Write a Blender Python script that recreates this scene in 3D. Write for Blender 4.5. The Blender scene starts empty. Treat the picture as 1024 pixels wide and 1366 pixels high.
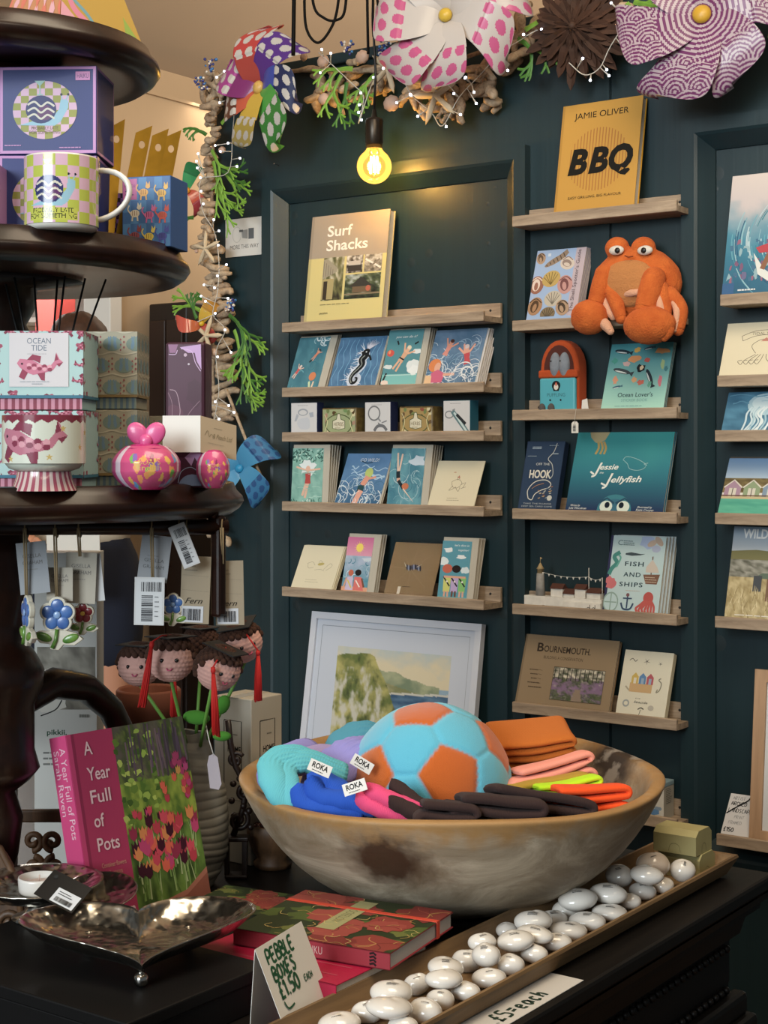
import bpy, bmesh, math, random
import numpy as np
from mathutils import Vector, Matrix, Euler, noise
from math import sin, cos, pi, radians, atan2, sqrt, hypot
random.seed(7)
SC = bpy.context.scene
COL = SC.collection
# camera
CAM_H = 1.35
YAW = radians(35.6)
FPX = 2050.0
HORIZON = 600.0
cam_d = bpy.data.cameras.new('camera')
cam = bpy.data.objects.new('camera', cam_d)
COL.objects.link(cam)
cam.location = (0, 0, CAM_H)
cam.rotation_euler = (pi / 2, 0, YAW)
cam_d.sensor_fit = 'HORIZONTAL'
cam_d.sensor_width = 36.0
cam_d.lens = FPX / 1024 * 36.0
cam_d.shift_y = -(683 - HORIZON) / 1024
cam_d.clip_start = 0.02
SC.camera = cam
# exposure, world, lights
SC.view_settings.view_transform = 'Standard'
SC.view_settings.look = 'None'
SC.view_settings.gamma = 1.0
SC.view_settings.use_curve_mapping = False
SC.view_settings.exposure = 0.0
SC.render.film_transparent = False
wd = bpy.data.worlds.new('World')
SC.world = wd
wd.use_nodes = True
wd.node_tree.nodes['Background'].inputs[0].default_value = (0.80, 0.92, 1.0, 1)
wd.node_tree.nodes['Background'].inputs[1].default_value = 0.14
def cam2w(x, d, z):
 """camera-frame (right, depth) and world height -> world point"""
 return Vector((x * cos(YAW) - d * sin(YAW), x * sin(YAW) + d * cos(YAW), z))
def area(name, loc, target, size, size_y, power, col, spread=180):
 ld = bpy.data.lights.new(name, 'AREA')
 ld.shape = 'RECTANGLE'
 ld.size, ld.size_y = size, size_y
 ld.energy = power
 ld.color = col
 ld.spread = radians(spread)
 o = bpy.data.objects.new(name, ld)
 COL.objects.link(o)
 o.location = loc
 o.rotation_euler = (Vector(target) - Vector(loc)).to_track_quat('-Z', 'Y').to_euler()
 return o
area('shop_window_light', cam2w(-3.3, -3.2, 2.7), cam2w(-0.1, 3.2, 0.9), 3.0, 2.2, 400, (0.86, 0.95, 1.0))
area('ceiling_lamp_light', cam2w(0.4, 1.6, 3.3), cam2w(0.2, 3.2, 1.0), 1.2, 1.2, 46, (1.0, 0.84, 0.62))
area('rear_room_light', (-3.35, 4.7, 2.55), (-3.5, 4.6, 0.5), 0.5, 1.4, 13, (1.0, 0.86, 0.68))
area('rear_ceiling_fill', (-1.6, 4.6, 2.15), (-2.0, 4.7, 3.8), 1.6, 0.8, 62, (1.0, 0.88, 0.72))  # added fill hidden behind the partition, brightens the rear ceiling
area('shop_ceiling_fill', cam2w(0.3, -0.6, 2.7), cam2w(0.2, 0.6, 4.2), 1.6, 1.6, 60, (1.0, 0.84, 0.64))  # added fill with no fixture, lights the shop ceiling for warm bounce and reflections
area('far_room_light', (-5.4, 4.2, 2.3), (-5.4, 4.2, 0.5), 1.0, 1.6, 90, (1.0, 0.96, 0.92))
# pixel -> world helpers
def ray(px, py):
 a = (px - 512) / FPX
 return Vector((a * cos(YAW) - sin(YAW), a * sin(YAW) + cos(YAW), (HORIZON - py) / FPX))
CO = Vector((0, 0, CAM_H))
def onY(px, py, Y):
 r = ray(px, py)
 return CO + r * (Y / r.y)
def onX(px, py, X):
 r = ray(px, py)
 return CO + r * (X / r.x)
def onZ(px, py, z):
 r = ray(px, py)
 return CO + r * ((z - CAM_H) / r.z)
def at(px, py, d):
 return CO + ray(px, py) * d
# colour and materials
def lin1(c):
 return c / 12.92 if c <= 0.04045 else ((c + 0.055) / 1.055) ** 2.4
def hx(h):
 if not isinstance(h, str):
  return tuple(h[:3])
 h = h.lstrip('#')
 if len(h) == 3:
  h = ''.join(c * 2 for c in h)
 return tuple(lin1(int(h[i:i + 2], 16) / 255) for i in (0, 2, 4))
MATS = {}
def new_mat(name):
 m = bpy.data.materials.new(name)
 m.use_nodes = True
 nt = m.node_tree
 b = nt.nodes['Principled BSDF']
 return m, nt, b
def mat(name, col, rough=0.6, metal=0.0, vary=0.0, vscale=8.0, bump=0.0, bscale=60.0, coat=0.0, sheen=0.0,
trans=0.0, emit=None, estr=0.0, spec=None, col2=None, sss=0.0):
 if name in MATS:
  return MATS[name]
 m, nt, b = new_mat(name)
 c = hx(col)
 b.inputs['Base Color'].default_value = (*c, 1)
 b.inputs['Roughness'].default_value = rough
 b.inputs['Metallic'].default_value = metal
 if coat:
  b.inputs['Coat Weight'].default_value = coat
  b.inputs['Coat Roughness'].default_value = 0.12
 if sheen:
  b.inputs['Sheen Weight'].default_value = sheen
  b.inputs['Sheen Roughness'].default_value = 0.5
  b.inputs['Sheen Tint'].default_value = (*[min(1, x * 1.3 + .05) for x in c], 1)
 if trans:
  b.inputs['Transmission Weight'].default_value = trans
 if spec is not None:
  b.inputs['Specular IOR Level'].default_value = spec
 if emit is not None:
  b.inputs['Emission Color'].default_value = (*hx(emit), 1)
  b.inputs['Emission Strength'].default_value = estr
 tc = nt.nodes.new('ShaderNodeTexCoord')
 if vary or col2:
  n = nt.nodes.new('ShaderNodeTexNoise')
  n.inputs['Scale'].default_value = vscale
  n.inputs['Detail'].default_value = 6
  nt.links.new(tc.outputs['Object'], n.inputs['Vector'])
  r = nt.nodes.new('ShaderNodeValToRGB')
  r.color_ramp.elements[0].position = 0.32
  r.color_ramp.elements[1].position = 0.68
  if col2:
   ca, cb = c, hx(col2)
  else:
   ca = tuple(x * (1 - vary) for x in c)
   cb = tuple(min(1, x * (1 + vary)) for x in c)
  r.color_ramp.elements[0].color = (*ca, 1)
  r.color_ramp.elements[1].color = (*cb, 1)
  nt.links.new(n.outputs['Fac'], r.inputs['Fac'])
  nt.links.new(r.outputs['Color'], b.inputs['Base Color'])
 if bump:
  n = nt.nodes.new('ShaderNodeTexNoise')
  n.inputs['Scale'].default_value = bscale
  n.inputs['Detail'].default_value = 4
  nt.links.new(tc.outputs['Object'], n.inputs['Vector'])
  bp = nt.nodes.new('ShaderNodeBump')
  bp.inputs['Strength'].default_value = bump
  bp.inputs['Distance'].default_value = 0.002
  nt.links.new(n.outputs['Fac'], bp.inputs['Height'])
  nt.links.new(bp.outputs['Normal'], b.inputs['Normal'])
 MATS[name] = m
 return m
def wood(name, ca, cb, axis='X', scale=14.0, stretch=12.0, rough=0.6, bump=0.15, coat=0.0, dark=None, spec=None):
 if name in MATS:
  return MATS[name]
 m, nt, b = new_mat(name)
 tc = nt.nodes.new('ShaderNodeTexCoord')
 mp = nt.nodes.new('ShaderNodeMapping')
 s = {'X': (1 / stretch, 1, 1), 'Y': (1, 1 / stretch, 1), 'Z': (1, 1, 1 / stretch), 'N': (1, 1, 1)}[axis]
 mp.inputs['Scale'].default_value = [v * scale for v in s]
 nt.links.new(tc.outputs['Object'], mp.inputs['Vector'])
 n = nt.nodes.new('ShaderNodeTexNoise')
 n.inputs['Scale'].default_value = 3.0
 n.inputs['Detail'].default_value = 8
 n.inputs['Roughness'].default_value = 0.65
 n.inputs['Distortion'].default_value = 0.6
 nt.links.new(mp.outputs['Vector'], n.inputs['Vector'])
 r = nt.nodes.new('ShaderNodeValToRGB')
 e = r.color_ramp.elements
 e[0].position, e[1].position = 0.30, 0.70
 e[0].color = (*hx(ca), 1)
 e[1].color = (*hx(cb), 1)
 if dark:
  x = r.color_ramp.elements.new(0.2)
  x.color = (*hx(dark), 1)
 nt.links.new(n.outputs['Fac'], r.inputs['Fac'])
 nt.links.new(r.outputs['Color'], b.inputs['Base Color'])
 b.inputs['Roughness'].default_value = rough
 if spec is not None:
  b.inputs['Specular IOR Level'].default_value = spec
 if coat:
  b.inputs['Coat Weight'].default_value = coat
  b.inputs['Coat Roughness'].default_value = 0.15
 bp = nt.nodes.new('ShaderNodeBump')
 bp.inputs['Strength'].default_value = bump
 bp.inputs['Distance'].default_value = 0.002
 nt.links.new(n.outputs['Fac'], bp.inputs['Height'])
 nt.links.new(bp.outputs['Normal'], b.inputs['Normal'])
 MATS[name] = m
 return m
def print_mat(name, rough=0.5, coat=0.0, metal=0.0, sheen=0.0):
 if name in MATS:
  return MATS[name]
 m, nt, b = new_mat(name)
 a = nt.nodes.new('ShaderNodeVertexColor')
 a.layer_name = 'Col'
 hs = nt.nodes.new('ShaderNodeHueSaturation')
 hs.inputs['Saturation'].default_value = .90
 hs.inputs['Value'].default_value = .93
 nt.links.new(a.outputs['Color'], hs.inputs['Color'])
 nt.links.new(hs.outputs['Color'], b.inputs['Base Color'])
 b.inputs['Roughness'].default_value = rough
 b.inputs['Metallic'].default_value = metal
 b.inputs['Specular IOR Level'].default_value = 0.22
 if coat:
  b.inputs['Coat Weight'].default_value = coat
  b.inputs['Coat Roughness'].default_value = 0.1
 if sheen:
  b.inputs['Sheen Weight'].default_value = sheen
 MATS[name] = m
 return m
def glass(name, col=(1, 1, 1), rough=0.02):
 if name in MATS:
  return MATS[name]
 m, nt, b = new_mat(name)
 b.inputs['Base Color'].default_value = (*hx(col), 1)
 b.inputs['Transmission Weight'].default_value = 1.0
 b.inputs['Roughness'].default_value = rough
 b.inputs['IOR'].default_value = 1.2
 MATS[name] = m
 return m
PRINT = print_mat('printed_card', 0.55)
PRINTG = print_mat('printed_gloss', 0.42, coat=0.03)
GLAZE = print_mat('glazed_ceramic', 0.2, coat=0.6)
PAPER = mat('white_paper', '#d9d7d0', 0.75)
PAGES = mat('page_edges', '#cfc8b8', 0.8, vary=0.06, vscale=300)
GREYP = mat('grey_envelope', '#b4aea0', 0.8, vary=0.05)
KRAFT = mat('kraft_card', '#8f7757', 0.8, vary=0.06, vscale=120)
# object helpers
def tag(o, label=None, cat=None, group=None, kind=None):
 if label:
  o['label'] = label
 if cat:
  o['category'] = cat
 if group:
  o['group'] = group
 if kind:
  o['kind'] = kind
 return o
def thing(name, label, cat, loc=(0, 0, 0), rot=(0, 0, 0), group=None, matrix=None):
 o = bpy.data.objects.new(name, None)
 COL.objects.link(o)
 o.empty_display_size = 0.02
 if matrix is not None:
  o.matrix_world = matrix
 else:
  o.location = loc
  o.rotation_euler = rot
 return tag(o, label, cat, group)
def kids(o):
 return [c for c in bpy.data.objects if c.parent is o]
def copy_tree(o, parent=None, children=None):
 c = o.copy()
 COL.objects.link(c)
 if parent is not None:
  c.parent = parent
 for ch in (children if children is not None else kids(o)):
  copy_tree(ch, c)
 return c
def link_mesh(name, me, mats, parent=None, smooth=False, loc=None, rot=None):
 o = bpy.data.objects.new(name, me)
 COL.objects.link(o)
 for m in (mats if isinstance(mats, (list, tuple)) else [mats]):
  me.materials.append(m)
 if smooth:
  me.polygons.foreach_set('use_smooth', [True] * len(me.polygons))
 if parent is not None:
  o.parent = parent
 if loc is not None:
  o.location = loc
 if rot is not None:
  o.rotation_euler = rot
 return o
class MB:
 """collects shapes into one mesh"""
 def __init__(s):
  s.bm = bmesh.new()
  s.mi = 0
 def _new(s, verts, faces, smooth=False):
  vs = [s.bm.verts.new(v) for v in verts]
  for f in faces:
   try:
    fc = s.bm.faces.new([vs[i] for i in f])
    fc.material_index = s.mi
    fc.smooth = smooth
   except ValueError:
    pass
  return vs
 def box(s, x0, x1, y0, y1, z0, z1, bev=0.0, seg=2):
  v = [(x0, y0, z0), (x1, y0, z0), (x1, y1, z0), (x0, y1, z0), (x0, y0, z1), (x1, y0, z1), (x1, y1, z1), (x0, y1, z1)]
  f = [(0, 3, 2, 1), (4, 5, 6, 7), (0, 1, 5, 4), (1, 2, 6, 5), (2, 3, 7, 6), (3, 0, 4, 7)]
  vs = s._new(v, f)
  if bev:
   es = list({e for q in vs for e in q.link_edges})
   r = bmesh.ops.bevel(s.bm, geom=es, offset=bev, segments=seg, affect='EDGES', profile=0.5)
   for fc in r['faces']:
    fc.material_index = s.mi
  return s
 def prism(s, pts, z0, z1, ax='z', smooth=False):
  """extrude a 2D outline; ax = extrusion axis"""
  n = len(pts)
  m = {'z': lambda p, t: (p[0], p[1], t), 'y': lambda p, t: (p[0], t, p[1]), 'x': lambda p, t: (t, p[0], p[1])}[ax]
  v = [m(p, z0) for p in pts] + [m(p, z1) for p in pts]
  f = [tuple(range(n))[::-1], tuple(range(n, 2 * n))]
  f += [(i, (i + 1) % n, n + (i + 1) % n, n + i) for i in range(n)]
  s._new(v, f, smooth)
  return s
 def lathe(s, prof, n=32, c=(0, 0, 0), M=None, cap=True, sx=1.0, sy=1.0, smooth=True):
  v, f = [], []
  k = len(prof)
  for j in range(n):
   a = 2 * pi * j / n
   for r, z in prof:
    p = Vector((r * cos(a) * sx + c[0], r * sin(a) * sy + c[1], z + c[2]))
    v.append(M @ p if M else p)
  for j in range(n):
   for i in range(k - 1):
    a, b = j * k + i, ((j + 1) % n) * k + i
    f.append((a, b, b + 1, a + 1))
  if cap:
   if prof[0][0] > 1e-6:
    f.append(tuple(j * k for j in range(n))[::-1])
   if prof[-1][0] > 1e-6:
    f.append(tuple(j * k + k - 1 for j in range(n)))
  s._new(v, f, smooth)
  return s
 def tube(s, pts, r, n=8, closed=False, cap=True, smooth=True, flat=1.0):
  pts = [Vector(p) for p in pts]
  k = len(pts)
  rs = r if isinstance(r, (list, tuple)) else [r] * k
  T = []
  for i in range(k):
   a = pts[(i - 1) % k] if closed or i else pts[0]
   b = pts[(i + 1) % k] if closed or i < k - 1 else pts[-1]
   t = (b - a)
   T.append(t.normalized() if t.length > 1e-9 else Vector((0, 0, 1)))
  up = Vector((0, 0, 1)) if abs(T[0].z) < 0.9 else Vector((1, 0, 0))
  N = (up - T[0] * up.dot(T[0])).normalized()
  v, f = [], []
  for i in range(k):
   N = (N - T[i] * N.dot(T[i]))
   N = N.normalized() if N.length > 1e-6 else T[i].orthogonal().normalized()
   B = T[i].cross(N)
   for j in range(n):
    a = 2 * pi * j / n
    v.append(pts[i] + (N * cos(a) * flat + B * sin(a)) * rs[i])
  m = k if closed else k - 1
  for i in range(m):
   for j in range(n):
    a, b = i * n + j, i * n + (j + 1) % n
    c, d = ((i + 1) % k) * n + (j + 1) % n, ((i + 1) % k) * n + j
    f.append((a, b, c, d))
  if cap and not closed:
   f.append(tuple(range(n))[::-1])
   f.append(tuple(range((k - 1) * n, k * n)))
  s._new(v, f, smooth)
  return s
 def ball(s, c, r, n=16, m=10, sc=(1, 1, 1), M=None, fn=None):
  v, f = [], []
  c = Vector(c)
  for i in range(m + 1):
   th = pi * i / m
   for j in range(n):
    ph = 2 * pi * j / n
    d = Vector((sin(th) * cos(ph), sin(th) * sin(ph), cos(th)))
    q = fn(d) if fn else 1.0
    p = Vector((d.x * sc[0], d.y * sc[1], d.z * sc[2])) * (r * q)
    if M:
     p = M @ p
    v.append(c + p)
  for i in range(m):
   for j in range(n):
    a, b = i * n + j, i * n + (j + 1) % n
    q = (a, a + n, b + n, b)
    f.append(q)
  vs = s._new(v, f, True)
  bmesh.ops.remove_doubles(s.bm, verts=vs, dist=1e-7)
  return s
 def grid(s, fn, nu, nv, smooth=True, thick=0.0):
  v = [fn(i / nu, j / nv) for j in range(nv + 1) for i in range(nu + 1)]
  f = [(j * (nu + 1) + i, j * (nu + 1) + i + 1, (j + 1) * (nu + 1) + i + 1, (j + 1) * (nu + 1) + i) for j in range(nv) for i in range(nu)]
  s._new(v, f, smooth)
  return s
 def move(s, M):
  bmesh.ops.transform(s.bm, matrix=M, verts=s.bm.verts)
  return s
 def build(s, name, mats, parent=None, smooth=None, loc=None, rot=None, recalc=True):
  if recalc:
   bmesh.ops.recalc_face_normals(s.bm, faces=s.bm.faces)
  me = bpy.data.meshes.new(name)
  s.bm.to_mesh(me)
  s.bm.free()
  return link_mesh(name, me, mats, parent, bool(smooth), loc, rot)
def mod(o, kind, **kw):
 m = o.modifiers.new(kind.lower(), kind)
 for k, v in kw.items():
  setattr(m, k, v)
 return m
# flat printed artwork
_glyphs = {}
def glyph_tris(txt, bold=0.0, shear=0.0, space=1.0):
 key = (txt, bold, shear, space)
 if key in _glyphs:
  return _glyphs[key]
 cu = bpy.data.curves.new('lettering', 'FONT')
 cu.body = txt
 cu.size = 1.0
 cu.offset = bold
 cu.shear = shear
 cu.space_character = space
 cu.resolution_u = 3
 ob = bpy.data.objects.new('lettering', cu)
 me = bpy.data.meshes.new_from_object(ob)
 P = [(v.co.x, v.co.y) for v in me.vertices]
 F = [tuple(p.vertices) for p in me.polygons]
 bpy.data.objects.remove(ob)
 bpy.data.curves.remove(cu)
 bpy.data.meshes.remove(me)
 if P:
  xs = [p[0] for p in P]
  bx = (min(xs), max(xs))
 else:
  bx = (0, 1)
 _glyphs[key] = (P, F, bx)
 return _glyphs[key]
PEN = {
'P': [[(0, 0), (.1, 1), (.6, 1), (.7, .7), (.5, .5), (.05, .5)]], 'E': [[(.65, 1), (.05, .97), (0, 0), (.6, .02)], [(.02, .52), (.5, .55)]],
'B': [[(0, 0), (.08, 1), (.55, .95), (.6, .65), (.1, .55), (.65, .4), (.6, .05), (0, 0)]], 'L': [[(.08, 1), (0, 0), (.6, .03)]],
'O': [[(.35, 1), (.05, .7), (.05, .2), (.35, 0), (.65, .3), (.6, .8), (.35, 1)]], 'X': [[(0, 1), (.65, 0)], [(.65, 1), (0, 0)]],
'S': [[(.65, .9), (.3, 1), (.08, .75), (.6, .35), (.35, 0), (0, .12)]], '£': [[(.65, .9), (.4, 1), (.25, .7), (.2, .1), (0, 0), (.65, .05)], [(0, .5), (.5, .5)]],
'1': [[(.1, .8), (.3, 1), (.28, 0)]], '.': [[(.1, 0), (.2, .08)]], '5': [[(.65, 1), (.15, 1), (.1, .6), (.55, .5), (.55, .1), (0, 0)]],
'0': [[(.35, 1), (.05, .7), (.05, .2), (.35, 0), (.65, .3), (.6, .8), (.35, 1)]], 'A': [[(0, 0), (.35, 1), (.7, 0)], [(.12, .4), (.55, .4)]],
'C': [[(.65, .85), (.35, 1), (.05, .6), (.1, .15), (.4, 0), (.65, .15)]], 'H': [[(.05, 1), (0, 0)], [(.65, 1), (.6, 0)], [(.02, .5), (.62, .5)]],
'N': [[(0, 0), (.05, 1), (.6, 0), (.65, 1)]], 'D': [[(0, 0), (.06, 1), (.5, .9), (.65, .4), (.4, .05), (0, 0)]], 'R': [[(0, 0), (.06, 1), (.6, .9), (.5, .55), (.05, .5), (.65, 0)]],
'M': [[(0, 0), (.08, 1), (.35, .3), (.62, 1), (.7, 0)]], 'T': [[(0, 1), (.7, 1)], [(.35, 1), (.3, 0)]], 'K': [[(.05, 1), (0, 0)], [(.6, 1), (.05, .45), (.65, 0)]],
'F': [[(.65, 1), (.06, 1), (0, 0)], [(.04, .52), (.5, .55)]], 'I': [[(.3, 1), (.25, 0)]], '=': [[(.05, .62), (.6, .66)], [(.05, .3), (.6, .34)]],
'e': [[(.05, .3), (.55, .38), (.4, .62), (.1, .45), (.15, .05), (.55, .05)]], 'a': [[(.55, .5), (.25, .6), (.05, .3), (.2, 0), (.5, .2), (.55, .55), (.6, 0)]],
'c': [[(.55, .5), (.25, .6), (.05, .3), (.2, 0), (.55, .08)]], 'h': [[(.1, 1), (.03, 0)], [(.05, .35), (.35, .6), (.5, .45), (.5, 0)]], ' ': [],
}
class Art:
 """flat print in a w x h rectangle; drawing units: X 0..1 left to right, Y 0..1 top to bottom"""
 def __init__(s, w, h, bg=None):
  s.w, s.h = w, h
  s.items = []
  if bg is not None:
   s.rect(0, 0, 1, 1, bg)
 def q(s, X, Y):
  return (X * s.w, (1 - Y) * s.h)
 def poly(s, pts, c):
  s.items.append(([s.q(*p) for p in pts], [tuple(range(len(pts)))], [hx(c)] * 1))
  return s
 def rect(s, x0, y0, x1, y1, c, c2=None):
  if c2 is None:
   return s.poly([(x0, y0), (x0, y1), (x1, y1), (x1, y0)], c)
  return s.photo(x0, y0, x1, y1, 1, 8, lambda u, v: mix(hx(c), hx(c2), v))
 def ell(s, cx, cy, rx, ry=None, c='#fff', n=20, rot=0.0):
  """rx and ry in fractions of the width"""
  ry = rx if ry is None else ry
  k = s.w / s.h
  pts = []
  for i in range(n):
   a = -2 * pi * i / n
   x, y = rx * cos(a), ry * sin(a)
   x, y = x * cos(rot) - y * sin(rot), x * sin(rot) + y * cos(rot)
   pts.append((cx + x, cy - y * k))
  return s.poly(pts, c)
 def blob(s, cx, cy, rx, ry, c, jag=0.25, n=14, seed=0):
  rd = random.Random(seed)
  k = s.w / s.h
  pts = []
  for i in range(n):
   a = -2 * pi * i / n
   f = 1 + rd.uniform(-jag, jag)
   pts.append((cx + rx * f * cos(a), cy - ry * f * sin(a) * k))
  return s.poly(pts, c)
 def line(s, pts, wd, c, closed=False, taper=False):
  """wd in fractions of the width"""
  P = [s.q(*p) for p in pts]
  if closed:
   P.append(P[0])
  w = wd * s.w / 2
  L, R = [], []
  n = len(P)
  for i in range(n):
   a, b = P[max(0, i - 1)], P[min(n - 1, i + 1)]
   dx, dy = b[0] - a[0], b[1] - a[1]
   l = hypot(dx, dy) or 1
   ww = w * (1 - i / (n - 1) * 0.85) if taper else w
   nx, ny = -dy / l * ww, dx / l * ww
   L.append((P[i][0] + nx, P[i][1] + ny))
   R.append((P[i][0] - nx, P[i][1] - ny))
  V = L + R
  F = [(i, n + i, n + i + 1, i + 1) for i in range(n - 1)]
  s.items.append((V, F, [hx(c)]))
  return s
 def curve(s, pts, wd, c, taper=False, n=6):
  out = []
  P = [Vector((x, y, 0)) for x, y in pts]
  for i in range(len(P) - 1):
   p0, p1, p2, p3 = P[max(0, i - 1)], P[i], P[i + 1], P[min(len(P) - 1, i + 2)]
   for k in range(n):
    t = k / n
    v = 0.5 * ((2 * p1) + (p2 - p0) * t + (2 * p0 - 5 * p1 + 4 * p2 - p3) * t * t + (3 * p1 - p0 - 3 * p2 + p3) * t ** 3)
    out.append((v.x, v.y))
  out.append(pts[-1])
  return s.line(out, wd, c, taper=taper)
 def text(s, t, x, y, size, c, al='l', width=None, bold=0.0, shear=0.0, space=1.0, rot=0.0, ysc=1.0):
  """(x, y) = baseline anchor; size = letter height as a fraction of the width; width fits the text"""
  P, F, bx = glyph_tris(t, bold, shear, space)
  k = size * s.w / 0.73
  kx = k
  if width:
   kx = width * s.w / max(1e-6, bx[1] - bx[0])
  tw = (bx[1] - bx[0]) * kx
  ox, oy = s.q(x, y)
  sh = {'l': 0, 'c': -tw / 2, 'r': -tw}[al]
  V = []
  for px, py in P:
   X, Y = (px - bx[0]) * kx + sh, py * k * ysc
   V.append((ox + X * cos(rot) - Y * sin(rot), oy + X * sin(rot) + Y * cos(rot)))
  s.items.append((V, F, [hx(c)]))
  return s
 def hand(s, t, x, y, size, c, pen=0.012, adv=0.9, rot=0.0, seed=1, slant=0.0):
  rd = random.Random(seed)
  k = s.w / s.h
  cx = 0
  for ch in t:
   for st in PEN.get(ch, []):
    pts = []
    for a, b in st:
     X, Y = (cx + a + rd.uniform(-.03, .03) + slant * b) * size * 0.8, (b + rd.uniform(-.03, .03)) * size
     pts.append((x + X * cos(rot) - Y * sin(rot), y - (X * sin(rot) + Y * cos(rot)) * k))
    s.curve(pts, pen, c, n=3)
   cx += adv if ch not in '.I1' else adv * 0.6
  return s
 def lines(s, x, y, x1, n, dy, c, h=0.006, ragged=0.3, seed=0):
  """rows of small unreadable print"""
  rd = random.Random(seed)
  for i in range(n):
   e = x1 - (x1 - x) * ragged * rd.random()
   p = x
   while p < e:
    q = min(e, p + rd.uniform(.02, .06) * (x1 - x) * 3)
    s.rect(p, y + i * dy, q, y + i * dy + h, c)
    p = q + .02 * (x1 - x)
  return s
 def barcode(s, x0, y0, x1, y1, c='#111', seed=0, n=22, vert=False):
  rd = random.Random(seed)
  a, b = (x0, x1) if not vert else (y0, y1)
  p = a
  st = (b - a) / (n * 2)
  while p < b - st:
   w = st * rd.choice([.6, 1, 1.6, 2.2])
   e = min(b, p + w)
   if vert:
    s.rect(x0, p, x1, e, c)
   else:
    s.rect(p, y0, e, y1, c)
   p = e + st * rd.choice([.6, 1, 1.5])
  return s
 def photo(s, x0, y0, x1, y1, nx, ny, fn):
  V, C = [], []
  for j in range(ny + 1):
   for i in range(nx + 1):
    u, v = i / nx, j / ny
    V.append(s.q(x0 + (x1 - x0) * u, y0 + (y1 - y0) * v))
    C.append(tuple(fn(u, v)))
  F = [(j * (nx + 1) + i, (j + 1) * (nx + 1) + i, (j + 1) * (nx + 1) + i + 1, j * (nx + 1) + i + 1) for j in range(ny) for i in range(nx)]
  s.items.append((V, F, C))
  return s
 def build(s, name, parent, m=None, fn=None, step=0.00003, base=0.0002, loc=None, rot=None):
  """fn(x, y, lift) -> local point; default: standing sheet facing -Y"""
  fn = fn or (lambda x, y, l: (x, -l, y))
  V, F, CC = [], [], []
  step = min(step, .0009 / max(1, len(s.items)))
  l = base
  ft = getattr(s, 'foot', None)
  for it in ([ft] if ft else []) + s.items:
   P, fs, C = it
   if len(C) == 1 and it is not ft:
    P, fs = clip(P, fs, s.w, s.h)
   if not fs:
    continue
   o = len(V)
   V += [fn(p[0], p[1], l) for p in P]
   for f in fs:
    F.append(tuple(i + o for i in f))
    if len(C) == 1:
     CC += [(*C[0], 1)] * len(f)
    else:
     CC += [(*C[i], 1) for i in f]
   l += step
  me = bpy.data.meshes.new(name)
  me.from_pydata(V, [], F)
  ca = me.color_attributes.new('Col', 'FLOAT_COLOR', 'CORNER')
  arr = np.array([c for c in CC], dtype=np.float32).ravel()
  ca.data.foreach_set('color', arr)
  return link_mesh(name, me, m or PRINT, parent, False, loc, rot)
 def raster(s, name, parent, fn, nx, ny, m=None, loc=None, rot=None, smooth=True):
  """the print wrapped on a curved surface: fn(u, v) -> local point, u left to right, v top to bottom"""
  X, Y = np.meshgrid((np.arange(nx) + .5) / nx * s.w, (1 - (np.arange(ny) + .5) / ny) * s.h)
  C = np.ones((ny, nx, 3)) * 0.8
  for P, fs, cc in s.items:
   for f in fs:
    pts = np.array([P[i] for i in f])
    col = cc[0] if len(cc) == 1 else np.mean([cc[i] for i in f], axis=0)
    x0, y0 = pts.min(0)
    x1, y1 = pts.max(0)
    i0, i1 = max(0, int(x0 / s.w * nx) - 1), min(nx, int(x1 / s.w * nx) + 2)
    j0, j1 = max(0, int((1 - y1 / s.h) * ny) - 1), min(ny, int((1 - y0 / s.h) * ny) + 2)
    if i1 <= i0 or j1 <= j0:
     continue
    x, y = X[j0:j1, i0:i1], Y[j0:j1, i0:i1]
    ins = np.zeros(x.shape, bool)
    k = len(pts)
    for a in range(k):
     xa, ya = pts[a]
     xb, yb = pts[(a + 1) % k]
     if ya == yb:
      continue
     cond = (ya > y) != (yb > y)
     ins ^= cond & (x < (xb - xa) * (y - ya) / (yb - ya) + xa)
    C[j0:j1, i0:i1][ins] = col
  V = [fn(i / nx, j / ny) for j in range(ny + 1) for i in range(nx + 1)]
  F = [(j * (nx + 1) + i, (j + 1) * (nx + 1) + i, (j + 1) * (nx + 1) + i + 1, j * (nx + 1) + i + 1) for j in range(ny) for i in range(nx)]
  me = bpy.data.meshes.new(name)
  me.from_pydata(V, [], F)
  ca = me.color_attributes.new('Col', 'FLOAT_COLOR', 'CORNER')
  arr = np.ones((ny * nx, 4, 4), dtype=np.float32)
  arr[:, :, :3] = C.reshape(-1, 1, 3)
  ca.data.foreach_set('color', arr.ravel())
  return link_mesh(name, me, m or GLAZE, parent, smooth, loc, rot)
def clip(P, fs, w, h):
 if all(-1e-9 <= x <= w + 1e-9 and -1e-9 <= y <= h + 1e-9 for x, y in P):
  return P, fs
 NP, NF = [], []
 for f in fs:
  q = [P[i] for i in f]
  for ax, lim, sg in ((0, 0, 1), (0, w, -1), (1, 0, 1), (1, h, -1)):
   out = []
   for i in range(len(q)):
    a, b = q[i - 1], q[i]
    ia, ib = sg * (a[ax] - lim) >= 0, sg * (b[ax] - lim) >= 0
    if ia != ib:
     t = (lim - a[ax]) / (b[ax] - a[ax])
     out.append((a[0] + (b[0] - a[0]) * t, a[1] + (b[1] - a[1]) * t))
    if ib:
     out.append(b)
   q = out
   if not q:
    break
  if len(q) > 2:
   o = len(NP)
   NP += q
   NF.append(tuple(range(o, o + len(q))))
 return NP, NF
def mix(a, b, t):
 t = max(0.0, min(1.0, t))
 return tuple(x + (y - x) * t for x, y in zip(a, b))
def nz(u, v, s=1.0, o=0.0):
 return noise.noise(Vector((u * s + o, v * s - o, o * 1.7)))
def fz(u, v, s=1.0, o=0.0, octs=4):
 return noise.fractal(Vector((u * s + o, v * s - o, o * 1.7)), 0.9, 2.0, octs)
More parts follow.
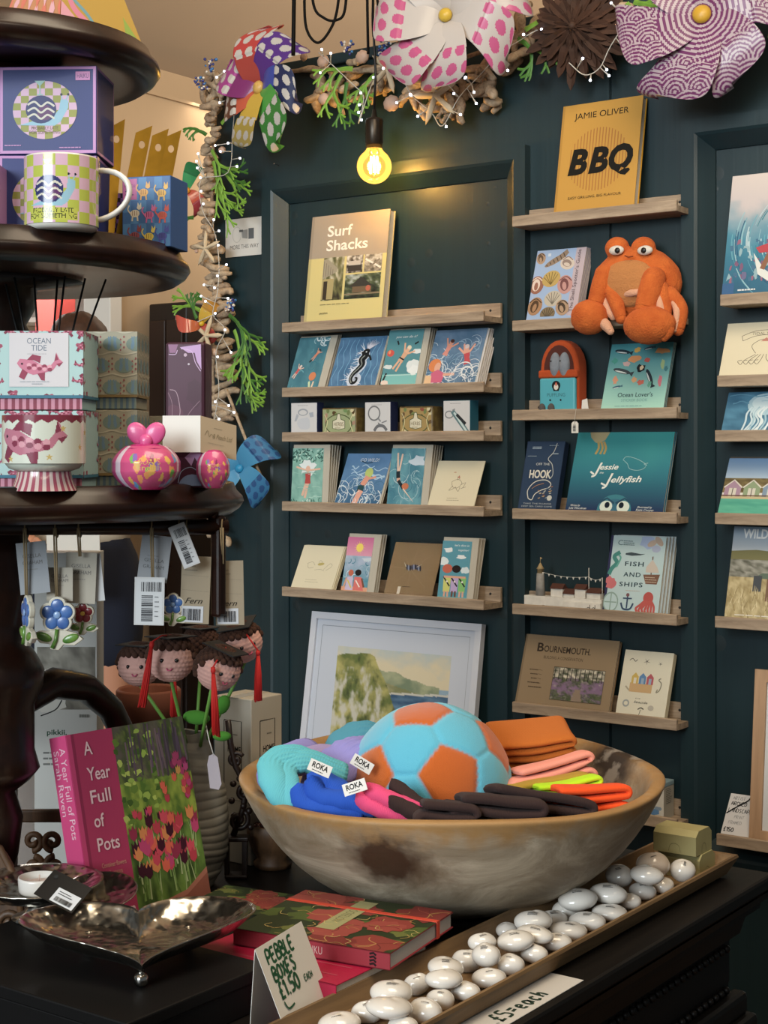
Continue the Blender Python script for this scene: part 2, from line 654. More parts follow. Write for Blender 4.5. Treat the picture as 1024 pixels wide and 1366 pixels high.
def pal(cols):
 cs = [(p, hx(c)) for p, c in cols]
 def f(t):
  if t <= cs[0][0]:
   return cs[0][1]
  for (p, a), (q, b) in zip(cs, cs[1:]):
   if t <= q:
    return mix(a, b, (t - p) / (q - p))
  return cs[-1][1]
 return f
# the setting
YW = 3.389
ZT = 2.415
XL = -3.043
def green_mat():
 m, nt, b = new_mat('teal_green_paint')
 tc = nt.nodes.new('ShaderNodeTexCoord')
 mp = nt.nodes.new('ShaderNodeMapping')
 mp.inputs['Scale'].default_value = (60, 60, 1.2)
 n = nt.nodes.new('ShaderNodeTexNoise')
 n.inputs['Scale'].default_value = 1.6
 n.inputs['Detail'].default_value = 5
 nt.links.new(tc.outputs['Object'], mp.inputs['Vector'])
 nt.links.new(mp.outputs['Vector'], n.inputs['Vector'])
 r = nt.nodes.new('ShaderNodeValToRGB')
 r.color_ramp.elements[0].color = (*hx('#15282d'), 1)
 r.color_ramp.elements[1].color = (*hx('#1a3036'), 1)
 nt.links.new(n.outputs['Fac'], r.inputs['Fac'])
 nt.links.new(r.outputs['Color'], b.inputs['Base Color'])
 b.inputs['Roughness'].default_value = 0.42
 b.inputs['Specular IOR Level'].default_value = 0.45
 bp = nt.nodes.new('ShaderNodeBump')
 bp.inputs['Strength'].default_value = 0.12
 bp.inputs['Distance'].default_value = 0.002
 nt.links.new(n.outputs['Fac'], bp.inputs['Height'])
 nt.links.new(bp.outputs['Normal'], b.inputs['Normal'])
 return m
GREEN = green_mat()
CREAM = mat('cream_wall_paint', '#b59b7c', 0.85, vary=0.05, vscale=2.0)
CEIL = mat('cream_ceiling_paint', '#a8927a', 0.9, vary=0.05, vscale=1.5)
WHITE = mat('white_gloss_paint', '#d8d4cc', 0.45)
FLOORM = wood('floor_boards', '#3a2a1c', '#5a4129', axis='Y', scale=3, stretch=14)
MAHOG = wood('dark_mahogany', '#120805', '#27120a', axis='X', scale=8, stretch=10, rough=0.36, bump=0.08, coat=0.15, spec=.3)
EBONY = wood('blackened_oak', '#0d0b0a', '#1b1714', axis='Y', scale=8, stretch=14, rough=0.45, bump=0.15, spec=.22)
LEDGE = wood('grey_oak', '#7a6856', '#b39f88', axis='X', scale=22, stretch=11, rough=0.7, bump=0.12, dark='#5c4d40')
BLACK = mat('black_satin', '#0c0c0d', 0.45)
BRASS = mat('brass', '#8a6a2c', 0.35, metal=1.0)
def struct(o):
 o['kind'] = 'structure'
 return o
b = MB()
BAYS = [(-2.80, -2.005, 0.42, 2.085), (-1.508, -0.45, 0.40, 2.092)]
def slab(x0, x1, z0, z1, y0=YW, y1=YW + 0.09):
 b.box(x0, x1, y0, y1, z0, z1)
slab(XL, BAYS[0][0], 0, ZT)
slab(BAYS[0][0], BAYS[0][1], 0, BAYS[0][2])
slab(BAYS[0][0], BAYS[0][1], BAYS[0][3], ZT)
slab(BAYS[0][1], -1.7435, 0, ZT)
slab(-1.7395, BAYS[1][0], 0, ZT)
slab(-1.7435, -1.7395, 0, ZT, YW + 0.006)
slab(BAYS[1][0], BAYS[1][1], 0, BAYS[1][2])
slab(BAYS[1][0], BAYS[1][1], BAYS[1][3], ZT)
slab(BAYS[1][1], 0.9, 0, ZT)
for x0, x1, z0, z1 in BAYS:
 b.box(x0 - .01, x1 + .01, YW + 0.012, YW + 0.088, z0 - .01, z1 + .01)
b.box(-1.785, -1.7445, YW - 0.004, YW + .001, 0, ZT)
wall = struct(b.build('wall_back', GREEN))
for k, (x0, x1, z0, z1) in enumerate(BAYS):
 b = MB()
 prof = [(-0.036, 0.0), (-0.036, -0.028), (-0.003, -0.028), (0.004, -0.024), (0.036, 0.006), (0.037, 0.014)]
 V, F = [], []
 for o_, y in prof:
  for sx, sz in ((0, 0), (1, 0), (1, 1), (0, 1)):
   V.append(((x0 + o_) if not sx else (x1 - o_), YW + y, (z0 + o_) if not sz else (z1 - o_)))
 n = len(prof)
 for i in range(n - 1):
  for c in range(4):
   a, d = i * 4 + c, i * 4 + (c + 1) % 4
   F.append((a, d, d + 4, a + 4))
 b._new(V, F)
 struct(b.build('trim_%d' % (k + 1), GREEN))
b = MB()
b.box(XL - .01, 0.9, YW - 0.02, YW + 0.11, ZT, ZT + 0.03, .004)
struct(b.build('trim_3', GREEN))
FILL = mat('filler_spots', '#15262a', 0.5)
b = MB()
for px, py, r in ((393, 287, .011), (392, 310, .009), (548, 350, .013), (572, 338, .012), (558, 382, .02), (650, 272, .006), (651, 325, .006), (650, 382, .006),
(672, 300, .012), (676, 690, .014), (437, 712, .012), (397, 712, .011), (672, 820, .012), (670, 800, .01), (395, 807, .012), (397, 812, .009)):
 p = onY(px, py, YW + 0.012 if px < 690 else YW)
 b.lathe([(r, 0), (r * .8, .0003), (0, .0004)], 12, M=Matrix.Translation(p) @ Matrix.Rotation(pi / 2, 4, 'X'), cap=False)
for px, py, r in ((958, 858, .02), (956, 232, .018), (955, 252, .006), (660, 250, .004)):
 p = onY(px, py, YW + 0.012)
 b.lathe([(r, 0), (r * .8, .0003), (0, .0004)], 12, M=Matrix.Translation(p) @ Matrix.Rotation(pi / 2, 4, 'X'), cap=False)
o = struct(b.build('trim_4', FILL))
o['label'] = 'dark filled screw holes on the teal panelling'
STEEL = mat('bright_steel', '#b8b8b8', 0.25, metal=1.0)
for i, (px, py, lab) in enumerate(((372, 221, 'bent nail in the teal wall above the left panel corner'), (372, 180, 'short nail in the teal wall under the rainbow windmill'),
(328, 188, 'small nail in the teal wall beside the hanging driftwood'))):
 p = onY(px, py, YW)
 b = MB()
 b.tube([(0, 0.004, 0), (0, -0.018, 0.002), (0, -.022, .003)], [.0012, .0012, .0026], 6)
 tag(b.build('nail', STEEL, loc=p), lab, 'nail', 'nails left in the wall')
b = MB()
b.box(-7.5, 2.2, -0.6, 7.2, -0.05, 0)
struct(b.build('floor', FLOORM))
XW = -3.82
ZC = 2.70
b = MB()
OP = (2.72, 3.72, 2.06)
b.box(XW - .10, XW, 0.9, OP[0], 0, ZC)
b.box(XW - .10, XW, OP[0], OP[1], OP[2], ZC)
b.box(XW - .10, XW, OP[1], 7.2, 0, ZC)
b.box(XW, XW + .012, 0.9, 7.2, ZC - .10, ZC - .005)
struct(b.build('wall_left', CREAM))
b = MB()
b.box(-7.5, 2.2, 7.1, 7.2, 0, 4.6)
struct(b.build('wall_rear', CREAM))
b = MB()
for (xa, za, xb, zb) in ((XW - .1, ZC, -2.3, 3.75), (-2.3, 3.75, 4.2, 4.6)):
 b._new([(xa, -4.5, za), (xb, -4.5, zb), (xb, 7.2, zb), (xa, 7.2, za), (xa, -4.5, za + .06), (xb, -4.5, zb + .06), (xb, 7.2, zb + .06), (xa, 7.2, za + .06)],
 [(0, 1, 2, 3), (7, 6, 5, 4), (0, 4, 5, 1), (1, 5, 6, 2), (2, 6, 7, 3), (3, 7, 4, 0)])
struct(b.build('ceiling', CEIL))
b = MB()
b.box(-3.2, 2.0, 5.6, 5.75, 3.02, 3.2)
struct(b.build('trim_5', mat('pale_beam_paint', '#c4ad8f', .8)))
b = MB()
b.box(XW - .11, XW + .02, OP[0] - .07, OP[0], 0, OP[2] + .07, .004)
b.box(XW - .11, XW + .02, OP[1] - .012, OP[1] + .045, 0, OP[2] + .07, .004)
b.box(XW - .11, XW + .02, OP[0], OP[1], OP[2], OP[2] + .07, .004)
struct(b.build('trim_6', WHITE))
b = MB()
b.box(-7.4, -7.3, 0.9, 7.2, 0, 3.0)
b.box(-7.3, XW - .1, 7.0, 7.1, 0, 3.0)
b.box(-7.3, XW - .1, 0.8, 0.9, 0, 3.0)
b.box(-7.4, XW - .1, 0.8, 7.1, 3.0, 3.05)
struct(b.build('wall_far', mat('far_room_white', '#d8d0c6', .85)))
def ledge(px_label, x0, x1, zt, yback, label, group='oak picture ledges'):
 """zt = top of the front lip"""
 t = thing('picture_ledge', label, 'shelf', (x0, yback, zt), group=group)
 L = x1 - x0
 b = MB()
 b.box(0, L, -0.093, -0.083, -0.026, 0.0, .0012, 1)
 b.build('front_lip', LEDGE, t)
 b = MB()
 b.box(0, L, -0.083, 0, -0.026, -0.012)
 b.build('base_board', LEDGE, t)
 b = MB()
 b.box(0, L, -0.010, 0, -0.012, 0.026, .0012, 1)
 b.build('back_rail', LEDGE, t)
 for xx in (.03, L - .03):
  b = MB()
  b.lathe([(.0035, 0), (.003, .0012), (0, .0012)], 10, M=Matrix.Translation((xx, -.010, .008)) @ Matrix.Rotation(pi / 2, 4, 'X'), cap=False)
  b.build('screw', BLACK, t)
 return t
SL = {}
YB1 = YW - .025
LZ = {'a': 1.7015, 'b': 1.522, 'c': 1.3985, 'd': 1.207, 'e': 0.9705}
LN = {'a': 'top oak ledge in the left bay holding the surf shack book', 'b': 'oak ledge holding the row of four blue swimmer cards',
'c': 'oak ledge holding the small white gift boxes and patterned tins', 'd': 'oak ledge under the diving swimmer cards and one cream card',
'e': 'oak ledge directly above the white framed coast painting'}
for k in 'abcde':
 ledge(k, -2.712, -2.055, LZ[k], YB1 + 0.03, LN[k])
MZ = {'a': 1.931, 'b': 1.671, 'c': 1.449, 'd': 1.204, 'e': 0.967, 'f': 0.723, 'g': 0.492}
MN = {'a': 'oak ledge under the yellow barbecue book', 'b': 'oak ledge holding the seashell cards and orange plush crab', 'c': 'oak ledge under the orange toy and the sea animal sticker book',
'd': 'oak ledge holding the dark blue box and wide teal jellyfish book', 'e': 'oak ledge holding the model harbour and pale blue fish book', 'f': 'oak ledge holding the brown landscape book and cream notecards',
'g': 'lowest oak ledge half hidden behind the big wooden bowl'}
for k in 'abcdefg':
 ledge(k, -1.968, -1.525, MZ[k], YW, MN[k])
RZ = {}
RN = {'a': 'oak ledge at the frame edge under the surfer picture', 'b': 'oak ledge at the frame edge under the cream octopus card', 'c': 'oak ledge at the frame edge under the blue jellyfish card',
'd': 'oak ledge at the frame edge under the beach hut picture', 'e': 'oak ledge at the frame edge under the grassy dune guidebook', 'f': 'oak ledge carrying the wood framed print and handwritten notice'}
for k, p in dict(a=(960, 393), b=(956, 501), c=(953, 574), d=(953, 684), e=(953, 822), f=(955, 1112)).items():
 q = onY(p[0], p[1], YW - 0.088)
 RZ[k] = q.z
 ledge(k, q.x, q.x + 0.64, q.z, YW + 0.005, RN[k])
# the black carved chest and what the shelves carry first: big things
ZTAB = 0.71
TX0, TX1, TY0, TY1 = -2.35, -0.872, 0.75, 2.235
CARVE = None
def carved_mat():
 m, nt, b = new_mat('carved_black_oak')
 tc = nt.nodes.new('ShaderNodeTexCoord')
 v = nt.nodes.new('ShaderNodeTexVoronoi')
 v.feature = 'SMOOTH_F1'
 v.inputs['Scale'].default_value = 26
 nt.links.new(tc.outputs['Object'], v.inputs['Vector'])
 b.inputs['Base Color'].default_value = (*hx('#100c0a'), 1)
 b.inputs['Roughness'].default_value = 0.38
 bp = nt.nodes.new('ShaderNodeBump')
 bp.inputs['Strength'].default_value = 0.9
 bp.inputs['Distance'].default_value = 0.012
 nt.links.new(v.outputs['Distance'], bp.inputs['Height'])
 nt.links.new(bp.outputs['Normal'], b.inputs['Normal'])
 return m
CARVE = carved_mat()
t = thing('carved_chest', 'long black carved oak chest carrying the big wooden bowl', 'chest', (0, 0, 0))
b = MB()
b.box(TX0, TX1, TY0, TY1, ZTAB - .022, ZTAB, .005)
b.build('top_board', EBONY, t)
b = MB()
prof = [(0.0, ZTAB - .022), (-.004, ZTAB - .034), (-.016, ZTAB - .040), (-.018, ZTAB - .052), (-.034, ZTAB - .064), (-.040, ZTAB - .088), (-.052, ZTAB - .094), (-.052, ZTAB - .16)]
V, F = [], []
for o_, z in prof:
 V += [(TX0 - o_, TY0 - o_, z), (TX1 + o_, TY0 - o_, z), (TX1 + o_, TY1 + o_, z), (TX0 - o_, TY1 + o_, z)]
for i in range(len(prof) - 1):
 for c in range(4):
  F.append((i * 4 + c, i * 4 + (c + 1) % 4, i * 4 + 4 + (c + 1) % 4, i * 4 + 4 + c))
b._new(V, F)
b.build('cornice', EBONY, t)
b = MB()
b.box(TX0 + .053, TX1 - .053, TY0 + .053, TY1 - .053, 0.0, ZTAB - .023)
b.build('carcass', EBONY, t)
for zz_, rr_ in ((ZTAB - .106, .0062), (ZTAB - .168, .0055)):
 b = MB()
 for i in range(70):
  y = TY0 + .07 + i * (TY1 - TY0 - .14) / 69
  b.ball((TX1 - .049, y, zz_), rr_, 8, 6)
 b.build('bead_row', EBONY, t)
b = MB()
b.box(TX1 - .056, TX1 - .030, TY0 + .03, TY1 - .03, ZTAB - .21, ZTAB - .175, .008)
b.box(TX1 - .056, TX1 - .018, TY0 + .02, TY1 - .02, ZTAB - .235, ZTAB - .208, .008)
b.build('lower_moulding', EBONY, t)
for i in range(3):
 y0 = TY0 + .12 + i * .44
 b = MB()
 b.box(TX1 - .058, TX1 - .046, y0, y0 + .38, .12, ZTAB - .24, .004)
 for k in range(7):
  a = k / 6
  cy, cz = y0 + .19 + .12 * sin(a * 6.3), .30 + .12 * cos(a * 6.3)
  b.tube([(TX1 - .046, cy + .035 * cos(q) * (1 - q / 9), cz + .035 * sin(q) * (1 - q / 9)) for q in [j * .5 for j in range(14)]], .006, 6)
 b.build('carved_panel', CARVE, t)
for y in (TY0 + .06, TY1 - .075):
 b = MB()
 for k in range(16):
  z = .10 + k * .0235
  b.ball((TX1 - .04, y, z), .036, 10, 6, sc=(1, 1, .42), fn=lambda d: 1 + .18 * sin(6 * atan2(d.y, d.x)))
 b.build('turned_post', CARVE, t)
BC = Vector((-1.224, 1.8787, ZTAB))
def bowl_mat():
 m, nt, b = new_mat('old_grey_bowl_wood')
 tc = nt.nodes.new('ShaderNodeTexCoord')
 mp = nt.nodes.new('ShaderNodeMapping')
 mp.inputs['Scale'].default_value = (4, 4, 9)
 nt.links.new(tc.outputs['Object'], mp.inputs['Vector'])
 n = nt.nodes.new('ShaderNodeTexNoise')
 n.inputs['Scale'].default_value = 1.7
 n.inputs['Detail'].default_value = 10
 n.inputs['Roughness'].default_value = 0.7
 n.inputs['Distortion'].default_value = 0.8
 nt.links.new(mp.outputs['Vector'], n.inputs['Vector'])
 r = nt.nodes.new('ShaderNodeValToRGB')
 e = r.color_ramp.elements
 e[0].position, e[1].position = 0.3, 0.72
 e[0].color = (*hx('#76644a'), 1)
 e[1].color = (*hx('#c9baa2'), 1)
 x = e.new(0.5)
 x.color = (*hx('#9a8b75'), 1)
 nt.links.new(n.outputs['Fac'], r.inputs['Fac'])
 sp = nt.nodes.new('ShaderNodeVectorMath')
 sp.operation = 'DISTANCE'
 n2 = nt.nodes.new('ShaderNodeTexNoise')
 n2.inputs['Scale'].default_value = 38
 n2.inputs['Detail'].default_value = 5
 nt.links.new(tc.outputs['Object'], n2.inputs['Vector'])
 ad = nt.nodes.new('ShaderNodeVectorMath')
 ad.operation = 'MULTIPLY_ADD'
 ad.inputs[1].default_value = (.05, .05, .05)
 nt.links.new(n2.outputs['Color'], ad.inputs[0])
 nt.links.new(tc.outputs['Object'], ad.inputs[2])
 nt.links.new(ad.outputs[0], sp.inputs[0])
 b['knot'] = 1.0
 kr = nt.nodes.new('ShaderNodeValToRGB')
 kr.color_ramp.elements[0].position, kr.color_ramp.elements[1].position = 0.030, 0.068
 kr.color_ramp.elements[0].color = (.03, .03, .03, 1)
 kr.color_ramp.elements[1].color = (1, 1, 1, 1)
 nt.links.new(sp.outputs['Value'], kr.inputs['Fac'])
 mx = nt.nodes.new('ShaderNodeMixRGB')
 mx.inputs[1].default_value = (*hx('#3a2313'), 1)
 nt.links.new(kr.outputs['Color'], mx.inputs[0])
 nt.links.new(r.outputs['Color'], mx.inputs[2])
 sx = nt.nodes.new('ShaderNodeSeparateXYZ')
 nt.links.new(ad.outputs[0], sx.inputs[0])
 rr = nt.nodes.new('ShaderNodeValToRGB')
 rr.color_ramp.elements[0].position, rr.color_ramp.elements[1].position = 0.165, 0.195
 nt.links.new(sx.outputs['Z'], rr.inputs['Fac'])
 m2 = nt.nodes.new('ShaderNodeMixRGB')
 nt.links.new(rr.outputs['Color'], m2.inputs[0])
 nt.links.new(mx.outputs['Color'], m2.inputs[1])
 r3 = nt.nodes.new('ShaderNodeValToRGB')
 r3.color_ramp.elements[0].color = (*hx('#7d5d38'), 1)
 r3.color_ramp.elements[1].color = (*hx('#b88f5a'), 1)
 nt.links.new(n.outputs['Fac'], r3.inputs['Fac'])
 nt.links.new(r3.outputs['Color'], m2.inputs[2])
 s2 = nt.nodes.new('ShaderNodeVectorMath')
 s2.operation = 'DISTANCE'
 nt.links.new(ad.outputs[0], s2.inputs[0])
 k2 = nt.nodes.new('ShaderNodeValToRGB')
 k2.color_ramp.elements[0].position, k2.color_ramp.elements[1].position = 0.045, 0.095
 nt.links.new(s2.outputs['Value'], k2.inputs['Fac'])
 k3 = nt.nodes.new('ShaderNodeValToRGB')
 k3.color_ramp.elements[0].position, k3.color_ramp.elements[1].position = 0.5, 0.62
 k3.color_ramp.elements[0].color = (*hx('#2e2118'), 1)
 k3.color_ramp.elements[1].color = (*hx('#86807a'), 1)
 nt.links.new(n2.outputs['Fac'], k3.inputs['Fac'])
 m4 = nt.nodes.new('ShaderNodeMixRGB')
 nt.links.new(k2.outputs['Color'], m4.inputs[0])
 nt.links.new(k3.outputs['Color'], m4.inputs[1])
 nt.links.new(m2.outputs['Color'], m4.inputs[2])
 b['patina'] = 1.0
 nt.links.new(m4.outputs['Color'], b.inputs['Base Color'])
 b.inputs['Roughness'].default_value = 0.6
 bp = nt.nodes.new('ShaderNodeBump')
 bp.inputs['Strength'].default_value = 0.35
 bp.inputs['Distance'].default_value = 0.004
 nt.links.new(n.outputs['Fac'], bp.inputs['Height'])
 nt.links.new(bp.outputs['Normal'], b.inputs['Normal'])
 return m, sp, s2
BOWLM, knot_node, patina_node = bowl_mat()
RX, RY, HB = 0.310, 0.343, 0.19
def bowl_pt(a, r, z):
 w = 1 + .012 * sin(2 * a + .6) + .008 * sin(3 * a) + .004 * sin(7 * a)
 x, y = RX * r * cos(a) * w, RY * r * sin(a) * w
 zz = z - (.0165 + .0045 * cos(2 * a) + .0020 * sin(5 * a)) * (z / HB) ** 2
 return Vector((x * cos(YAW) - y * sin(YAW), x * sin(YAW) + y * cos(YAW), zz))
outer = [(0.0, 0.0), (.42, 0.0), (.50, .006), (.70, .042), (.83, .085), (.92, .130), (.97, .165), (.985, .178), (.995, .186), (.985, .190), (.945, .190)]
inner = [(.925, .186), (.90, .165), (.85, .125), (.74, .080), (.40, .045), (0.0, .038)]
b = MB()
b.mi = 0
N = 96
prof = outer + inner
V, F = [], []
for j in range(N):
 for r, z in prof:
  V.append(bowl_pt(2 * pi * j / N, r, z))
k = len(prof)
for j in range(N):
 for i in range(k - 1):
  a, c = j * k + i, ((j + 1) % N) * k + i
  F.append((a, c, c + 1, a + 1))
b._new(V, F, True)
bmesh.ops.remove_doubles(b.bm, verts=b.bm.verts, dist=1e-6)
bowl = b.build('wooden_bowl', BOWLM, smooth=True, loc=BC)
mod(bowl, 'SUBSURF', levels=1, render_levels=1)
tag(bowl, 'big shallow wooden bowl with a dark burnt knot, full of socks', 'bowl')
kp = None
kd = at(516, 1140, 1.955) - BC
pd = at(835, 1022, 2.40) - BC
patina_node.inputs[1].default_value = (pd.x + .025, pd.y + .025, pd.z + .025)
knot_node.inputs[1].default_value = (kd.x + .025, kd.y + .025, kd.z + .025)
def football():
 R = 0.1165
 c = at(574, 1047, 2.19)
 phi = (1 + sqrt(5)) / 2
 dirs = []
 for s1 in (1, -1):
  for s2 in (1, -1):
   dirs += [Vector((0, s1, s2 * phi)), Vector((s1, s2 * phi, 0)), Vector((s2 * phi, 0, s1))]
 dirs = [d.normalized() for d in dirs]
 tocam = (CO - c).normalized()
 right = Vector((cos(YAW), sin(YAW), 0))
 up = tocam.cross(right) * -1
 up = right.cross(tocam) * -1
 want1 = (tocam * 0.95 + right * 0.25 + Vector((0, 0, 1)) * 0.10).normalized()
 d0 = dirs[0]
 q = d0.rotation_difference(want1)
 ds = [q @ d for d in dirs]
 best, ba = -9, 0
 for k in range(72):
  R2 = Matrix.Rotation(2 * pi * k / 72, 3, want1)
  top = (Vector((0, 0, 1)) * .92 - right * .07 + tocam * .40).normalized()
  sc = max((R2 @ d).dot(top) for d in ds)
  if sc > best:
   best, ba = sc, k
 R2 = Matrix.Rotation(2 * pi * ba / 72, 3, want1)
 ds = [R2 @ d for d in ds]
 bm = bmesh.new()
 bmesh.ops.create_icosphere(bm, subdivisions=6, radius=1)
 me = bpy.data.meshes.new('ball')
 hexd = []
 for i in range(12):
  for j in range(i + 1, 12):
   for k in range(j + 1, 12):
    if ds[i].dot(ds[j]) > .4 and ds[j].dot(ds[k]) > .4 and ds[i].dot(ds[k]) > .4:
     hexd.append((ds[i] + ds[j] + ds[k]).normalized())
 lay = bm.loops.layers.float_color.new('Col')
 blue, org = hx('#58b0cb'), hx('#b9580f')
 def cell(v):
  s = sorted([(v.dot(d) + .008, 0, i) for i, d in enumerate(ds)] + [(v.dot(h), 1, i) for i, h in enumerate(hexd)], reverse=True)
  return s[0], s[0][0] - s[1][0]
 vc = {}
 for v in bm.verts:
  n = v.co.normalized()
  sg = max(n.dot(d) + .008 for d in ds) - max(n.dot(h) for h in hexd)
  vc[v.index] = (*mix(blue, org, .5 + sg / .016), 1)
 for f in bm.faces:
  for l in f.loops:
   l[lay] = vc[l.vert.index]
  f.smooth = True
 for v in bm.verts:
  n = v.co.normalized()
  (_, kind, i), gap = cell(n)
  seam = max(0, 1 - gap / .035)
  r = R * (1 - .030 * seam * seam + .006 * noise.noise(n * 3) + .0035 * noise.noise(n * 26))
  v.co = n * r
 bm.to_mesh(me)
 bm.free()
 m, nt, bs = new_mat('short_pile_plush')
 a = nt.nodes.new('ShaderNodeVertexColor')
 a.layer_name = 'Col'
 nt.links.new(a.outputs['Color'], bs.inputs['Base Color'])
 bs.inputs['Roughness'].default_value = 0.9
 bs.inputs['Sheen Weight'].default_value = 0.35
 n = nt.nodes.new('ShaderNodeTexNoise')
 n.inputs['Scale'].default_value = 260
 bp = nt.nodes.new('ShaderNodeBump')
 bp.inputs['Strength'].default_value = 0.5
 bp.inputs['Distance'].default_value = 0.002
 nt.links.new(n.outputs['Fac'], bp.inputs['Height'])
 nt.links.new(bp.outputs['Normal'], bs.inputs['Normal'])
 o = link_mesh('plush_football', me, m, loc=c)
 tag(o, 'blue and orange plush football sitting in the middle of the bowl', 'ball')
football()
DC = cam2w(-.522, 2.05, ZTAB)
DD = 2.05
def zoff(py, d):
 return CAM_H + (HORIZON - py) / FPX * d
t = thing('dumbwaiter_stand', 'tall dark mahogany three-tier round stand loaded with mugs and boxes', 'stand', DC)
Z2, Z3, Z1 = CAM_H + .238 - .0, CAM_H - .060, CAM_H + .525
MAHOGD = MAHOG
def tier(R, ztop, name, th=.038):
 b = MB()
 z = ztop - ZTAB
 b.lathe([(0.0, z - th + .004), (R - .05, z - th + .004), (R - .018, z - th), (R - .006, z - th + .008), (R, z - th + .017), (R - .002, z - th + .024), (R - .010, z - .006), (R - .014, z + .004), (R - .022, z + .006), (R - .03, z), (0, z)], 96)
 return b.build(name, MAHOGD, t)
R1, R2_, R3 = .222, .262, .334
ZT1, ZT2, ZT3 = 1.880, 1.612, 1.302
tier(R1, ZT1, 'tier')
tier(R2_, ZT2, 'tier')
tier(R3, ZT3, 'tier')
b = MB()
def colseg(z0, z1, pts):
 for f, r in pts:
  pass
pr = [(.0, .05), (.055, .05)]
prof = [(.05, .20), (.062, .215), (.055, .24), (.055, .30), (.066, .325), (.068, .345), (.062, .358), (.054, .372), (.042, .385), (.042, .41), (.054, .45), (.056, .48), (.050, .505), (.050, .515),
(.046, .52), (.050, .545), (.052, .558)]
b.lathe([(0, .012), (.018, .014), (.024, .03), (.020, .06), (.034, .10), (.040, .15), (.030, .185)] + prof + [(0, .555)], 40)
b.lathe([(0, ZT3 - ZTAB)] + [(.075, ZT3 - ZTAB), (.078, ZT3 - ZTAB + .012), (.055, ZT3 - ZTAB + .03), (.045, ZT3 - ZTAB + .09), (.058, ZT3 - ZTAB + .15), (.062, ZT3 - ZTAB + .18), (.044, ZT3 - ZTAB + .215), (.055, ZT3 - ZTAB + .235), (.058, ZT3 - ZTAB + .262), (.12, ZT2 - ZTAB - .038)] + [(0, ZT2 - ZTAB - .038)], 40)
b.lathe([(0, ZT2 - ZTAB)] + [(.07, ZT2 - ZTAB), (.07, ZT2 - ZTAB + .012), (.045, ZT2 - ZTAB + .03), (.04, ZT2 - ZTAB + .1), (.052, ZT2 - ZTAB + .15), (.046, ZT2 - ZTAB + .18), (.07, ZT2 - ZTAB + .2), (.10, ZT1 - ZTAB - .036)] + [(0, ZT1 - ZTAB - .036)], 40)
b.build('column', MAHOGD, t)
for k in range(3):
 ang = radians(92 + 90 * k)
 b = MB()
 pts, rs = [], []
 path = [(.05, .300), (.11, .315), (.175, .300), (.225, .262), (.262, .205), (.275, .13), (.255, .07), (.25, .04), (.28, .022), (.315, .018)]
 for i, (r, z) in enumerate(path):
  pts.append((r * cos(ang), r * sin(ang), z))
  rs.append([.024, .022, .020, .019, .018, .017, .016, .016, .016, .014][i])
 sm, sr = [], []
 for i in range(len(pts) - 1):
  for q in range(4):
   f = q / 4
   sm.append(Vector(pts[i]).lerp(Vector(pts[i + 1]), f))
   sr.append(rs[i] + (rs[i + 1] - rs[i]) * f)
 b.tube(sm, sr, 12)
 o = b.build('leg', MAHOGD, t)
ra, rb = at(-40, 703, 1.86), at(303, 703, 1.97)
b = MB()
A, B = ra - DC, rb - DC
b.tube([A, A.lerp(B, .5), B], .010, 10)
b.build('rail', MAHOGD, t)
b = MB()
p = at(291, 703, 1.966) - DC
b.box(p.x - .008, p.x + .008, p.y - .008, p.y + .008, p.z - .115, ZT3 - ZTAB - .036, .004)
p2 = at(268, 690, 1.97) - DC
b.tube([p + Vector((0, 0, .015)), p2 + Vector((0, 0, .018)), (at(238, 676, 1.98) - DC)], .012, 8)
b.build('bracket', MAHOGD, t)
b = MB()
b.box(-1.50, -1.137, 1.134, 1.355, ZTAB, .745, .002)
b.box(-1.503, -1.134, 1.131, 1.358, .745, .760, .002)
tag(b.build('display_box', mat('black_stained_box', '#0c0b0b', .55, vary=.2, vscale=5, spec=.2)), 'low black display box under the silver heart dish', 'box')
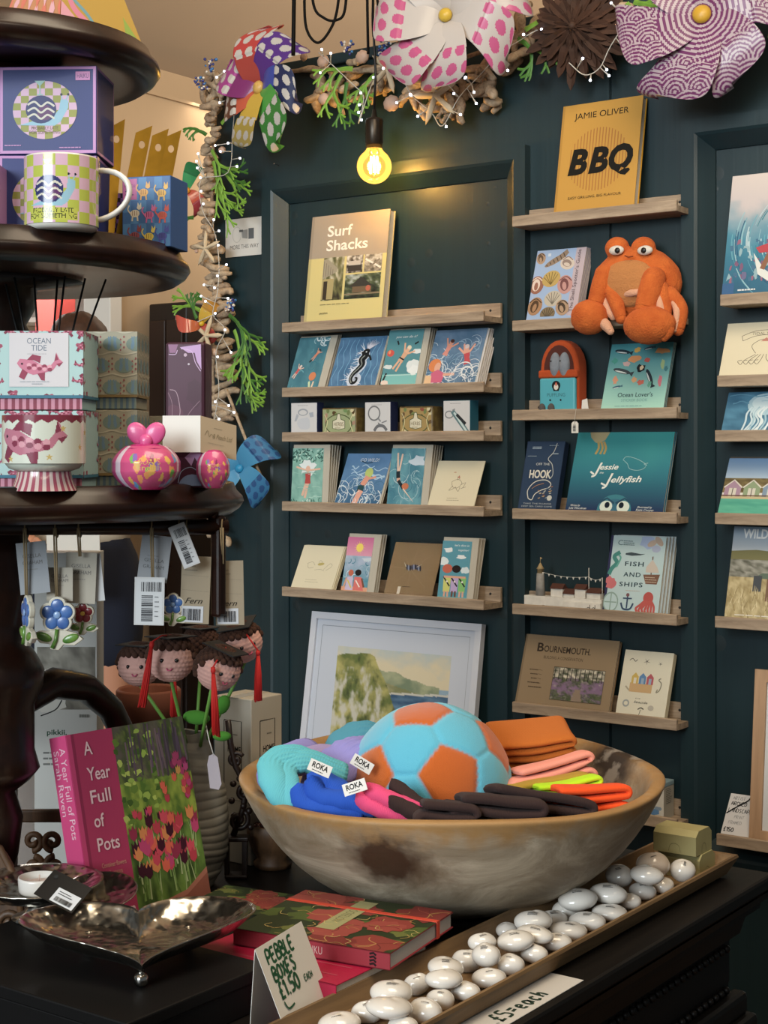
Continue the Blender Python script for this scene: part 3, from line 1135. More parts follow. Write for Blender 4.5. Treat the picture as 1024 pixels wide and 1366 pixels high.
# leaning books and cards
ORD = ['first', 'second', 'third', 'fourth', 'fifth', 'sixth', 'seventh', 'eighth']
def leaner(name, label, cat, bl, brx, tl, ztop, yfront, thick, draw, kind='card', env=None, group=None, stack=0, dstep=.006, fan=.02,
stack_label=None, width=None, spine='#333', pages=None, board=None, inset=0.0, gloss=False, dx=0.0, ymin=.0165):
 """a book or card standing on a ledge and leaning back; bl/tl = bottom-left (at the lip) and top-left corners, brx = bottom right"""
 Yb = yfront + ymin
 Pl = onY(bl[0], bl[1], Yb)
 Pt = onX(tl[0], tl[1], Pl.x)
 lim_ = YW + .010 if (Pl.x < -2.02 or Pl.x > -1.52) else YW - .0055
 Pt.y = min(Pt.y, lim_ - thick - (.004 if kind == 'card' else 0))
 d = Pt - Pl
 if d.y < .002:
  d.y = .002
 zb = ztop - .0118
 P0 = Pl - d * ((Pl.z - zb) / d.z)
 P0.y = max(P0.y, yfront + .0105)
 H = sqrt((Pt.y - P0.y) ** 2 + (Pt.z - P0.z) ** 2)
 lean = atan2(Pt.y - P0.y, Pt.z - P0.z)
 W = width or (onY(brx, bl[1], Yb).x - Pl.x)
 t = thing(name, label, cat, P0, (-lean, 0, 0), group)
 m = PRINTG if gloss else PRINT
 body = None
 if kind == 'book':
  c = board if board is not None else PAPER
  bt = .0022
  b = MB()
  b.box(.004, W - .003, bt, thick - bt, .003, H - .003)
  b.build('pages', pages or PAGES, t)
  b = MB()
  b.box(0, W, 0, bt, 0, H, .0006, 1)
  b.box(0, W, thick - bt, thick, 0, H, .0006, 1)
  b.box(0, bt, 0, thick, 0, H, .0006, 1)
  b.build('cover', c, t)
 elif kind == 'paperback':
  c = board if board is not None else PAPER
  b = MB()
  b.box(.001, W - .0005, .0006, thick - .0006, .001, H - .0005)
  b.build('pages', pages or PAGES, t)
  b = MB()
  b.box(0, W, 0, .0006, 0, H)
  b.box(0, W, thick - .0006, thick, 0, H)
  b.box(0, .0008, 0, thick, 0, H)
  b.build('cover', c, t)
 elif kind == 'box':
  b = MB()
  b.box(0, W, 0, thick, 0, H, .0012, 2)
  b.build('carton', board or PAPER, t)
 else:
  b = MB()
  b.box(0, W, 0, .0007, 0, H)
  b.box(0, W, .0012, .0019, 0, H)
  b.box(0, .0007, 0, .0019, 0, H)
  b.build('folded_card', board or PAPER, t)
  if env:
   b = MB()
   b.box(0, W + env[0], .0022, .0036, 0, H + env[1], .0004, 1)
   b.prism([(.004, H + env[1] - .004), (W + env[0] - .004, H + env[1] - .004), ((W + env[0]) / 2, H * .55)], .0036, .0041, 'y')
   b.build('envelope', pages or GREYP, t)
 if draw:
  h0 = max(0.0, min(.02, .62 * (Pl - P0).length))
  A = Art(W - 2 * inset, H - 2 * inset - h0)
  draw(A)
  c0 = A.items[0][2][-1]
  A.foot = ([(0, -h0), (W, -h0), (W, 0), (0, 0)], [(0, 1, 2, 3)], [c0])
  A.build('cover_art', t, m, loc=(inset, 0, inset + h0))
 base = [k for k in kids(t) if not k.name.startswith('cover_art')]
 y = thick if kind != 'card' else (.0045 if env else .0025)
 step = max(dstep, y + .0003)
 for i in range(stack):
  c = copy_tree(t, None, base)
  f = min(lean + fan * (i + 1), radians(28))
  c.location = P0 + Vector((dx * (i + 1), step * (i + 1) / cos(f), 0))
  back = c.location.y + sin(f) * (H + (env[1] if env else 0)) + y
  lim = YW + .011
  if back > lim:
   f = math.asin(max(0.0, min(.5, (lim - y - c.location.y) / (H + (env[1] if env else 0)))))
   f = max(f, lean)
  c.rotation_euler = (-f, 0, 0)
  c['label'] = (stack_label or label) % ORD[i + 1] if stack_label else label
  c['group'] = group or label
  if i == 0 and 'group' not in t.keys():
   t['group'] = group or label
 return t, W, H
YA = YW - .088
YM = YW - .093
YR = YW - .088
# little drawings
def waves(A, n, cols, seed=0, wd=.012, amp=.03, y0=0.0, y1=1.0, x0=0.0, x1=1.0):
 rd = random.Random(seed)
 for i in range(n):
  y = y0 + (y1 - y0) * rd.random()
  xa = x0 + (x1 - x0) * rd.random() * .8
  L = rd.uniform(.15, .5) * (x1 - x0)
  ph = rd.random() * 6
  pts = []
  for k in range(6):
   x = xa + L * k / 5
   if x > x1:
    break
   pts.append((x, min(y1, max(y0, y + amp * sin(ph + k * 1.3)))))
  if len(pts) > 2:
   A.curve(pts, wd * rd.uniform(.5, 1.2), rd.choice(cols), n=3)
def swirls(A, n, cols, seed=0, wd=.012, r=.12, y0=.4, y1=1.0, x0=0, x1=1):
 rd = random.Random(seed)
 k = A.w / A.h
 for i in range(n):
  cx, cy = rd.uniform(x0, x1), rd.uniform(y0, y1)
  a0, rr = rd.random() * 6.3, r * rd.uniform(.4, 1.2)
  pts = []
  for j in range(7):
   a = a0 + j * .45
   q = rr * (1 - j * .05)
   pts.append((min(1, max(0, cx + q * cos(a))), min(1, max(0, cy + q * sin(a) * k))))
  A.curve(pts, wd * rd.uniform(.5, 1.3), rd.choice(cols), n=3)
def swimmer(A, x, y, s, suit='#b8372e', skin='#d9a184', hair='#6a3a22', cap=None, rot=0.0, arms=2, legs=True):
 """s = body length in widths; rot 0 = head up"""
 k = A.w / A.h
 def P(u, v):
  X, Y = u * s, v * s
  return (x + X * cos(rot) - Y * sin(rot), y - (X * sin(rot) + Y * cos(rot)) * k)
 if legs:
  A.line([P(-.06, -.1), P(-.09, -.55)], .085 * s, skin)
  A.line([P(.06, -.1), P(.10, -.55)], .085 * s, skin)
 if arms:
  A.line([P(-.1, .28), P(-.30, .55)], .07 * s, skin)
  A.line([P(.1, .28), P(.32, .52)], .07 * s, skin)
 A.poly([P(-.12, .3), P(-.09, .05), P(-.13, -.15), P(.13, -.15), P(.09, .05), P(.12, .3)], suit)
 A.poly([P(-.10, .36), P(-.12, .26), P(.12, .26), P(.10, .36)], skin)
 hx_, hy_ = P(0, .46)
 A.ell(hx_, hy_, .10 * s, .12 * s, skin, 14, rot)
 hx_, hy_ = P(0, .51)
 A.ell(hx_, hy_, .10 * s, .08 * s, cap or hair, 14, rot)
def d_surfbook(A):
 A.rect(0, 0, 1, 1, '#cfc27c')
 A.rect(0, 0, 1, .40, '#a29685')
 A.rect(0.0, 0, .035, 1, '#b9ae74')
 A.rect(0.0, 0, .035, .4, '#958a7a')
 A.text('Surf', .22, .20, .115, '#ece8df', bold=.018, width=.32)
 A.text('Shacks', .22, .335, .115, '#ece8df', bold=.018, width=.53)
 def im(x0, y0, x1, y1, seed, cols, house=None):
  f = pal(cols)
  A.photo(x0, y0, x1, y1, 26, 24, lambda u, v: f(.5 + .55 * fz(u, v, 5, seed) + .35 * (v - .5)))
  if house:
   house()
 im(.20, .40, .47, .80, 3, [(.1, '#c4c0a8'), (.35, '#8d8a6c'), (.55, '#66683f'), (.8, '#4b4a34'), (1, '#2e2a22')],
 lambda: (A.poly([(.20, .42), (.20, .60), (.38, .54), (.38, .50), (.25, .41)], '#9a9481'), A.rect(.20, .60, .35, .79, '#a89b68'), A.rect(.22, .62, .27, .79, '#3d352a'),
 [A.line([(.21 + i * .03, .43 + i * .02), (.21 + i * .03, .58 - i * .005)], .006, '#6e6857') for i in range(5)]))
 im(.50, .40, .71, .56, 9, [(.1, '#d7d3c8'), (.4, '#98928a'), (.6, '#6d6455'), (.9, '#352f29')], lambda: (A.rect(.53, .45, .68, .50, '#b9b4ac'), A.rect(.52, .49, .70, .545, '#3f3a35')))
 im(.73, .40, .95, .56, 14, [(.1, '#cfcabd'), (.4, '#a59a8a'), (.7, '#7d7668'), (1, '#463f37')], lambda: (A.line([(.74, .44), (.94, .53)], .02, '#e2ddd2'), A.line([(.76, .54), (.92, .45)], .02, '#857b6b')))
 im(.50, .575, .95, .80, 21, [(.1, '#a9b3b1'), (.3, '#5f6a4c'), (.5, '#3d4a36'), (.8, '#2c3029'), (1, '#1d1b18')],
 lambda: (A.poly([(.56, .69), (.70, .60), (.86, .69)], '#3b3a36'), A.rect(.60, .69, .84, .745, '#6d5a44'), A.rect(.50, .75, .95, .765, '#80745d'), A.ell(.80, .71, .03, .03, '#b2553b')))
 A.lines(.20, .835, .70, 1, .02, '#6d6947', h=.006)
 A.text('gestalten', .20, .925, .022, '#4a472f')
def d_cardswim(A):
 A.photo(0, 0, 1, 1, 20, 26, lambda u, v: mix(hx('#3a7688'), hx('#4a8a99'), .5 + fz(u, v, 4, 2)))
 swirls(A, 12, ['#cfe3e6', '#a6cdd6', '#e6eff0'], 4, .03, .14, .0, .14, .5, 1)
 swirls(A, 8, ['#66aab8', '#2a7388'], 8, .02, .12, .1, 1)
 swimmer(A, .20, .68, .36, '#c94b4b', '#e6c0ad', '#d9d2cc', rot=-.5)
 swimmer(A, .68, .36, .32, '#d87c56', '#d99a7c', '#3a3a3a', rot=-.6)
 A.line([(.52, .50), (.58, .45)], .05, '#2f3c40')
 A.ell(.74, .78, .11, .12, '#d57b45')
 A.line([(.68, .88), (.72, .99)], .06, '#c9dcae')
 A.line([(.82, .88), (.80, .99)], .05, '#e1cbb0')
def d_seahorse(A):
 A.photo(0, 0, 1, 1, 20, 26, lambda u, v: mix(hx('#3a6b95'), hx('#5181aa'), .5 + fz(u, v, 5, 7)))
 for i in range(9):
  x = .06 + i * .12
  A.curve([(x + .03 * sin(j * 1.9 + i), .05 + j * .13) for j in range(8)], .012, '#6fa9cf')
 body = [(.60, .28), (.64, .38), (.58, .46), (.62, .56), (.55, .66), (.48, .74), (.45, .84), (.50, .92), (.57, .90), (.58, .83), (.53, .82)]
 A.curve([(x, y) for x, y in body], .17, '#c8d3e4')
 for i in range(34):
  rd = random.Random(i)
  x, y = body[min(len(body) - 1, i // 4)]
  a = rd.uniform(2.2, 4.4) if i < 26 else rd.uniform(0, 6.3)
  r = rd.uniform(.12, .24)
  A.line([(x, y), (x + r * cos(a), y + r * sin(a) * .75)], .022, '#dfe3ee', taper=True)
 for i in range(9):
  A.line([(.66, .26), (.60 + i * .035, .07 + .03 * abs(i - 4) / 2)], .024, '#e3e0ec', taper=True)
 A.curve(body, .15, '#1d2125', taper=True)
 A.ell(.64, .31, .075, .06, '#1d2125', 14, .3)
 A.line([(.64, .36), (.74, .40), (.78, .48)], .04, '#1d2125')
 A.curve([(x - .01, y) for x, y in body[1:8]], .02, '#8d948f')
 A.ell(.64, .31, .015, .015, '#e8e8e8')
def d_doit(A):
 A.rect(0, 0, 1, 1, '#4f8f99')
 A.rect(0, .80, 1, 1, '#79c0bd')
 A.blob(.83, .66, .17, .17, '#dfe6e6', .25, 16, 2)
 A.blob(.88, .74, .15, .12, '#e9eeee', .25, 14, 3)
 A.blob(.15, .67, .13, .06, '#d8e0df', .3, 12, 4)
 A.blob(.9, .40, .14, .05, '#dfe6e6', .3, 12, 5)
 A.blob(.14, .42, .10, .09, '#cf3f2e', .1, 12, 6)
 A.ell(.11, .40, .035, .05, '#e88b54')
 swimmer(A, .50, .52, .62, '#d9a480', '#e2ac88', '#e9d9b8', rot=-.55)
 A.line([(.42, .50), (.56, .55)], .035, '#2a2a2e')
 A.line([(.34, .27), (.29, .20)], .04, '#22262a')
 A.line([(.80, .27), (.90, .23)], .04, '#22262a')
 A.line([(.12, .78), (.05, .92)], .05, '#2c3034')
 A.blob(.1, .95, .12, .06, '#e9d3c4', .2, 12, 8)
 A.line([(.1, .82), (.98, .82)], .012, '#dff0ec')
 A.text('you can do it!', .22, .15, .065, '#eef3f0', width=.62, shear=.3)
def d_swimparty(A):
 A.photo(0, 0, 1, 1, 22, 22, lambda u, v: mix(hx('#6d8bab'), hx('#4d7394'), .5 + fz(u, v, 4, 5) + .3 * (v - .3)))
 swirls(A, 60, ['#b4cbdd', '#8fb1cc', '#d2dee8', '#7ea5c4', '#45749b'], 3, .010, .13, .25, 1)
 swirls(A, 24, ['#d8e2ea', '#e3e9ed'], 9, .014, .2, .7, 1)
 swimmer(A, .30, .42, .42, '#d98a7c', '#d59178', '#513028', rot=-.35, legs=False)
 swimmer(A, .74, .58, .5, '#c23844', '#e0a089', '#d6c6c6', rot=.25, legs=False)
 A.line([(.66, .45), (.62, .28)], .03, '#e0a089')
 A.ell(.14, .66, .12, .12, '#dc7b33')
 A.ell(.2, .70, .06, .09, '#e3a68b')
 A.poly([(.10, .80), (.22, .74), (.38, .82), (.34, .98), (.12, .98)], '#d0577d')
 A.line([(.34, .84), (.56, .83)], .05, '#e3a68b')
 A.poly([(0, .84), (.12, .85), (.14, 1), (0, 1)], '#e6bd8d')
 swirls(A, 10, ['#e4e9ec'], 12, .018, .2, .75, 1, .4, 1)
def d_float(A):
 A.photo(0, 0, 1, 1, 18, 30, lambda u, v: mix(hx('#6fa79b'), hx('#8fc3b5'), .5 + fz(u, v, 5, 3)))
 rd = random.Random(2)
 for i in range(70):
  x, y = rd.random(), rd.random() * .22
  A.ell(x, y + .02, .05, .016, rd.choice(['#2e5f57', '#3d7468', '#bfe0d3', '#25504b']), 8, rd.random() * 3)
 A.blob(.52, .36, .24, .20, '#dfe9ea', .35, 18, 3)
 A.line([(.47, .40), (.14, .34)], .045, '#e2b39a')
 A.line([(.57, .40), (.92, .37)], .045, '#e2b39a')
 A.ell(.52, .38, .075, .09, '#e2b39a')
 A.line([(.49, .6), (.36, .86)], .075, '#e2b39a')
 A.line([(.55, .6), (.45, .9)], .07, '#e2b39a')
 A.poly([(.43, .44), (.62, .44), (.60, .54), (.62, .64), (.43, .64), (.45, .54)], '#b4352f')
 for i in range(26):
  x, y = rd.random(), .9 + rd.random() * .1
  A.ell(x, y, .045, .014, rd.choice(['#35685e', '#d6e6dd', '#4f8577']), 8, rd.random() * 3)
 waves(A, 14, ['#b7dccf', '#8cc2b3'], 6, .014, .01, .4, .9)
def d_gowild(A):
 A.photo(0, 0, 1, 1, 22, 22, lambda u, v: mix(hx('#5d8fc0'), hx('#2e6188'), v + .3 * fz(u, v, 4, 5)))
 swirls(A, 50, ['#b9d0df', '#8fb9d3', '#d5e2e8', '#3d7195'], 7, .010, .2, .5, 1)
 waves(A, 12, ['#86b3d8', '#a9cae2'], 2, .02, .03, .2, .5)
 A.text('GO WILD!', .33, .16, .07, '#e9eef0', width=.42, shear=.1)
 A.curve([(.36, .15), (.5, .19), (.62, .17)], .02, '#27465c')
 A.ell(.60, .38, .09, .10, '#b9c96a', rot=.2)
 A.line([(.60, .45), (.52, .62)], .12, '#d99279')
 A.line([(.50, .62), (.50, .75)], .14, '#1f4b52')
 A.line([(.52, .72), (.44, .98)], .12, '#dfa08a')
 A.line([(.58, .50), (.78, .46)], .045, '#d99279')
 swirls(A, 16, ['#dfe8ec'], 17, .014, .16, .75, 1)
def d_dive(A):
 A.photo(0, 0, 1, 1, 20, 30, lambda u, v: mix(hx('#5f9fae'), hx('#3c7f95'), .5 + fz(u, v, 4, 11)))
 swirls(A, 30, ['#a9cbd4', '#7db0be', '#37748c', '#bdd3dc'], 5, .012, .25, 0, 1)
 A.blob(.8, .22, .24, .12, '#c2d3e2', .3, 14, 1)
 A.line([(.20, .08), (.25, .45)], .05, '#e0c0ac', taper=False)
 A.line([(.34, .10), (.27, .45)], .05, '#e0c0ac')
 A.line([(.25, .40), (.29, .58)], .1, '#d9a58c')
 A.line([(.25, .40), (.27, .52)], .11, '#1d2b33')
 A.line([(.28, .56), (.45, .70)], .085, '#1d2b33')
 A.ell(.50, .66, .10, .08, '#c56b3d')
 A.line([(.44, .70), (.78, .93)], .035, '#e6c9b3', taper=True)
def cream(A):
 A.rect(0, 0, 1, 1, '#ddd3b4')
def d_creamfish(A):
 cream(A)
 A.ell(.42, .25, .03, .012, '#c9a07f')
 for pts in ([(.40, .45), (.52, .40), (.62, .48), (.55, .58), (.44, .56), (.40, .45)], [(.52, .42), (.50, .34), (.56, .40)], [(.60, .52), (.70, .47), (.66, .58)], [(.44, .54), (.38, .64), (.50, .58)],
 [(.50, .56), (.58, .66), (.60, .56)], [(.62, .60), (.72, .56)]):
  A.curve(pts, .007, '#6d6250')
 A.poly([(.50, .37), (.53, .31), (.56, .37)], '#b8715b')
 A.lines(.38, .80, .68, 2, .045, '#a69c80', h=.01)
def d_creambird(A):
 cream(A)
 A.ell(.56, .42, .08, .03, '#b9a95f', rot=.15)
 for pts in ([(.22, .42), (.34, .38), (.42, .45)], [(.24, .42), (.28, .52), (.40, .50)], [(.44, .56), (.58, .54), (.68, .57)], [(.66, .54), (.78, .40), (.84, .46), (.72, .56)], [(.50, .42), (.52, .34), (.60, .38)]):
  A.curve(pts, .007, '#9d957c')
 A.lines(.30, .78, .66, 2, .05, '#b0a78a', h=.009)
def d_sunset(A):
 A.rect(0, 0, 1, .34, '#c95c93', '#dc94ac')
 A.photo(0, .34, 1, .9, 16, 20, lambda u, v: mix(hx('#a8b8cf'), hx('#3f8fa4'), v + .4 * fz(u, v, 5, 2)))
 for i in range(14):
  a = 2 * pi * i / 14
  A.line([(.50, .19), (.50 + .21 * cos(a), .19 + .12 * sin(a))], .03, '#efc766', taper=True)
 A.ell(.50, .19, .135, .135, '#f1d34e')
 A.blob(.15, .42, .2, .07, '#9fb5c9', .3, 12, 2)
 A.blob(.85, .40, .22, .06, '#c7d3de', .3, 12, 3)
 swirls(A, 22, ['#dfe9ee', '#5aa3b5', '#bcd7de', '#2e7b92'], 3, .02, .14, .42, .88)
 A.rect(0, .90, 1, 1, '#dd9d78')
 A.ell(.30, .65, .10, .10, '#c35a35')
 A.ell(.58, .64, .12, .10, '#1f1b1b')
 A.poly([(.14, .96), (.18, .72), (.40, .72), (.44, .96)], '#c8b9d6')
 A.poly([(.46, .96), (.46, .72), (.72, .72), (.86, .96)], '#d9665f')
 A.line([(.20, .78), (.38, .92)], .05, '#d7c24a')
 A.line([(.52, .78), (.70, .9)], .04, '#f0e9e0')
 A.line([(.16, .74), (.08, .92)], .06, '#d59b7c')
 A.line([(.74, .74), (.86, .9)], .06, '#7b4b38')
def d_kraft(A):
 A.rect(0, 0, 1, 1, '#8a714f')
 for i in range(8):
  A.line([(.44, .50), (.5 + .6 * cos(i * .8), .5 + .6 * sin(i * .8))], .006, '#a48c6c', taper=True)
 for i in range(9):
  A.ell(.36 + .035 * i, .47 + .012 * sin(i), .018, .055, ['#2f3550', '#7a86a6', '#1f2438'][i % 3], 10, .3)
 A.line([(.34, .46), (.28, .38)], .02, '#c9c0ae', taper=True)
 A.line([(.56, .46), (.66, .40)], .018, '#b6ab98', taper=True)
 A.lines(.36, .83, .58, 1, .03, '#4a3c28', h=.012)
 A.rect(.27, .84, .33, .98, '#d8d2c6')
def d_together(A):
 A.rect(0, 0, 1, 1, '#4f97aa')
 A.blob(.22, .16, .16, .07, '#e5eaeb', .3, 12, 3)
 A.blob(.10, .36, .20, .14, '#dce6e8', .25, 14, 4)
 A.blob(.68, .27, .16, .05, '#e5eaeb', .3, 12, 5)
 A.blob(.85, .50, .14, .10, '#d3e1e5', .25, 14, 6)
 A.text("let's dive in", .42, .09, .06, '#eef2f0', width=.5, shear=.2)
 A.text('together!', .56, .17, .06, '#eef2f0', width=.36, shear=.2)
 A.ell(.25, .48, .17, .13, '#c2573a')
 A.ell(.56, .48, .15, .11, '#221a1a')
 for x, c, sk in ((.28, '#cfd06a', '#d9a184'), (.54, '#b9a3d1', '#6e4433'), (.80, '#7fbf6a', '#dba58c')):
  A.poly([(x - .13, .62), (x + .13, .62), (x + .11, .88), (x - .11, .88)], c)
  A.line([(x - .05, .86), (x - .06, .99)], .06, sk)
  A.line([(x + .05, .86), (x + .06, .99)], .06, sk)
  A.line([(x - .14, .62), (x + .10, .78)], .045, '#2a2a30')
  A.ell(x, .70, .03, .03, '#e8e2da')
 A.line([(.16, .62), (.90, .62)], .06, '#d9a184')
 A.rect(0, .96, 1, 1, '#6cb3b8')
cards = 'greeting cards on the left bay ledges'
leaner('coffee_table_book', 'big beige and yellow surf shack book with four house photos', 'book', (405, 429), 509, (417, 290), LZ['a'], YA, .026, d_surfbook, 'book', board=mat('buff_cloth_board', '#a99c72', .8))
G = 'cards stacked on the top card ledge'
leaner('greeting_card', 'teal card of three swimmers seen from above, leftmost on its ledge', 'card', (383, 515), 424, (400.6, 451), LZ['b'], YA, .002, d_cardswim, env=(.022, .005), group='teal swimmers cards', stack=2, dstep=.009, fan=-.01,
stack_label='%s card in the stack topped by the teal three swimmers card')
leaner('greeting_card', 'blue card with a black and white seahorse', 'card', (437.5, 514.7), 500, (455, 451), LZ['b'], YA, .002, d_seahorse, env=(.004, .0), group='seahorse cards', stack=1, dstep=.008, fan=.0,
stack_label='%s card behind the blue seahorse card')
leaner('greeting_card', 'teal card of a swimmer leaping with a red float', 'card', (507.5, 511.5), 554, (520, 441), LZ['b'], YA, .002, d_doit, env=(.018, .004), group='leaping swimmer cards', stack=3, dstep=.008, fan=.01,
stack_label='%s card in the stack topped by the leaping swimmer card')
leaner('greeting_card', 'blue card of a crowd of swimmers waving in white surf', 'card', (565, 509), 634, (582.5, 441), LZ['b'], YA, .002, d_swimparty, env=(.004, .0), group='waving swimmers cards', stack=4, dstep=.009, fan=.015, pages=mat('white_envelope', '#c9c6c6', .8),
stack_label='%s card fanned out behind the waving swimmers card')
leaner('greeting_card', 'green card of a red swimsuit swimmer floating face up', 'card', (388, 669), 429, (391, 598), LZ['d'], YA, .002, d_float, env=(.020, .010), group='floating swimmer cards', stack=4, dstep=.007, fan=.03,
stack_label='%s card fanned out behind the red swimsuit card')
leaner('greeting_card', 'blue card of a swimmer in a yellow cap striding into waves', 'card', (446, 671), 505, (464.7, 605), LZ['d'], YA, .002, d_gowild, env=(.004, .0), group='striding swimmer cards', stack=1, dstep=.007, fan=.0,
stack_label='%s card behind the yellow cap swimmer card')
leaner('greeting_card', 'teal card of a black suited swimmer diving down', 'card', (515.6, 672.5), 561, (523, 598), LZ['d'], YA, .002, d_dive, env=(.020, .010), group='diving swimmer cards', stack=4, dstep=.008, fan=.02,
stack_label='%s card fanned out behind the diving swimmer card')
CREAMP = mat('cream_paper', '#d6ccad', .8)
leaner('greeting_card', 'plain cream card with a small line drawn fish, end of the diving row', 'card', (570, 674), 632, (585.6, 614.7), LZ['d'], YA, .002, d_creamfish, board=CREAMP)
leaner('greeting_card', 'plain cream card with a faint line drawn bird beside the sunset card', 'card', (388, 782), 442, (406, 727), LZ['e'], YA, .002, d_creambird, board=CREAMP, env=(.003, .0), pages=CREAMP, group='faint bird cards', stack=2, dstep=.006, fan=0,
stack_label='%s cream card behind the faint bird card')
leaner('greeting_card', 'pink sunset card with two swimmers seen from behind', 'card', (454.7, 787), 489, (465, 716), LZ['e'], YA, .002, d_sunset, env=(.022, .010), group='pink sunset cards', stack=2, dstep=.009, fan=.015,
stack_label='%s card behind the pink sunset card')
kc, KW, KH = leaner('greeting_card', 'brown kraft card with a blue crab, sealed in clear film', 'card', (512, 790), 576, (528, 723), LZ['e'], YA, .002, d_kraft, board=KRAFT)
FILM = mat('clear_film', '#ffffff', .12, trans=1.0)
for m_ in [FILM]:
 m_.node_tree.nodes['Principled BSDF'].inputs['IOR'].default_value = 1.06
b = MB()
b.box(-.004, KW + .006, -.0040, -.0036, 0, KH + .008)
b.build('film_sleeve', FILM, kc)
leaner('greeting_card', 'teal card of three friends seen from behind under clouds', 'card', (583, 796), 622, (591, 721), LZ['e'], YA, .002, d_together, env=(.018, .010), group='three friends cards', stack=2, dstep=.010, fan=.03,
stack_label='%s card behind the three friends card')
# small boxes and tins on the third ledge
def ring_art(kind):
 def d(A):
  A.rect(0, 0, 1, 1, '#cfcfd0')
  A.lines(.25, .07, .8, 1, .02, '#9a9aa0', h=.015)
  if kind == 0:
   A.ell(.46, .28, .20, .11, '#9aa1aa')
   A.ell(.46, .29, .15, .075, '#cfcfd0')
   A.poly([(.12, .55), (.22, .32), (.30, .38), (.20, .56)], '#aab0ba')
   A.poly([(.70, .30), (.86, .28), (.88, .42), (.74, .44)], '#a4acb9')
   A.blob(.5, .62, .26, .2, '#c3c7ce', .15, 12, 1)
  elif kind == 1:
   A.ell(.36, .33, .25, .25, '#74767a')
   A.ell(.36, .33, .20, .20, '#cfcfd0')
   A.line([(.52, .48), (.62, .58)], .05, '#85878b')
   A.curve([(.36, .86), (.5, .72), (.72, .72), (.86, .85)], .10, '#6c6e73')
   A.line([(.58, .74), (.52, .62), (.64, .70)], .05, '#6c6e73')
   A.line([(.66, .62), (.86, .56)], .04, '#808287')
  else:
   A.ell(.22, .40, .17, .13, '#7f8488')
   A.ell(.22, .40, .13, .09, '#cfcfd0')
   A.line([(.34, .30), (.95, .97)], .16, '#5d7f86')
   A.line([(.40, .34), (.90, .92)], .07, '#c3d5d6')
   A.line([(.50, .40), (.84, .68)], .10, '#2b2f33')
   A.line([(.34, .28), (.44, .24)], .04, '#8a8d91')
 return d
def shelf_box(name, label, cat, px0, py0, px1, zt, depth, cols, art, group=None, rad=.0012, ang=0.0):
 Yf = YA + .0125
 p0, p1 = onY(px0, 575, Yf), onY(px1, 575, Yf)
 top = onY((px0 + px1) / 2, py0, Yf)
 zb = zt - .0118
 W, H = p1.x - p0.x, top.z - zb
 t = thing(name, label, cat, (p0.x, Yf, zb), (0, 0, ang), group)
 b = MB()
 b.box(0, W, 0, depth, 0, H, rad, 3)
 b.build('carton' if cat == 'box' else 'tin_body', cols, t)
 A = Art(W - 2 * rad, H - 2 * rad)
 art(A)
 A.build('front_print', t, PRINT, loc=(rad, 0, rad))
 return t
NAVYC = mat('navy_card', '#1a2447', .6)
TEALC = mat('teal_card', '#1f5a70', .6)
gb = 'small white gift boxes'
shelf_box('gift_box', 'small white gift box with navy side showing silver rings', 'box', 388, 537, 423, LZ['c'], .030, NAVYC, ring_art(0), gb)
shelf_box('gift_box', 'small white gift box with navy side showing a dolphin key ring', 'box', 486.5, 536, 521, LZ['c'], .034, NAVYC, ring_art(1), gb)
shelf_box('gift_box', 'small white gift box with teal side showing a surfboard key ring', 'box', 591, 534, 627, LZ['c'], .040, TEALC, ring_art(2), gb)
def tin_art(bg, c1, c2):
 def d(A):
  A.rect(0, 0, 1, 1, bg)
  rd = random.Random(5)
  for i in range(30):
   A.ell(rd.random(), rd.random(), .07, .05, rd.choice([c1, c2, '#54401f', '#d2c79c', '#71804a']), 9, rd.random() * 3)
  A.ell(.50, .60, .42, .26, '#4f5a35', 24)
  A.ell(.50, .60, .39, .235, bg, 24)
  A.poly([(.30, .75), (.30, .45), (.42, .38), (.46, .16), (.54, .16), (.58, .38), (.70, .45), (.70, .75), (.5, .82)], '#57603c')
  A.poly([(.32, .74), (.32, .47), (.44, .40), (.47, .19), (.53, .19), (.56, .40), (.68, .47), (.68, .74), (.5, .79)], '#d8d2b8')
  A.text('HERBS', .5, .66, .10, '#6c5c34', 'c', width=.30)
  A.lines(.38, .72, .62, 1, .1, '#8b815f', h=.03)
  for x in (.06, .94):
   A.curve([(x, .2), (.5 + (x - .5) * .8, .5), (x, .9)], .02, '#d8cf9b')
 return d
TINM = mat('printed_tin_side', '#4f3f2a', .4, col2='#7a6a3e', vscale=60)
shelf_box('decorated_tin', 'small green patterned tin between the ring box and dolphin box', 'tin', 429, 544, 475, LZ['c'], .050, TINM, tin_art('#9aa578', '#6f8f57', '#a8836a'), 'small patterned tins', .004)
shelf_box('decorated_tin', 'small orange brown patterned tin between the dolphin box and surfboard box', 'tin', 532, 542, 577, LZ['c'], .050, TINM, tin_art('#a58a4e', '#8f4a34', '#6b5334'), 'small patterned tins', .004)
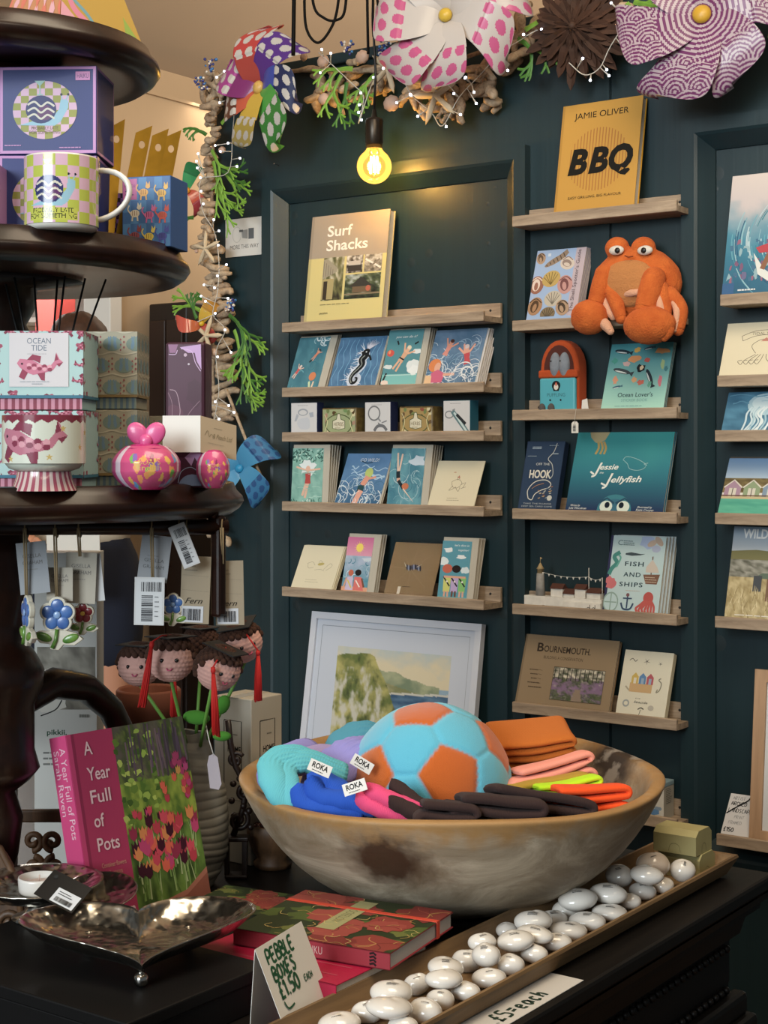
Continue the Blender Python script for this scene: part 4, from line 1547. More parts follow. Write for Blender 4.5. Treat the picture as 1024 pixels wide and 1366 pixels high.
# the middle bay
def d_bbq(A):
 A.rect(0, 0, 1, 1, '#bd8a1c')
 A.rect(0, 0, .03, 1, '#ad7c15')
 for i in range(19):
  x = .155 + i * .0385
  h = .37 * sqrt(max(.02, 1 - ((x - .50) / .375) ** 2)) * A.w / A.h
  A.rect(x - .006, .545 - h, x + .006, .545 + h, '#a36717')
 A.text('JAMIE OLIVER', .50, .145, .075, '#1d1a14', 'c', width=.68)
 for j in range(3):
  x0 = (.115, .375, .64)[j]
  if j < 2:
   A.text('B', x0 + .02, .665, .30, '#14130f', width=.24, bold=.045, shear=.18, ysc=.97)
  else:
   A.text('Q', x0 + .00, .665, .30, '#14130f', width=.30, bold=.05, shear=.15, ysc=.97)
 A.text('EASY GRILLING, BIG FLAVOUR', .50, .905, .032, '#2b2315', 'c', width=.66)
MUST = mat('mustard_boards', '#b9861a', .5)
leaner('cookbook', 'big mustard yellow barbecue cookbook with black lettering', 'book', (739, 277), 846, (756.6, 144.4), MZ['a'], YM, .024, d_bbq, 'book', board=MUST)
def shell(A, x, y, s, kind, c1, c2, rot=0):
 if kind == 0:
  A.poly([(x - s * .5 * cos(rot), y + s * .5 * sin(rot) * A.w / A.h), (x + s * .5 * cos(rot) + s * .10 * sin(rot), y - s * .5 * sin(rot) * A.w / A.h), (x + s * .5 * cos(rot) - s * .12 * sin(rot), y - s * .5 * sin(rot) * A.w / A.h - s * .12)], c1)
  A.ell(x, y, s * .5, s * .12, c1, 16, rot)
  for i in range(6):
   t = -.4 + i * .15
   A.ell(x + s * t * cos(rot), y - s * t * sin(rot) * A.w / A.h, s * .022, s * (.05 + .02 * i), c2, 8, rot)
 elif kind == 1:
  A.ell(x, y, s * .42, s * .36, c1, 18, rot)
  for i in range(6):
   a = rot + pi * (.15 + .7 * i / 5)
   A.line([(x - .1 * s * cos(rot + 1.57), y + .2 * s), (x + s * .36 * cos(a), y - s * .30 * sin(a) * A.w / A.h)], .012, c2)
 else:
  A.ell(x, y, s * .36, s * .44, c1, 18, rot)
  A.ell(x - .03 * s, y, s * .20, s * .30, c2, 14, rot)
  A.ell(x - .02 * s, y + .02, s * .10, s * .2, c1, 12, rot)
  A.curve([(x - .3 * s, y - .15 * s), (x, y - .28 * s), (x + .3 * s, y - .12 * s)], .02, c2)
def d_shells(A):
 A.rect(0, 0, 1, 1, '#8facd4')
 A.rect(.80, 0, 1, 1, '#b7a9b3')
 sp = [(.10, .12, .26, 2, '#a98d73', '#5e4a3c', .3), (.42, .16, .5, 0, '#8e7a68', '#57483e', .5), (.66, .22, .34, 2, '#c9bdb2', '#8f7c74', 1.2), (.10, .52, .40, 2, '#8e5d4c', '#d6c6bb', 0), (.38, .44, .44, 1, '#b59a52', '#6c5b2c', .2),
 (.68, .54, .42, 2, '#b98a86', '#704345', .3), (.48, .74, .42, 1, '#b7b0a0', '#6f6a60', .1), (.14, .84, .40, 2, '#a07a58', '#4d3826', -.2), (.42, .96, .36, 1, '#7b6b50', '#41392b', 0), (.70, .88, .36, 2, '#a88c71', '#44382d', .5)]
 for q in sp:
  shell(A, *q)
 A.rect(.24, .055, .30, .10, '#c9d6e4')
 A.text("The Shell Spotter's Guide", .905, .95, .075, '#5b5058', width=.92 * A.h / A.w, rot=pi / 2)
leaner('card_set', 'blue booklet printed with seashells, front of its stack', 'booklet', (702, 414), 768, (717, 335), MZ['b'], YM, .005, d_shells, 'paperback', group='seashell booklets', stack=5, dstep=.0058, fan=.004,
board=mat('lilac_cover', '#9a93a4', .7), stack_label='%s booklet from the front in the seashell stack')
def d_ocean(A):
 A.photo(0, 0, 1, 1, 2, 16, lambda u, v: mix(hx('#2d8795'), hx('#a0d4c4'), v ** 1.2))
 rd = random.Random(3)
 def whale(x, y, s, c, r):
  A.ell(x, y, s, s * .26, c, 16, r)
  A.poly([(x + s * .8 * cos(r), y - s * .8 * sin(r) * A.w / A.h), (x + s * 1.35 * cos(r + .2), y - s * 1.35 * sin(r + .2) * A.w / A.h), (x + s * 1.3 * cos(r - .25), y - s * 1.3 * sin(r - .25) * A.w / A.h)], c)
  A.ell(x - s * .1, y + .012, s * .7, s * .08, '#cfd9d6', 12, r)
 whale(.20, .12, .13, '#1f3340', -.15)
 whale(.62, .08, .08, '#24485e', .2)
 whale(.24, .42, .15, '#3a444b', -.25)
 whale(.70, .52, .14, '#22303a', -1.1)
 whale(.20, .66, .07, '#2c5f77', .2)
 for x, y, rx, ry, c in ((.44, .10, .05, .045, '#d0a23b'), (.84, .13, .12, .05, '#c98a4c'), (.42, .24, .11, .05, '#d58a4a'), (.62, .26, .045, .04, '#b9483b'), (.30, .31, .06, .04, '#c9a6a3'), (.88, .33, .035, .08, '#9fb77f'),
 (.54, .38, .06, .06, '#20262a'), (.55, .38, .03, .035, '#e2c9a0'), (.46, .56, .05, .05, '#d59f6a'), (.58, .60, .055, .04, '#c65b46'), (.88, .58, .035, .09, '#c46a77'), (.16, .56, .04, .06, '#cf8d6a'), (.10, .26, .05, .05, '#3f9a8c'),
 (.72, .62, .03, .05, '#5aa08a'), (.94, .40, .03, .05, '#3f7f86')):
  A.blob(x, y, rx, ry, c, .3, 12, int(x * 99))
 A.text("Ocean Lover's", .52, .815, .07, '#2f4a52', 'c', width=.56, bold=.008)
 A.text('STICKER BOOK', .52, .885, .045, '#6fa39f', 'c', width=.42)
 A.lines(.22, .95, .80, 1, .01, '#5b8f90', h=.007)
leaner('sticker_book', 'teal sticker book covered in little sea animals, front of its stack', 'book', (800.5, 543), 884, (816, 459.6), MZ['c'], YM, .004, d_ocean, 'paperback', group='sea animal sticker books', stack=2, dstep=.005, fan=.0,
board=mat('teal_cover', '#2b6d78', .6), stack_label='%s book behind the front sea animal sticker book', ymin=.012)
def d_hook(A):
 A.rect(0, 0, 1, 1, '#1d3350')
 A.rect(.02, .015, .98, .985, '#223b59')
 A.lines(.16, .08, .42, 2, .02, '#9fb0bd', h=.012, seed=4)
 A.lines(.60, .06, .92, 1, .02, '#8fa1b0', h=.006)
 A.line([(.06, .22), (.30, .22)], .01, '#8fa1b0')
 A.lines(.72, .18, .90, 1, .02, '#9fb0bd', h=.012, seed=5)
 A.text('OFF THE', .50, .355, .06, '#c7ccc8', 'c', width=.36)
 A.text('HOOK', .47, .54, .17, '#d6d3c6', 'c', width=.58, bold=.03, ysc=1.15)
 A.curve([(.80, .03), (.74, .16), (.62, .26), (.74, .34), (.80, .48), (.74, .55), (.70, .50)], .016, '#b6bcb8')
 A.curve([(.24, .84), (.20, .72), (.36, .60), (.62, .57), (.78, .62), (.74, .68), (.55, .72), (.40, .78), (.34, .86), (.24, .84)], .02, '#cfd0c6')
 A.curve([(.30, .70), (.42, .65), (.60, .62)], .012, '#b07f4e')
 rd = random.Random(3)
 for i in range(16):
  A.ell(rd.uniform(.44, .84), rd.uniform(.66, .84), .035, .010, rd.choice(['#9a6a47', '#b7bdb6', '#7f93a0', '#c2a06a']), 8, rd.uniform(-.5, .5))
 A.ell(.80, .83, .065, .065, '#c3c5bd')
 A.text('TAKE THE PLUNGE', .5, .925, .035, '#aeb6b8', 'c', width=.74)
 A.text('DEEP SEA CARD GAME', .5, .965, .035, '#aeb6b8', 'c', width=.80)
leaner('game_box', 'narrow dark navy box with a fish, hook and white lettering', 'box', (690.6, 675.8), 741, (709.5, 588.8), MZ['d'], YM, .022, d_hook, 'box', board=mat('navy_box', '#162842', .5))
def d_jelly(A):
 A.photo(0, 0, 1, 1, 14, 20, lambda u, v: mix(mix(hx('#2b9a9e'), hx('#1d7a8c'), v * 2) if v < .5 else mix(hx('#1d7a8c'), hx('#182c58'), (v - .5) * 2), hx('#3fb0ab'), max(0, .35 - abs(u - .8) - v * .5)))
 A.poly([(.13, 0), (.34, 0), (.30, .10), (.24, .14), (.20, .13), (.15, .07)], '#b3a67c')
 for x0, x1 in ((.23, .22), (.26, .27), (.29, .31)):
  A.curve([(x0, .12), ((x0 + x1) / 2 + .02, .2), (x1, .28)], .022, '#b79a52')
 A.curve([(.52, .35), (.55, .31), (.64, .33), (.73, .38), (.77, .42), (.74, .40), (.78, .39)], .004, '#a6cfd0')
 A.curve([(.52, .35), (.57, .40), (.60, .46), (.68, .48), (.74, .46), (.76, .43)], .004, '#a6cfd0')
 W_ = '#e4ebe6'
 A.text('J', .215, .525, .115, W_, width=.10, shear=.35, bold=.012)
 A.text('essie', .295, .475, .055, W_, width=.19, shear=.3, bold=.018, rot=.02)
 A.text('the', .30, .525, .022, W_, width=.04, shear=.3)
 A.text('J', .345, .665, .12, W_, width=.10, shear=.35, bold=.012)
 A.text('ellyfish', .43, .635, .062, W_, width=.31, shear=.3, bold=.018, rot=.03)
 A.line([(.20, .50), (.24, .535)], .018, W_)
 A.line([(.33, .645), (.38, .675)], .018, W_)
 A.ell(.505, .98, .175, .155, '#2f7f90', 28)
 A.ell(.505, .99, .150, .120, '#2a6c86', 28)
 A.ell(.42, .935, .065, .058, '#d5e3d8', 18)
 A.ell(.595, .935, .065, .058, '#d5e3d8', 18)
 A.ell(.43, .915, .026, .030, '#10202e', 14)
 A.ell(.575, .915, .026, .030, '#10202e', 14)
 A.poly([(.35, .90), (.42, .84), (.50, .91), (.50, .88), (.42, .82), (.34, .87)], '#1d4a64')
 A.poly([(.52, .91), (.60, .84), (.67, .90), (.67, .87), (.60, .82), (.51, .88)], '#1d4a64')
 A.text('Written by', .05, .94, .02, W_, shear=.3, width=.10)
 A.text('Julie Woodman', .03, .975, .022, W_, shear=.3, width=.19)
 A.text('Illustrated by', .74, .945, .02, W_, shear=.3, width=.15)
 A.text('Katie Cooper', .73, .98, .022, W_, shear=.3, width=.18)
leaner('picture_book', 'wide teal and navy picture book with a smiling jellyfish', 'book', (754, 678.5), 884, (772, 577), MZ['d'], YM, .005, d_jelly, 'paperback', gloss=True, group='jellyfish picture books', stack=1, dstep=.0056, fan=.0, dx=.002, stack_label='%s copy behind the wide teal jellyfish book', board=mat('deep_teal_cover', '#1b5568', .5))
def d_fish(A):
 A.rect(0, 0, 1, 1, '#b6d0d4')
 A.rect(0, 0, .045, 1, '#2a2d55')
 A.text('FISH', .48, .395, .075, '#26424f', 'c', width=.34, bold=.02, space=1.2)
 A.text('AND', .46, .535, .075, '#26424f', 'c', width=.31, bold=.02, space=1.2)
 A.text('SHIPS', .46, .665, .075, '#26424f', 'c', width=.42, bold=.02, space=1.2)
 A.text('C', .14, .125, .09, '#4d6c76', width=.09)
 A.lines(.24, .065, .46, 3, .025, '#3f5f69', h=.010)
 A.blob(.68, .08, .14, .11, '#9fb4d9', .2, 16, 3)
 A.ell(.76, .09, .09, .05, '#c2ad9b', rot=.5)
 A.ell(.88, .06, .10, .05, '#b9a493', rot=-.8)
 A.ell(.84, .16, .08, .06, '#aab4d0')
 A.poly([(.30, .23), (.40, .215), (.58, .235), (.66, .23), (.58, .25), (.42, .262), (.30, .25)], '#3e4d55')
 A.curve([(.20, .22), (.10, .28), (.16, .36), (.08, .44), (.04, .52)], .07, '#3d8a83')
 A.curve([(.18, .26), (.22, .30), (.16, .42)], .03, '#5aa79b')
 A.line([(.80, .26), (.80, .5)], .02, '#6d5848')
 A.poly([(.70, .40), (.80, .30), (.90, .40), (.94, .47), (.70, .47)], '#c9beb2')
 A.poly([(.66, .50), (.96, .49), (.92, .62), (.72, .62)], '#7a5643')
 A.lines(.70, .53, .93, 3, .03, '#c9b7a4', h=.008)
 A.blob(.09, .62, .10, .09, '#c9656c', .3, 14, 5)
 A.ell(.13, .88, .14, .17, '#8aa79f', 20)
 A.ell(.13, .88, .12, .145, '#b6d0d4', 20)
 A.line([(.13, .76), (.13, .99)], .02, '#8aa79f')
 A.line([(.02, .88), (.24, .88)], .02, '#8aa79f')
 A.line([(.43, .79), (.43, .95)], .026, '#2f4868')
 A.curve([(.32, .88), (.36, .95), (.43, .965), (.50, .95), (.54, .88)], .03, '#2f4868')
 A.line([(.35, .82), (.51, .82)], .022, '#2f4868')
 A.ell(.43, .775, .03, .03, '#7a4a52')
 A.lines(.38, .715, .72, 1, .01, '#c2a394', h=.006)
 A.ell(.80, .80, .09, .10, '#b5423c')
 for i in range(7):
  a = i / 6
  A.curve([(.74 + .12 * a, .84), (.66 + .25 * a, .90), (.60 + .32 * a, .94 + .02 * (i % 2)), (.62 + .30 * a, .985)], .038, '#b9473f')
leaner('paperback_book', 'pale blue book of fish, ships and a red octopus, front of its stack', 'book', (803, 811.6), 877, (815.5, 714), MZ['e'], YM, .009, d_fish, 'paperback', group='pale blue fish books', stack=3, dstep=.0100, fan=.0, dx=.0035,
board=mat('grey_blue_cover', '#aab6ba', .6), stack_label='%s book behind the front pale blue fish book', ymin=.012)
def d_bourne(A):
 A.rect(0, 0, 1, 1, '#907a5c')
 A.rect(0.0, 0, .02, 1, '#7d694d')
 A.text('B', .145, .235, .085, '#33261a', width=.07, bold=.02)
 A.text('OURNEMOUTH.', .22, .235, .062, '#33261a', width=.50, bold=.015)
 A.text('BUILDING A CONSERVATION', .23, .335, .03, '#4a3826', width=.42)
 for i, w in enumerate((.11, .08, .10, .12, .15)):
  A.lines(.10 + .015 * (i % 3), .50 + i * .062, .10 + w + .02, 1, .02, '#4a3826', h=.014, seed=i)
  A.line([(.20, .50 + i * .062), (.24, .51 + i * .062)], .004, '#5a4733')
 f = pal([(.0, '#d5cdb6'), (.25, '#8f8b7c'), (.5, '#3e4a34'), (.75, '#5d6742'), (1, '#4a3f4f')])
 A.photo(.365, .44, .905, .905, 44, 34, lambda u, v: (hx('#8d7a68') if abs(u - .52) < .16 * (v - .45) + .02 and v > .62 else
 mix(f(.55 + .5 * fz(u, v, 9, 3) - .3 * (v < .3)), hx('#8a6a92'), max(0, min(.8, (.28 - abs(v - .62)) * 3 + fz(u, v, 12, 8))))))
 for i in range(12):
  x = .38 + i * .045
  A.line([(x, .45), (x + .005 * sin(i * 3), .62)], .008, '#2f2c24')
 A.line([(.365, .44), (.905, .44), (.905, .905), (.365, .905), (.365, .44)], .006, '#4a3b2a')
leaner('landscape_book', 'wide brown local history book with a garden photo on its cover', 'book', (687, 933.5), 812, (710, 844), MZ['f'], YM, .014, d_bourne, 'book', board=mat('brown_boards', '#6f583d', .7))
def d_seaside(A):
 A.rect(0, 0, 1, 1, '#d8d3bd')
 A.curve([(.12, .16), (.18, .13), (.24, .17), (.28, .14)], .014, '#5a5650')
 for i in range(5):
  a = i * 1.257 + .3
  A.line([(.48, .16), (.48 + .07 * cos(a), .16 + .05 * sin(a))], .014, '#57544e', taper=True)
  A.line([(.76, .18), (.76 + .04 * cos(a), .18 + .03 * sin(a))], .012, '#6a675f', taper=True)
 A.rect(.20, .50, .66, .64, '#c4a06c')
 for i, c in enumerate(('#c7a94a', '#4f7fae', '#b04a55')):
  x = .22 + i * .155
  A.poly([(x, .51), (x, .40), (x + .07, .34), (x + .14, .40), (x + .14, .51)], c)
  A.rect(x + .045, .42, x + .10, .51, '#d9d2c0' if i == 0 else '#8fa7be')
 A.curve([(.82, .40), (.78, .43), (.84, .48), (.82, .58), (.76, .62), (.78, .57)], .022, '#8b8775')
 A.line([(.12, .56), (.20, .62)], .03, '#a9a089')
 A.ell(.18, .82, .07, .07, '#9aa09f')
 A.ell(.18, .82, .04, .04, '#d8d3bd')
 A.ell(.70, .86, .06, .05, '#b3aea0')
 A.text('BY THE', .36, .745, .025, '#6b6558', width=.10)
 A.text('Seaside', .34, .805, .045, '#3a3630', width=.28, shear=.2)
 A.curve([(.44, .90), (.50, .87), (.56, .89)], .02, '#4a463e')
 A.line([(.50, .90), (.48, .98)], .01, '#4a463e')
leaner('notecard_box', 'thick cream pack of seaside notecards with coloured beach huts', 'notecards', (821, 949.5), 886, (836, 866), MZ['f'], YM, .018, d_seaside, 'box', board=CREAMP)
# the right bay, cut by the frame edge
def d_surf(A):
 f = pal([(0, '#cfc3bd'), (.2, '#c6bcbc'), (.36, '#7f9fae'), (.5, '#3f87a0'), (.7, '#2d7591'), (1, '#27607f')])
 A.photo(0, 0, 1, 1, 40, 50, lambda u, v: f(v + .08 * fz(u, v, 5, 2) * (1 if v > .2 else .2) - .12 * (u > .1) * max(0, u - .1)))
 rd = random.Random(4)
 for i in range(90):
  cx, cy, a0, r = .85, .55, rd.uniform(2, 5), rd.uniform(.35, .8)
  pts = [(cx + r * cos(a0 + k * .12), cy + r * .75 * sin(a0 + k * .12)) for k in range(4)]
  if all(.02 < p[0] < 1 and .22 < p[1] < 1 for p in pts):
   A.curve(pts, rd.uniform(.004, .012), rd.choice(['#8fb9c4', '#5fa3b5', '#b5cdd4', '#2f7f8f', '#24577a']), n=2)
 for i in range(40):
  A.blob(rd.uniform(.05, .5), rd.uniform(.55, .88), rd.uniform(.01, .03), rd.uniform(.01, .04), rd.choice(['#7f5a7a', '#96607a', '#6a6a8f', '#8fb0ba', '#3f6f8f']), .5, 8, i)
 A.poly([(0.29, .66), (0.35, .84), (0.57, .96), (1, 1), (1, .93), (0.59, .90), (0.41, .80)], '#d9dcd8')
 A.line([(0.51, .73), (0.45, .66)], .07, '#b98563')
 A.line([(0.51, .73), (0.63, .70), (0.57, .84)], .055, '#b07a58')
 A.line([(0.45, .68), (0.39, .80)], .05, '#8d5f45')
 A.poly([(0.31, .62), (0.45, .585), (0.71, .575), (1, .59), (1, .65), (0.55, .66), (0.35, .665)], '#b5303f')
 A.lines(.16, .955, .40, 1, .01, '#d6dcdc', h=.012)
 A.rect(0, .9, .12, 1, '#2f5f8f')
leaner('art_book', 'big blue painted surfer picture book in the frame edge bay', 'book', (962.6, 391.5), 1050, (977, 235.4), RZ['a'], YR, .016, d_surf, 'book', width=.235, board=mat('slate_boards', '#2c4a5a', .6), gloss=True)
def d_octo(A):
 cream(A)
 A.curve([(.20, .25), (.34, .17), (.50, .15), (.66, .17), (.80, .25)], .006, '#5f5648')
 A.curve([(.22, .34), (.36, .26), (.50, .24), (.64, .26), (.78, .34)], .006, '#5f5648')
 A.text('TIDAL WAVES', .50, .235, .035, '#7d735f', 'c', width=.36)
 A.line([(.20, .25), (.22, .34)], .006, '#5f5648')
 A.line([(.80, .25), (.78, .34)], .006, '#5f5648')
 A.curve([(.40, .58), (.34, .44), (.42, .34), (.50, .32), (.58, .34), (.66, .44), (.60, .58)], .006, '#5f5648')
 A.poly([(.44, .36), (.50, .29), (.56, .36)], '#bf7a68')
 for k in range(7):
  x = .30 + k * .065
  A.curve([(.5 + (x - .5) * .5, .60), (x - .02, .70), (x + (.06 if k > 3 else -.06), .78), (x + (.10 if k > 3 else -.10), .72), (x + (.05 if k > 3 else -.05), .70)], .006, '#5f5648')
leaner('greeting_card', 'cream octopus card at the frame edge bay', 'card', (958.7, 500), 1040, (970.8, 432), RZ['b'], YR, .002, d_octo, width=.20, board=CREAMP, env=(.002, .0), pages=mat('brown_envelope', '#5a4a38', .8))
def d_jellycard(A):
 A.photo(0, 0, 1, 1, 24, 16, lambda u, v: mix(hx('#2f6788'), hx('#4787a8'), .5 + fz(u, v, 5, 4)))
 A.ell(.46, .32, .20, .14, '#a9cbd8', 18)
 A.ell(.46, .28, .15, .09, '#c9dfe6', 18)
 rd = random.Random(2)
 for i in range(10):
  x = .32 + i * .03
  A.curve([(x, .38), (x - .05 + .02 * sin(i), .55), (x - .02 - .03 * cos(i * 2), .75), (x - .08, .98)], .022, rd.choice(['#c5dbe3', '#9fc3d2', '#dbe8ec']))
 A.curve([(.84, .98), (.76, .7), (.84, .45), (.8, .2)], .05, '#b9b88e')
 waves(A, 8, ['#8fbcd0', '#5b97b5'], 3, .012, .03, 0, .3)
leaner('greeting_card', 'blue card of a white jellyfish at the frame edge bay', 'card', (962, 573), 1040, (972, 523.7), RZ['c'], YR, .003, d_jellycard, width=.20)
def d_huts(A):
 A.photo(0, 0, 1, .42, 8, 8, lambda u, v: mix(hx('#6f9ac9'), hx('#b3c8d9'), v))
 A.photo(0, .36, 1, .62, 24, 6, lambda u, v: mix(hx('#5d4f2f'), hx('#8a7a4d'), .5 + fz(u, v, 10, 2)))
 A.rect(0, .68, 1, .74, '#c9b58a')
 A.photo(0, .73, 1, 1, 10, 8, lambda u, v: mix(hx('#3f9f8a'), hx('#57b598'), .5 + fz(u, v, 4, 6)))
 for i, c in enumerate(('#a98aa0', '#8fa27e', '#7f97ae', '#c9a56a', '#b87f6f')):
  x = .02 + i * .21
  A.poly([(x, .69), (x, .52), (x + .09, .40), (x + .18, .52), (x + .18, .69)], c)
  A.line([(x - .01, .53), (x + .09, .395), (x + .19, .53)], .016, '#d9d5c9')
  A.rect(x + .05, .54, x + .13, .69, '#d5d0c2')
  A.line([(x + .09, .54), (x + .09, .69)], .01, '#6d6a63')
 A.rect(0, .665, 1, .685, '#6f5038')
leaner('greeting_card', 'card of beach huts over green sea at the frame edge bay', 'card', (957, 681), 1040, (973, 611.4), RZ['d'], YR, .003, d_huts, width=.22, env=(.002, .006), pages=mat('dark_envelope', '#4f4a44', .8))
def d_wild(A):
 A.photo(0, 0, 1, .35, 8, 10, lambda u, v: mix(hx('#7e97ae'), hx('#c4cbd0'), v))
 A.poly([(0, .27), (.3, .25), (.7, .28), (1, .33), (1, .6), (0, .6)], '#7d7a4f')
 A.photo(0, .36, 1, .60, 24, 12, lambda u, v: mix(hx('#57584a'), hx('#a8a79b'), .5 + fz(u * 2, v, 6, 4)))
 A.photo(0, .55, 1, 1, 40, 20, lambda u, v: mix(hx('#a08e5f'), hx('#cbbb8c'), .5 + fz(u * 5, v, 6, 8)))
 A.poly([(.36, .52), (.40, .50), (1, .50), (1, .57), (.34, .56)], '#5f7263')
 A.rect(.46, .56, .98, .80, '#7d5d45')
 A.rect(.50, .57, .72, .82, '#3d3c3c')
 A.rect(.30, .53, .40, .70, '#4a4f55')
 rd = random.Random(6)
 for i in range(120):
  x, y = rd.random(), rd.uniform(.72, 1)
  A.line([(x, y), (x + rd.uniform(-.05, .05), y - .09)], .01, rd.choice(['#cdbd8e', '#b3a06c', '#8f7d4f', '#ddd0a6']), taper=True)
 A.text('WILD', .12, .125, .11, '#e4e6e4', width=.30, bold=.03)
 A.text('GUIDE', .46, .125, .12, '#aab6bd', width=.40)
 A.lines(.12, .955, .9, 1, .01, '#e2ddd0', h=.01)
leaner('guidebook', 'guidebook of a hut in dune grass at the frame edge bay', 'book', (966, 821), 1050, (979.4, 702), RZ['e'], YR, .012, d_wild, 'paperback', width=.20, gloss=True)
FRW = wood('beech_frame', '#a07f60', '#c09c7a', axis='Z', scale=12, stretch=10, rough=.55)
def picture(name, label, cat, P0, lean, W, H, fw, fd, fmat, matw, art, ax0, ay0, ax1, ay1):
 t = thing(name, label, cat, P0, (-lean, 0, 0))
 b = MB()
 o, i = [(0, 0), (W, 0), (W, H), (0, H)], [(fw, fw), (W - fw, fw), (W - fw, H - fw), (fw, H - fw)]
 V = [(x, 0, z) for x, z in o] + [(x, 0, z) for x, z in i] + [(x, fd, z) for x, z in o] + [(x, fd, z) for x, z in i]
 F = []
 for c in range(4):
  d = (c + 1) % 4
  F += [(c, d, 4 + d, 4 + c), (c, 8 + c, 8 + d, d), (4 + c, 4 + d, 12 + d, 12 + c), (8 + c, 12 + c, 12 + d, 8 + d)]
 b._new(V, F)
 b.build('frame', fmat, t)
 b = MB()
 b.box(fw - .002, W - fw + .002, .008, fd - .001, fw - .002, H - fw + .002)
 b.build('mount', matw, t)
 if art:
  A = Art(W - 2 * fw, H - 2 * fw)
  art(A)
  A.build('print', t, PRINT, loc=(fw, .008, fw))
 return t
p = onY(998, 1108, YR + .02)
q = onX(1000, 887, p.x)
picture('framed_print', 'big print in a pale wood frame on the lowest ledge by the handwritten notice', 'picture', (p.x, p.y, RZ['f'] - .0118), .10, .50, (q.z - p.z + .012) / cos(.10), .028, .018, FRW, mat('white_mount', '#d3d6d8', .6),
lambda A: A.photo(.3, .25, .9, .8, 20, 20, lambda u, v: mix(hx('#8fa5a8'), hx('#c9c3ae'), .5 + fz(u, v, 3, 2))), 0, 0, 1, 1)
def d_notice(A):
 A.rect(0, 0, 1, 1, '#d6d6d8')
 A.hand('ARTIST', .12, .14, .10, '#6f7278', .012, seed=2)
 A.hand('ARCHED', .10, .28, .12, '#26282c', .022, seed=3)
 A.hand('LANDSCAPE', .06, .45, .12, '#303338', .018, seed=5)
 A.hand('PRINT', .30, .60, .10, '#8a8d92', .010, seed=6)
 A.hand('FRAMED', .16, .74, .10, '#8a8d92', .010, seed=7)
 A.hand('£150', .06, .93, .13, '#1f2125', .024, seed=8)
 A.curve([(.68, 0), (.60, .14), (.30, .32), (.02, .50)], .045, '#17181b')
leaner('handwritten_notice', 'white handwritten notice tucked beside the wood framed print', 'notice', (961.5, 1109), 1010, (975, 1058), RZ['f'], YR, .001, d_notice, 'card', width=.075, ymin=.035)
def d_mugbox(A):
 A.rect(0, 0, 1, 1, '#cfcabd')
 A.blob(.25, .75, .2, .12, '#b5523f', .3, 12, 2)
 A.blob(.6, .80, .25, .12, '#4f7fae', .3, 12, 3)
 A.blob(.8, .70, .15, .08, '#7d93a8', .3, 12, 4)
 A.lines(.2, .2, .8, 5, .06, '#7d776a', h=.02)
p = onY(852, 1098, YM + .02)
q = onY(885, 1047, YM + .02)
t = thing('mug_box', 'white printed box on the lowest ledge behind the bowl rim', 'box', (p.x, p.y, MZ['g'] - .0118))
b = MB()
b.box(0, q.x - p.x, 0, .055, 0, q.z - MZ['g'] + .012, .001, 2)
b.build('carton', PAPER, t)
A = Art(q.x - p.x, q.z - MZ['g'] + .012)
d_mugbox(A)
A.build('front_print', t)
A = Art(.055, q.z - MZ['g'] + .012, '#b7b0a0')
A.lines(.2, .15, .8, 9, .05, '#6d675c', h=.018)
A.build('side_print', t, fn=lambda x, y, l, w=q.x - p.x: (w + l, x, y))
b = MB()
b.box(-.001, q.x - p.x + .001, -.001, .056, q.z - MZ['g'] + .004, q.z - MZ['g'] + .0155, .002, 2)
b.build('lid', mat('pale_blue_lid', '#8fa8b0', .5), t)
# white framed coast watercolour leaning behind the bowl
def d_coast(A):
 A.rect(0, 0, 1, 1, '#c2c9d6')
 A.line([(.035, .045), (.965, .045), (.965, .955), (.035, .955)], .004, '#8f98a5', True)
 def paint(u, v):
  n = fz(u, v, 7, 1)
  n2 = fz(u * 2.2, v * .7, 9, 5)
  top = (.10 - .30 * u) if u < .22 else .035 + (u - .22) * .30 + max(0, u - .34) * 2.2
  top += .035 * nz(u, 0, 9, 2)
  far = .17 + max(0, u - .30) * .30 + .03 * nz(u, 0, 8, 9)
  shore = .50 - .10 * (u - .3) + .015 * n
  if v > top:
   c = mix(hx('#66733a'), hx('#b5ad63'), .5 + .9 * n)
   rock = n2 + .25 * (v - .35)
   c = mix(c, hx('#c9c6b8'), max(0, min(.9, rock * 1.6)) if v > top + .14 and u < .5 else 0)
   return mix(c, hx('#37432b'), max(0, min(.8, -1.3 * n2 - .25)))
  if u > .30 and v > shore:
   return mix(hx('#2f5275'), hx('#5f86a3'), .4 + .7 * fz(u, v * 2.5, 5, 7))
  if u > .30 and v > shore - .022:
   return hx('#c9c7bb')
  if v > .30 + (u - .3) * .30 and u < .76:
   return mix(hx('#7f8358'), hx('#b3ab80'), .5 + .9 * n)
  if v > far and u < .92:
   return mix(hx('#76886c'), hx('#a8ad88'), .5 + .9 * n)
  if v > .36:
   return mix(hx('#6f93b0'), hx('#9db6c4'), .5 + .7 * n)
  return mix(hx('#a9bec6'), hx('#d8cba9'), min(1, v * 3 + .4 + .4 * n))
 A.photo(.15, .185, .865, .84, 120, 100, paint)
p = onY(398, 1000, YW - .075)
tl = onY(416, 815, YW - .020)
tr = onY(642.5, 831.5, YW - .020)
zb = .49
Pb = Vector((tl.x, YW - .085, zb))
Hh = sqrt((tl.z - zb) ** 2 + (tl.y - Pb.y) ** 2)
t = picture('framed_watercolour', 'white framed watercolour of a green cliff coast leaning below the card ledges', 'picture', Pb, atan2(tl.y - Pb.y, tl.z - zb), tr.x - tl.x, Hh, .019, .020, mat('white_frame', '#c6cad3', .45), mat('pale_mount', '#c2c9d6', .7), d_coast, 0, 0, 1, 1)
ledge('g', -2.712, -2.055, zb + .012, YW + .005, 'oak ledge behind the bowl carrying the white framed watercolour')
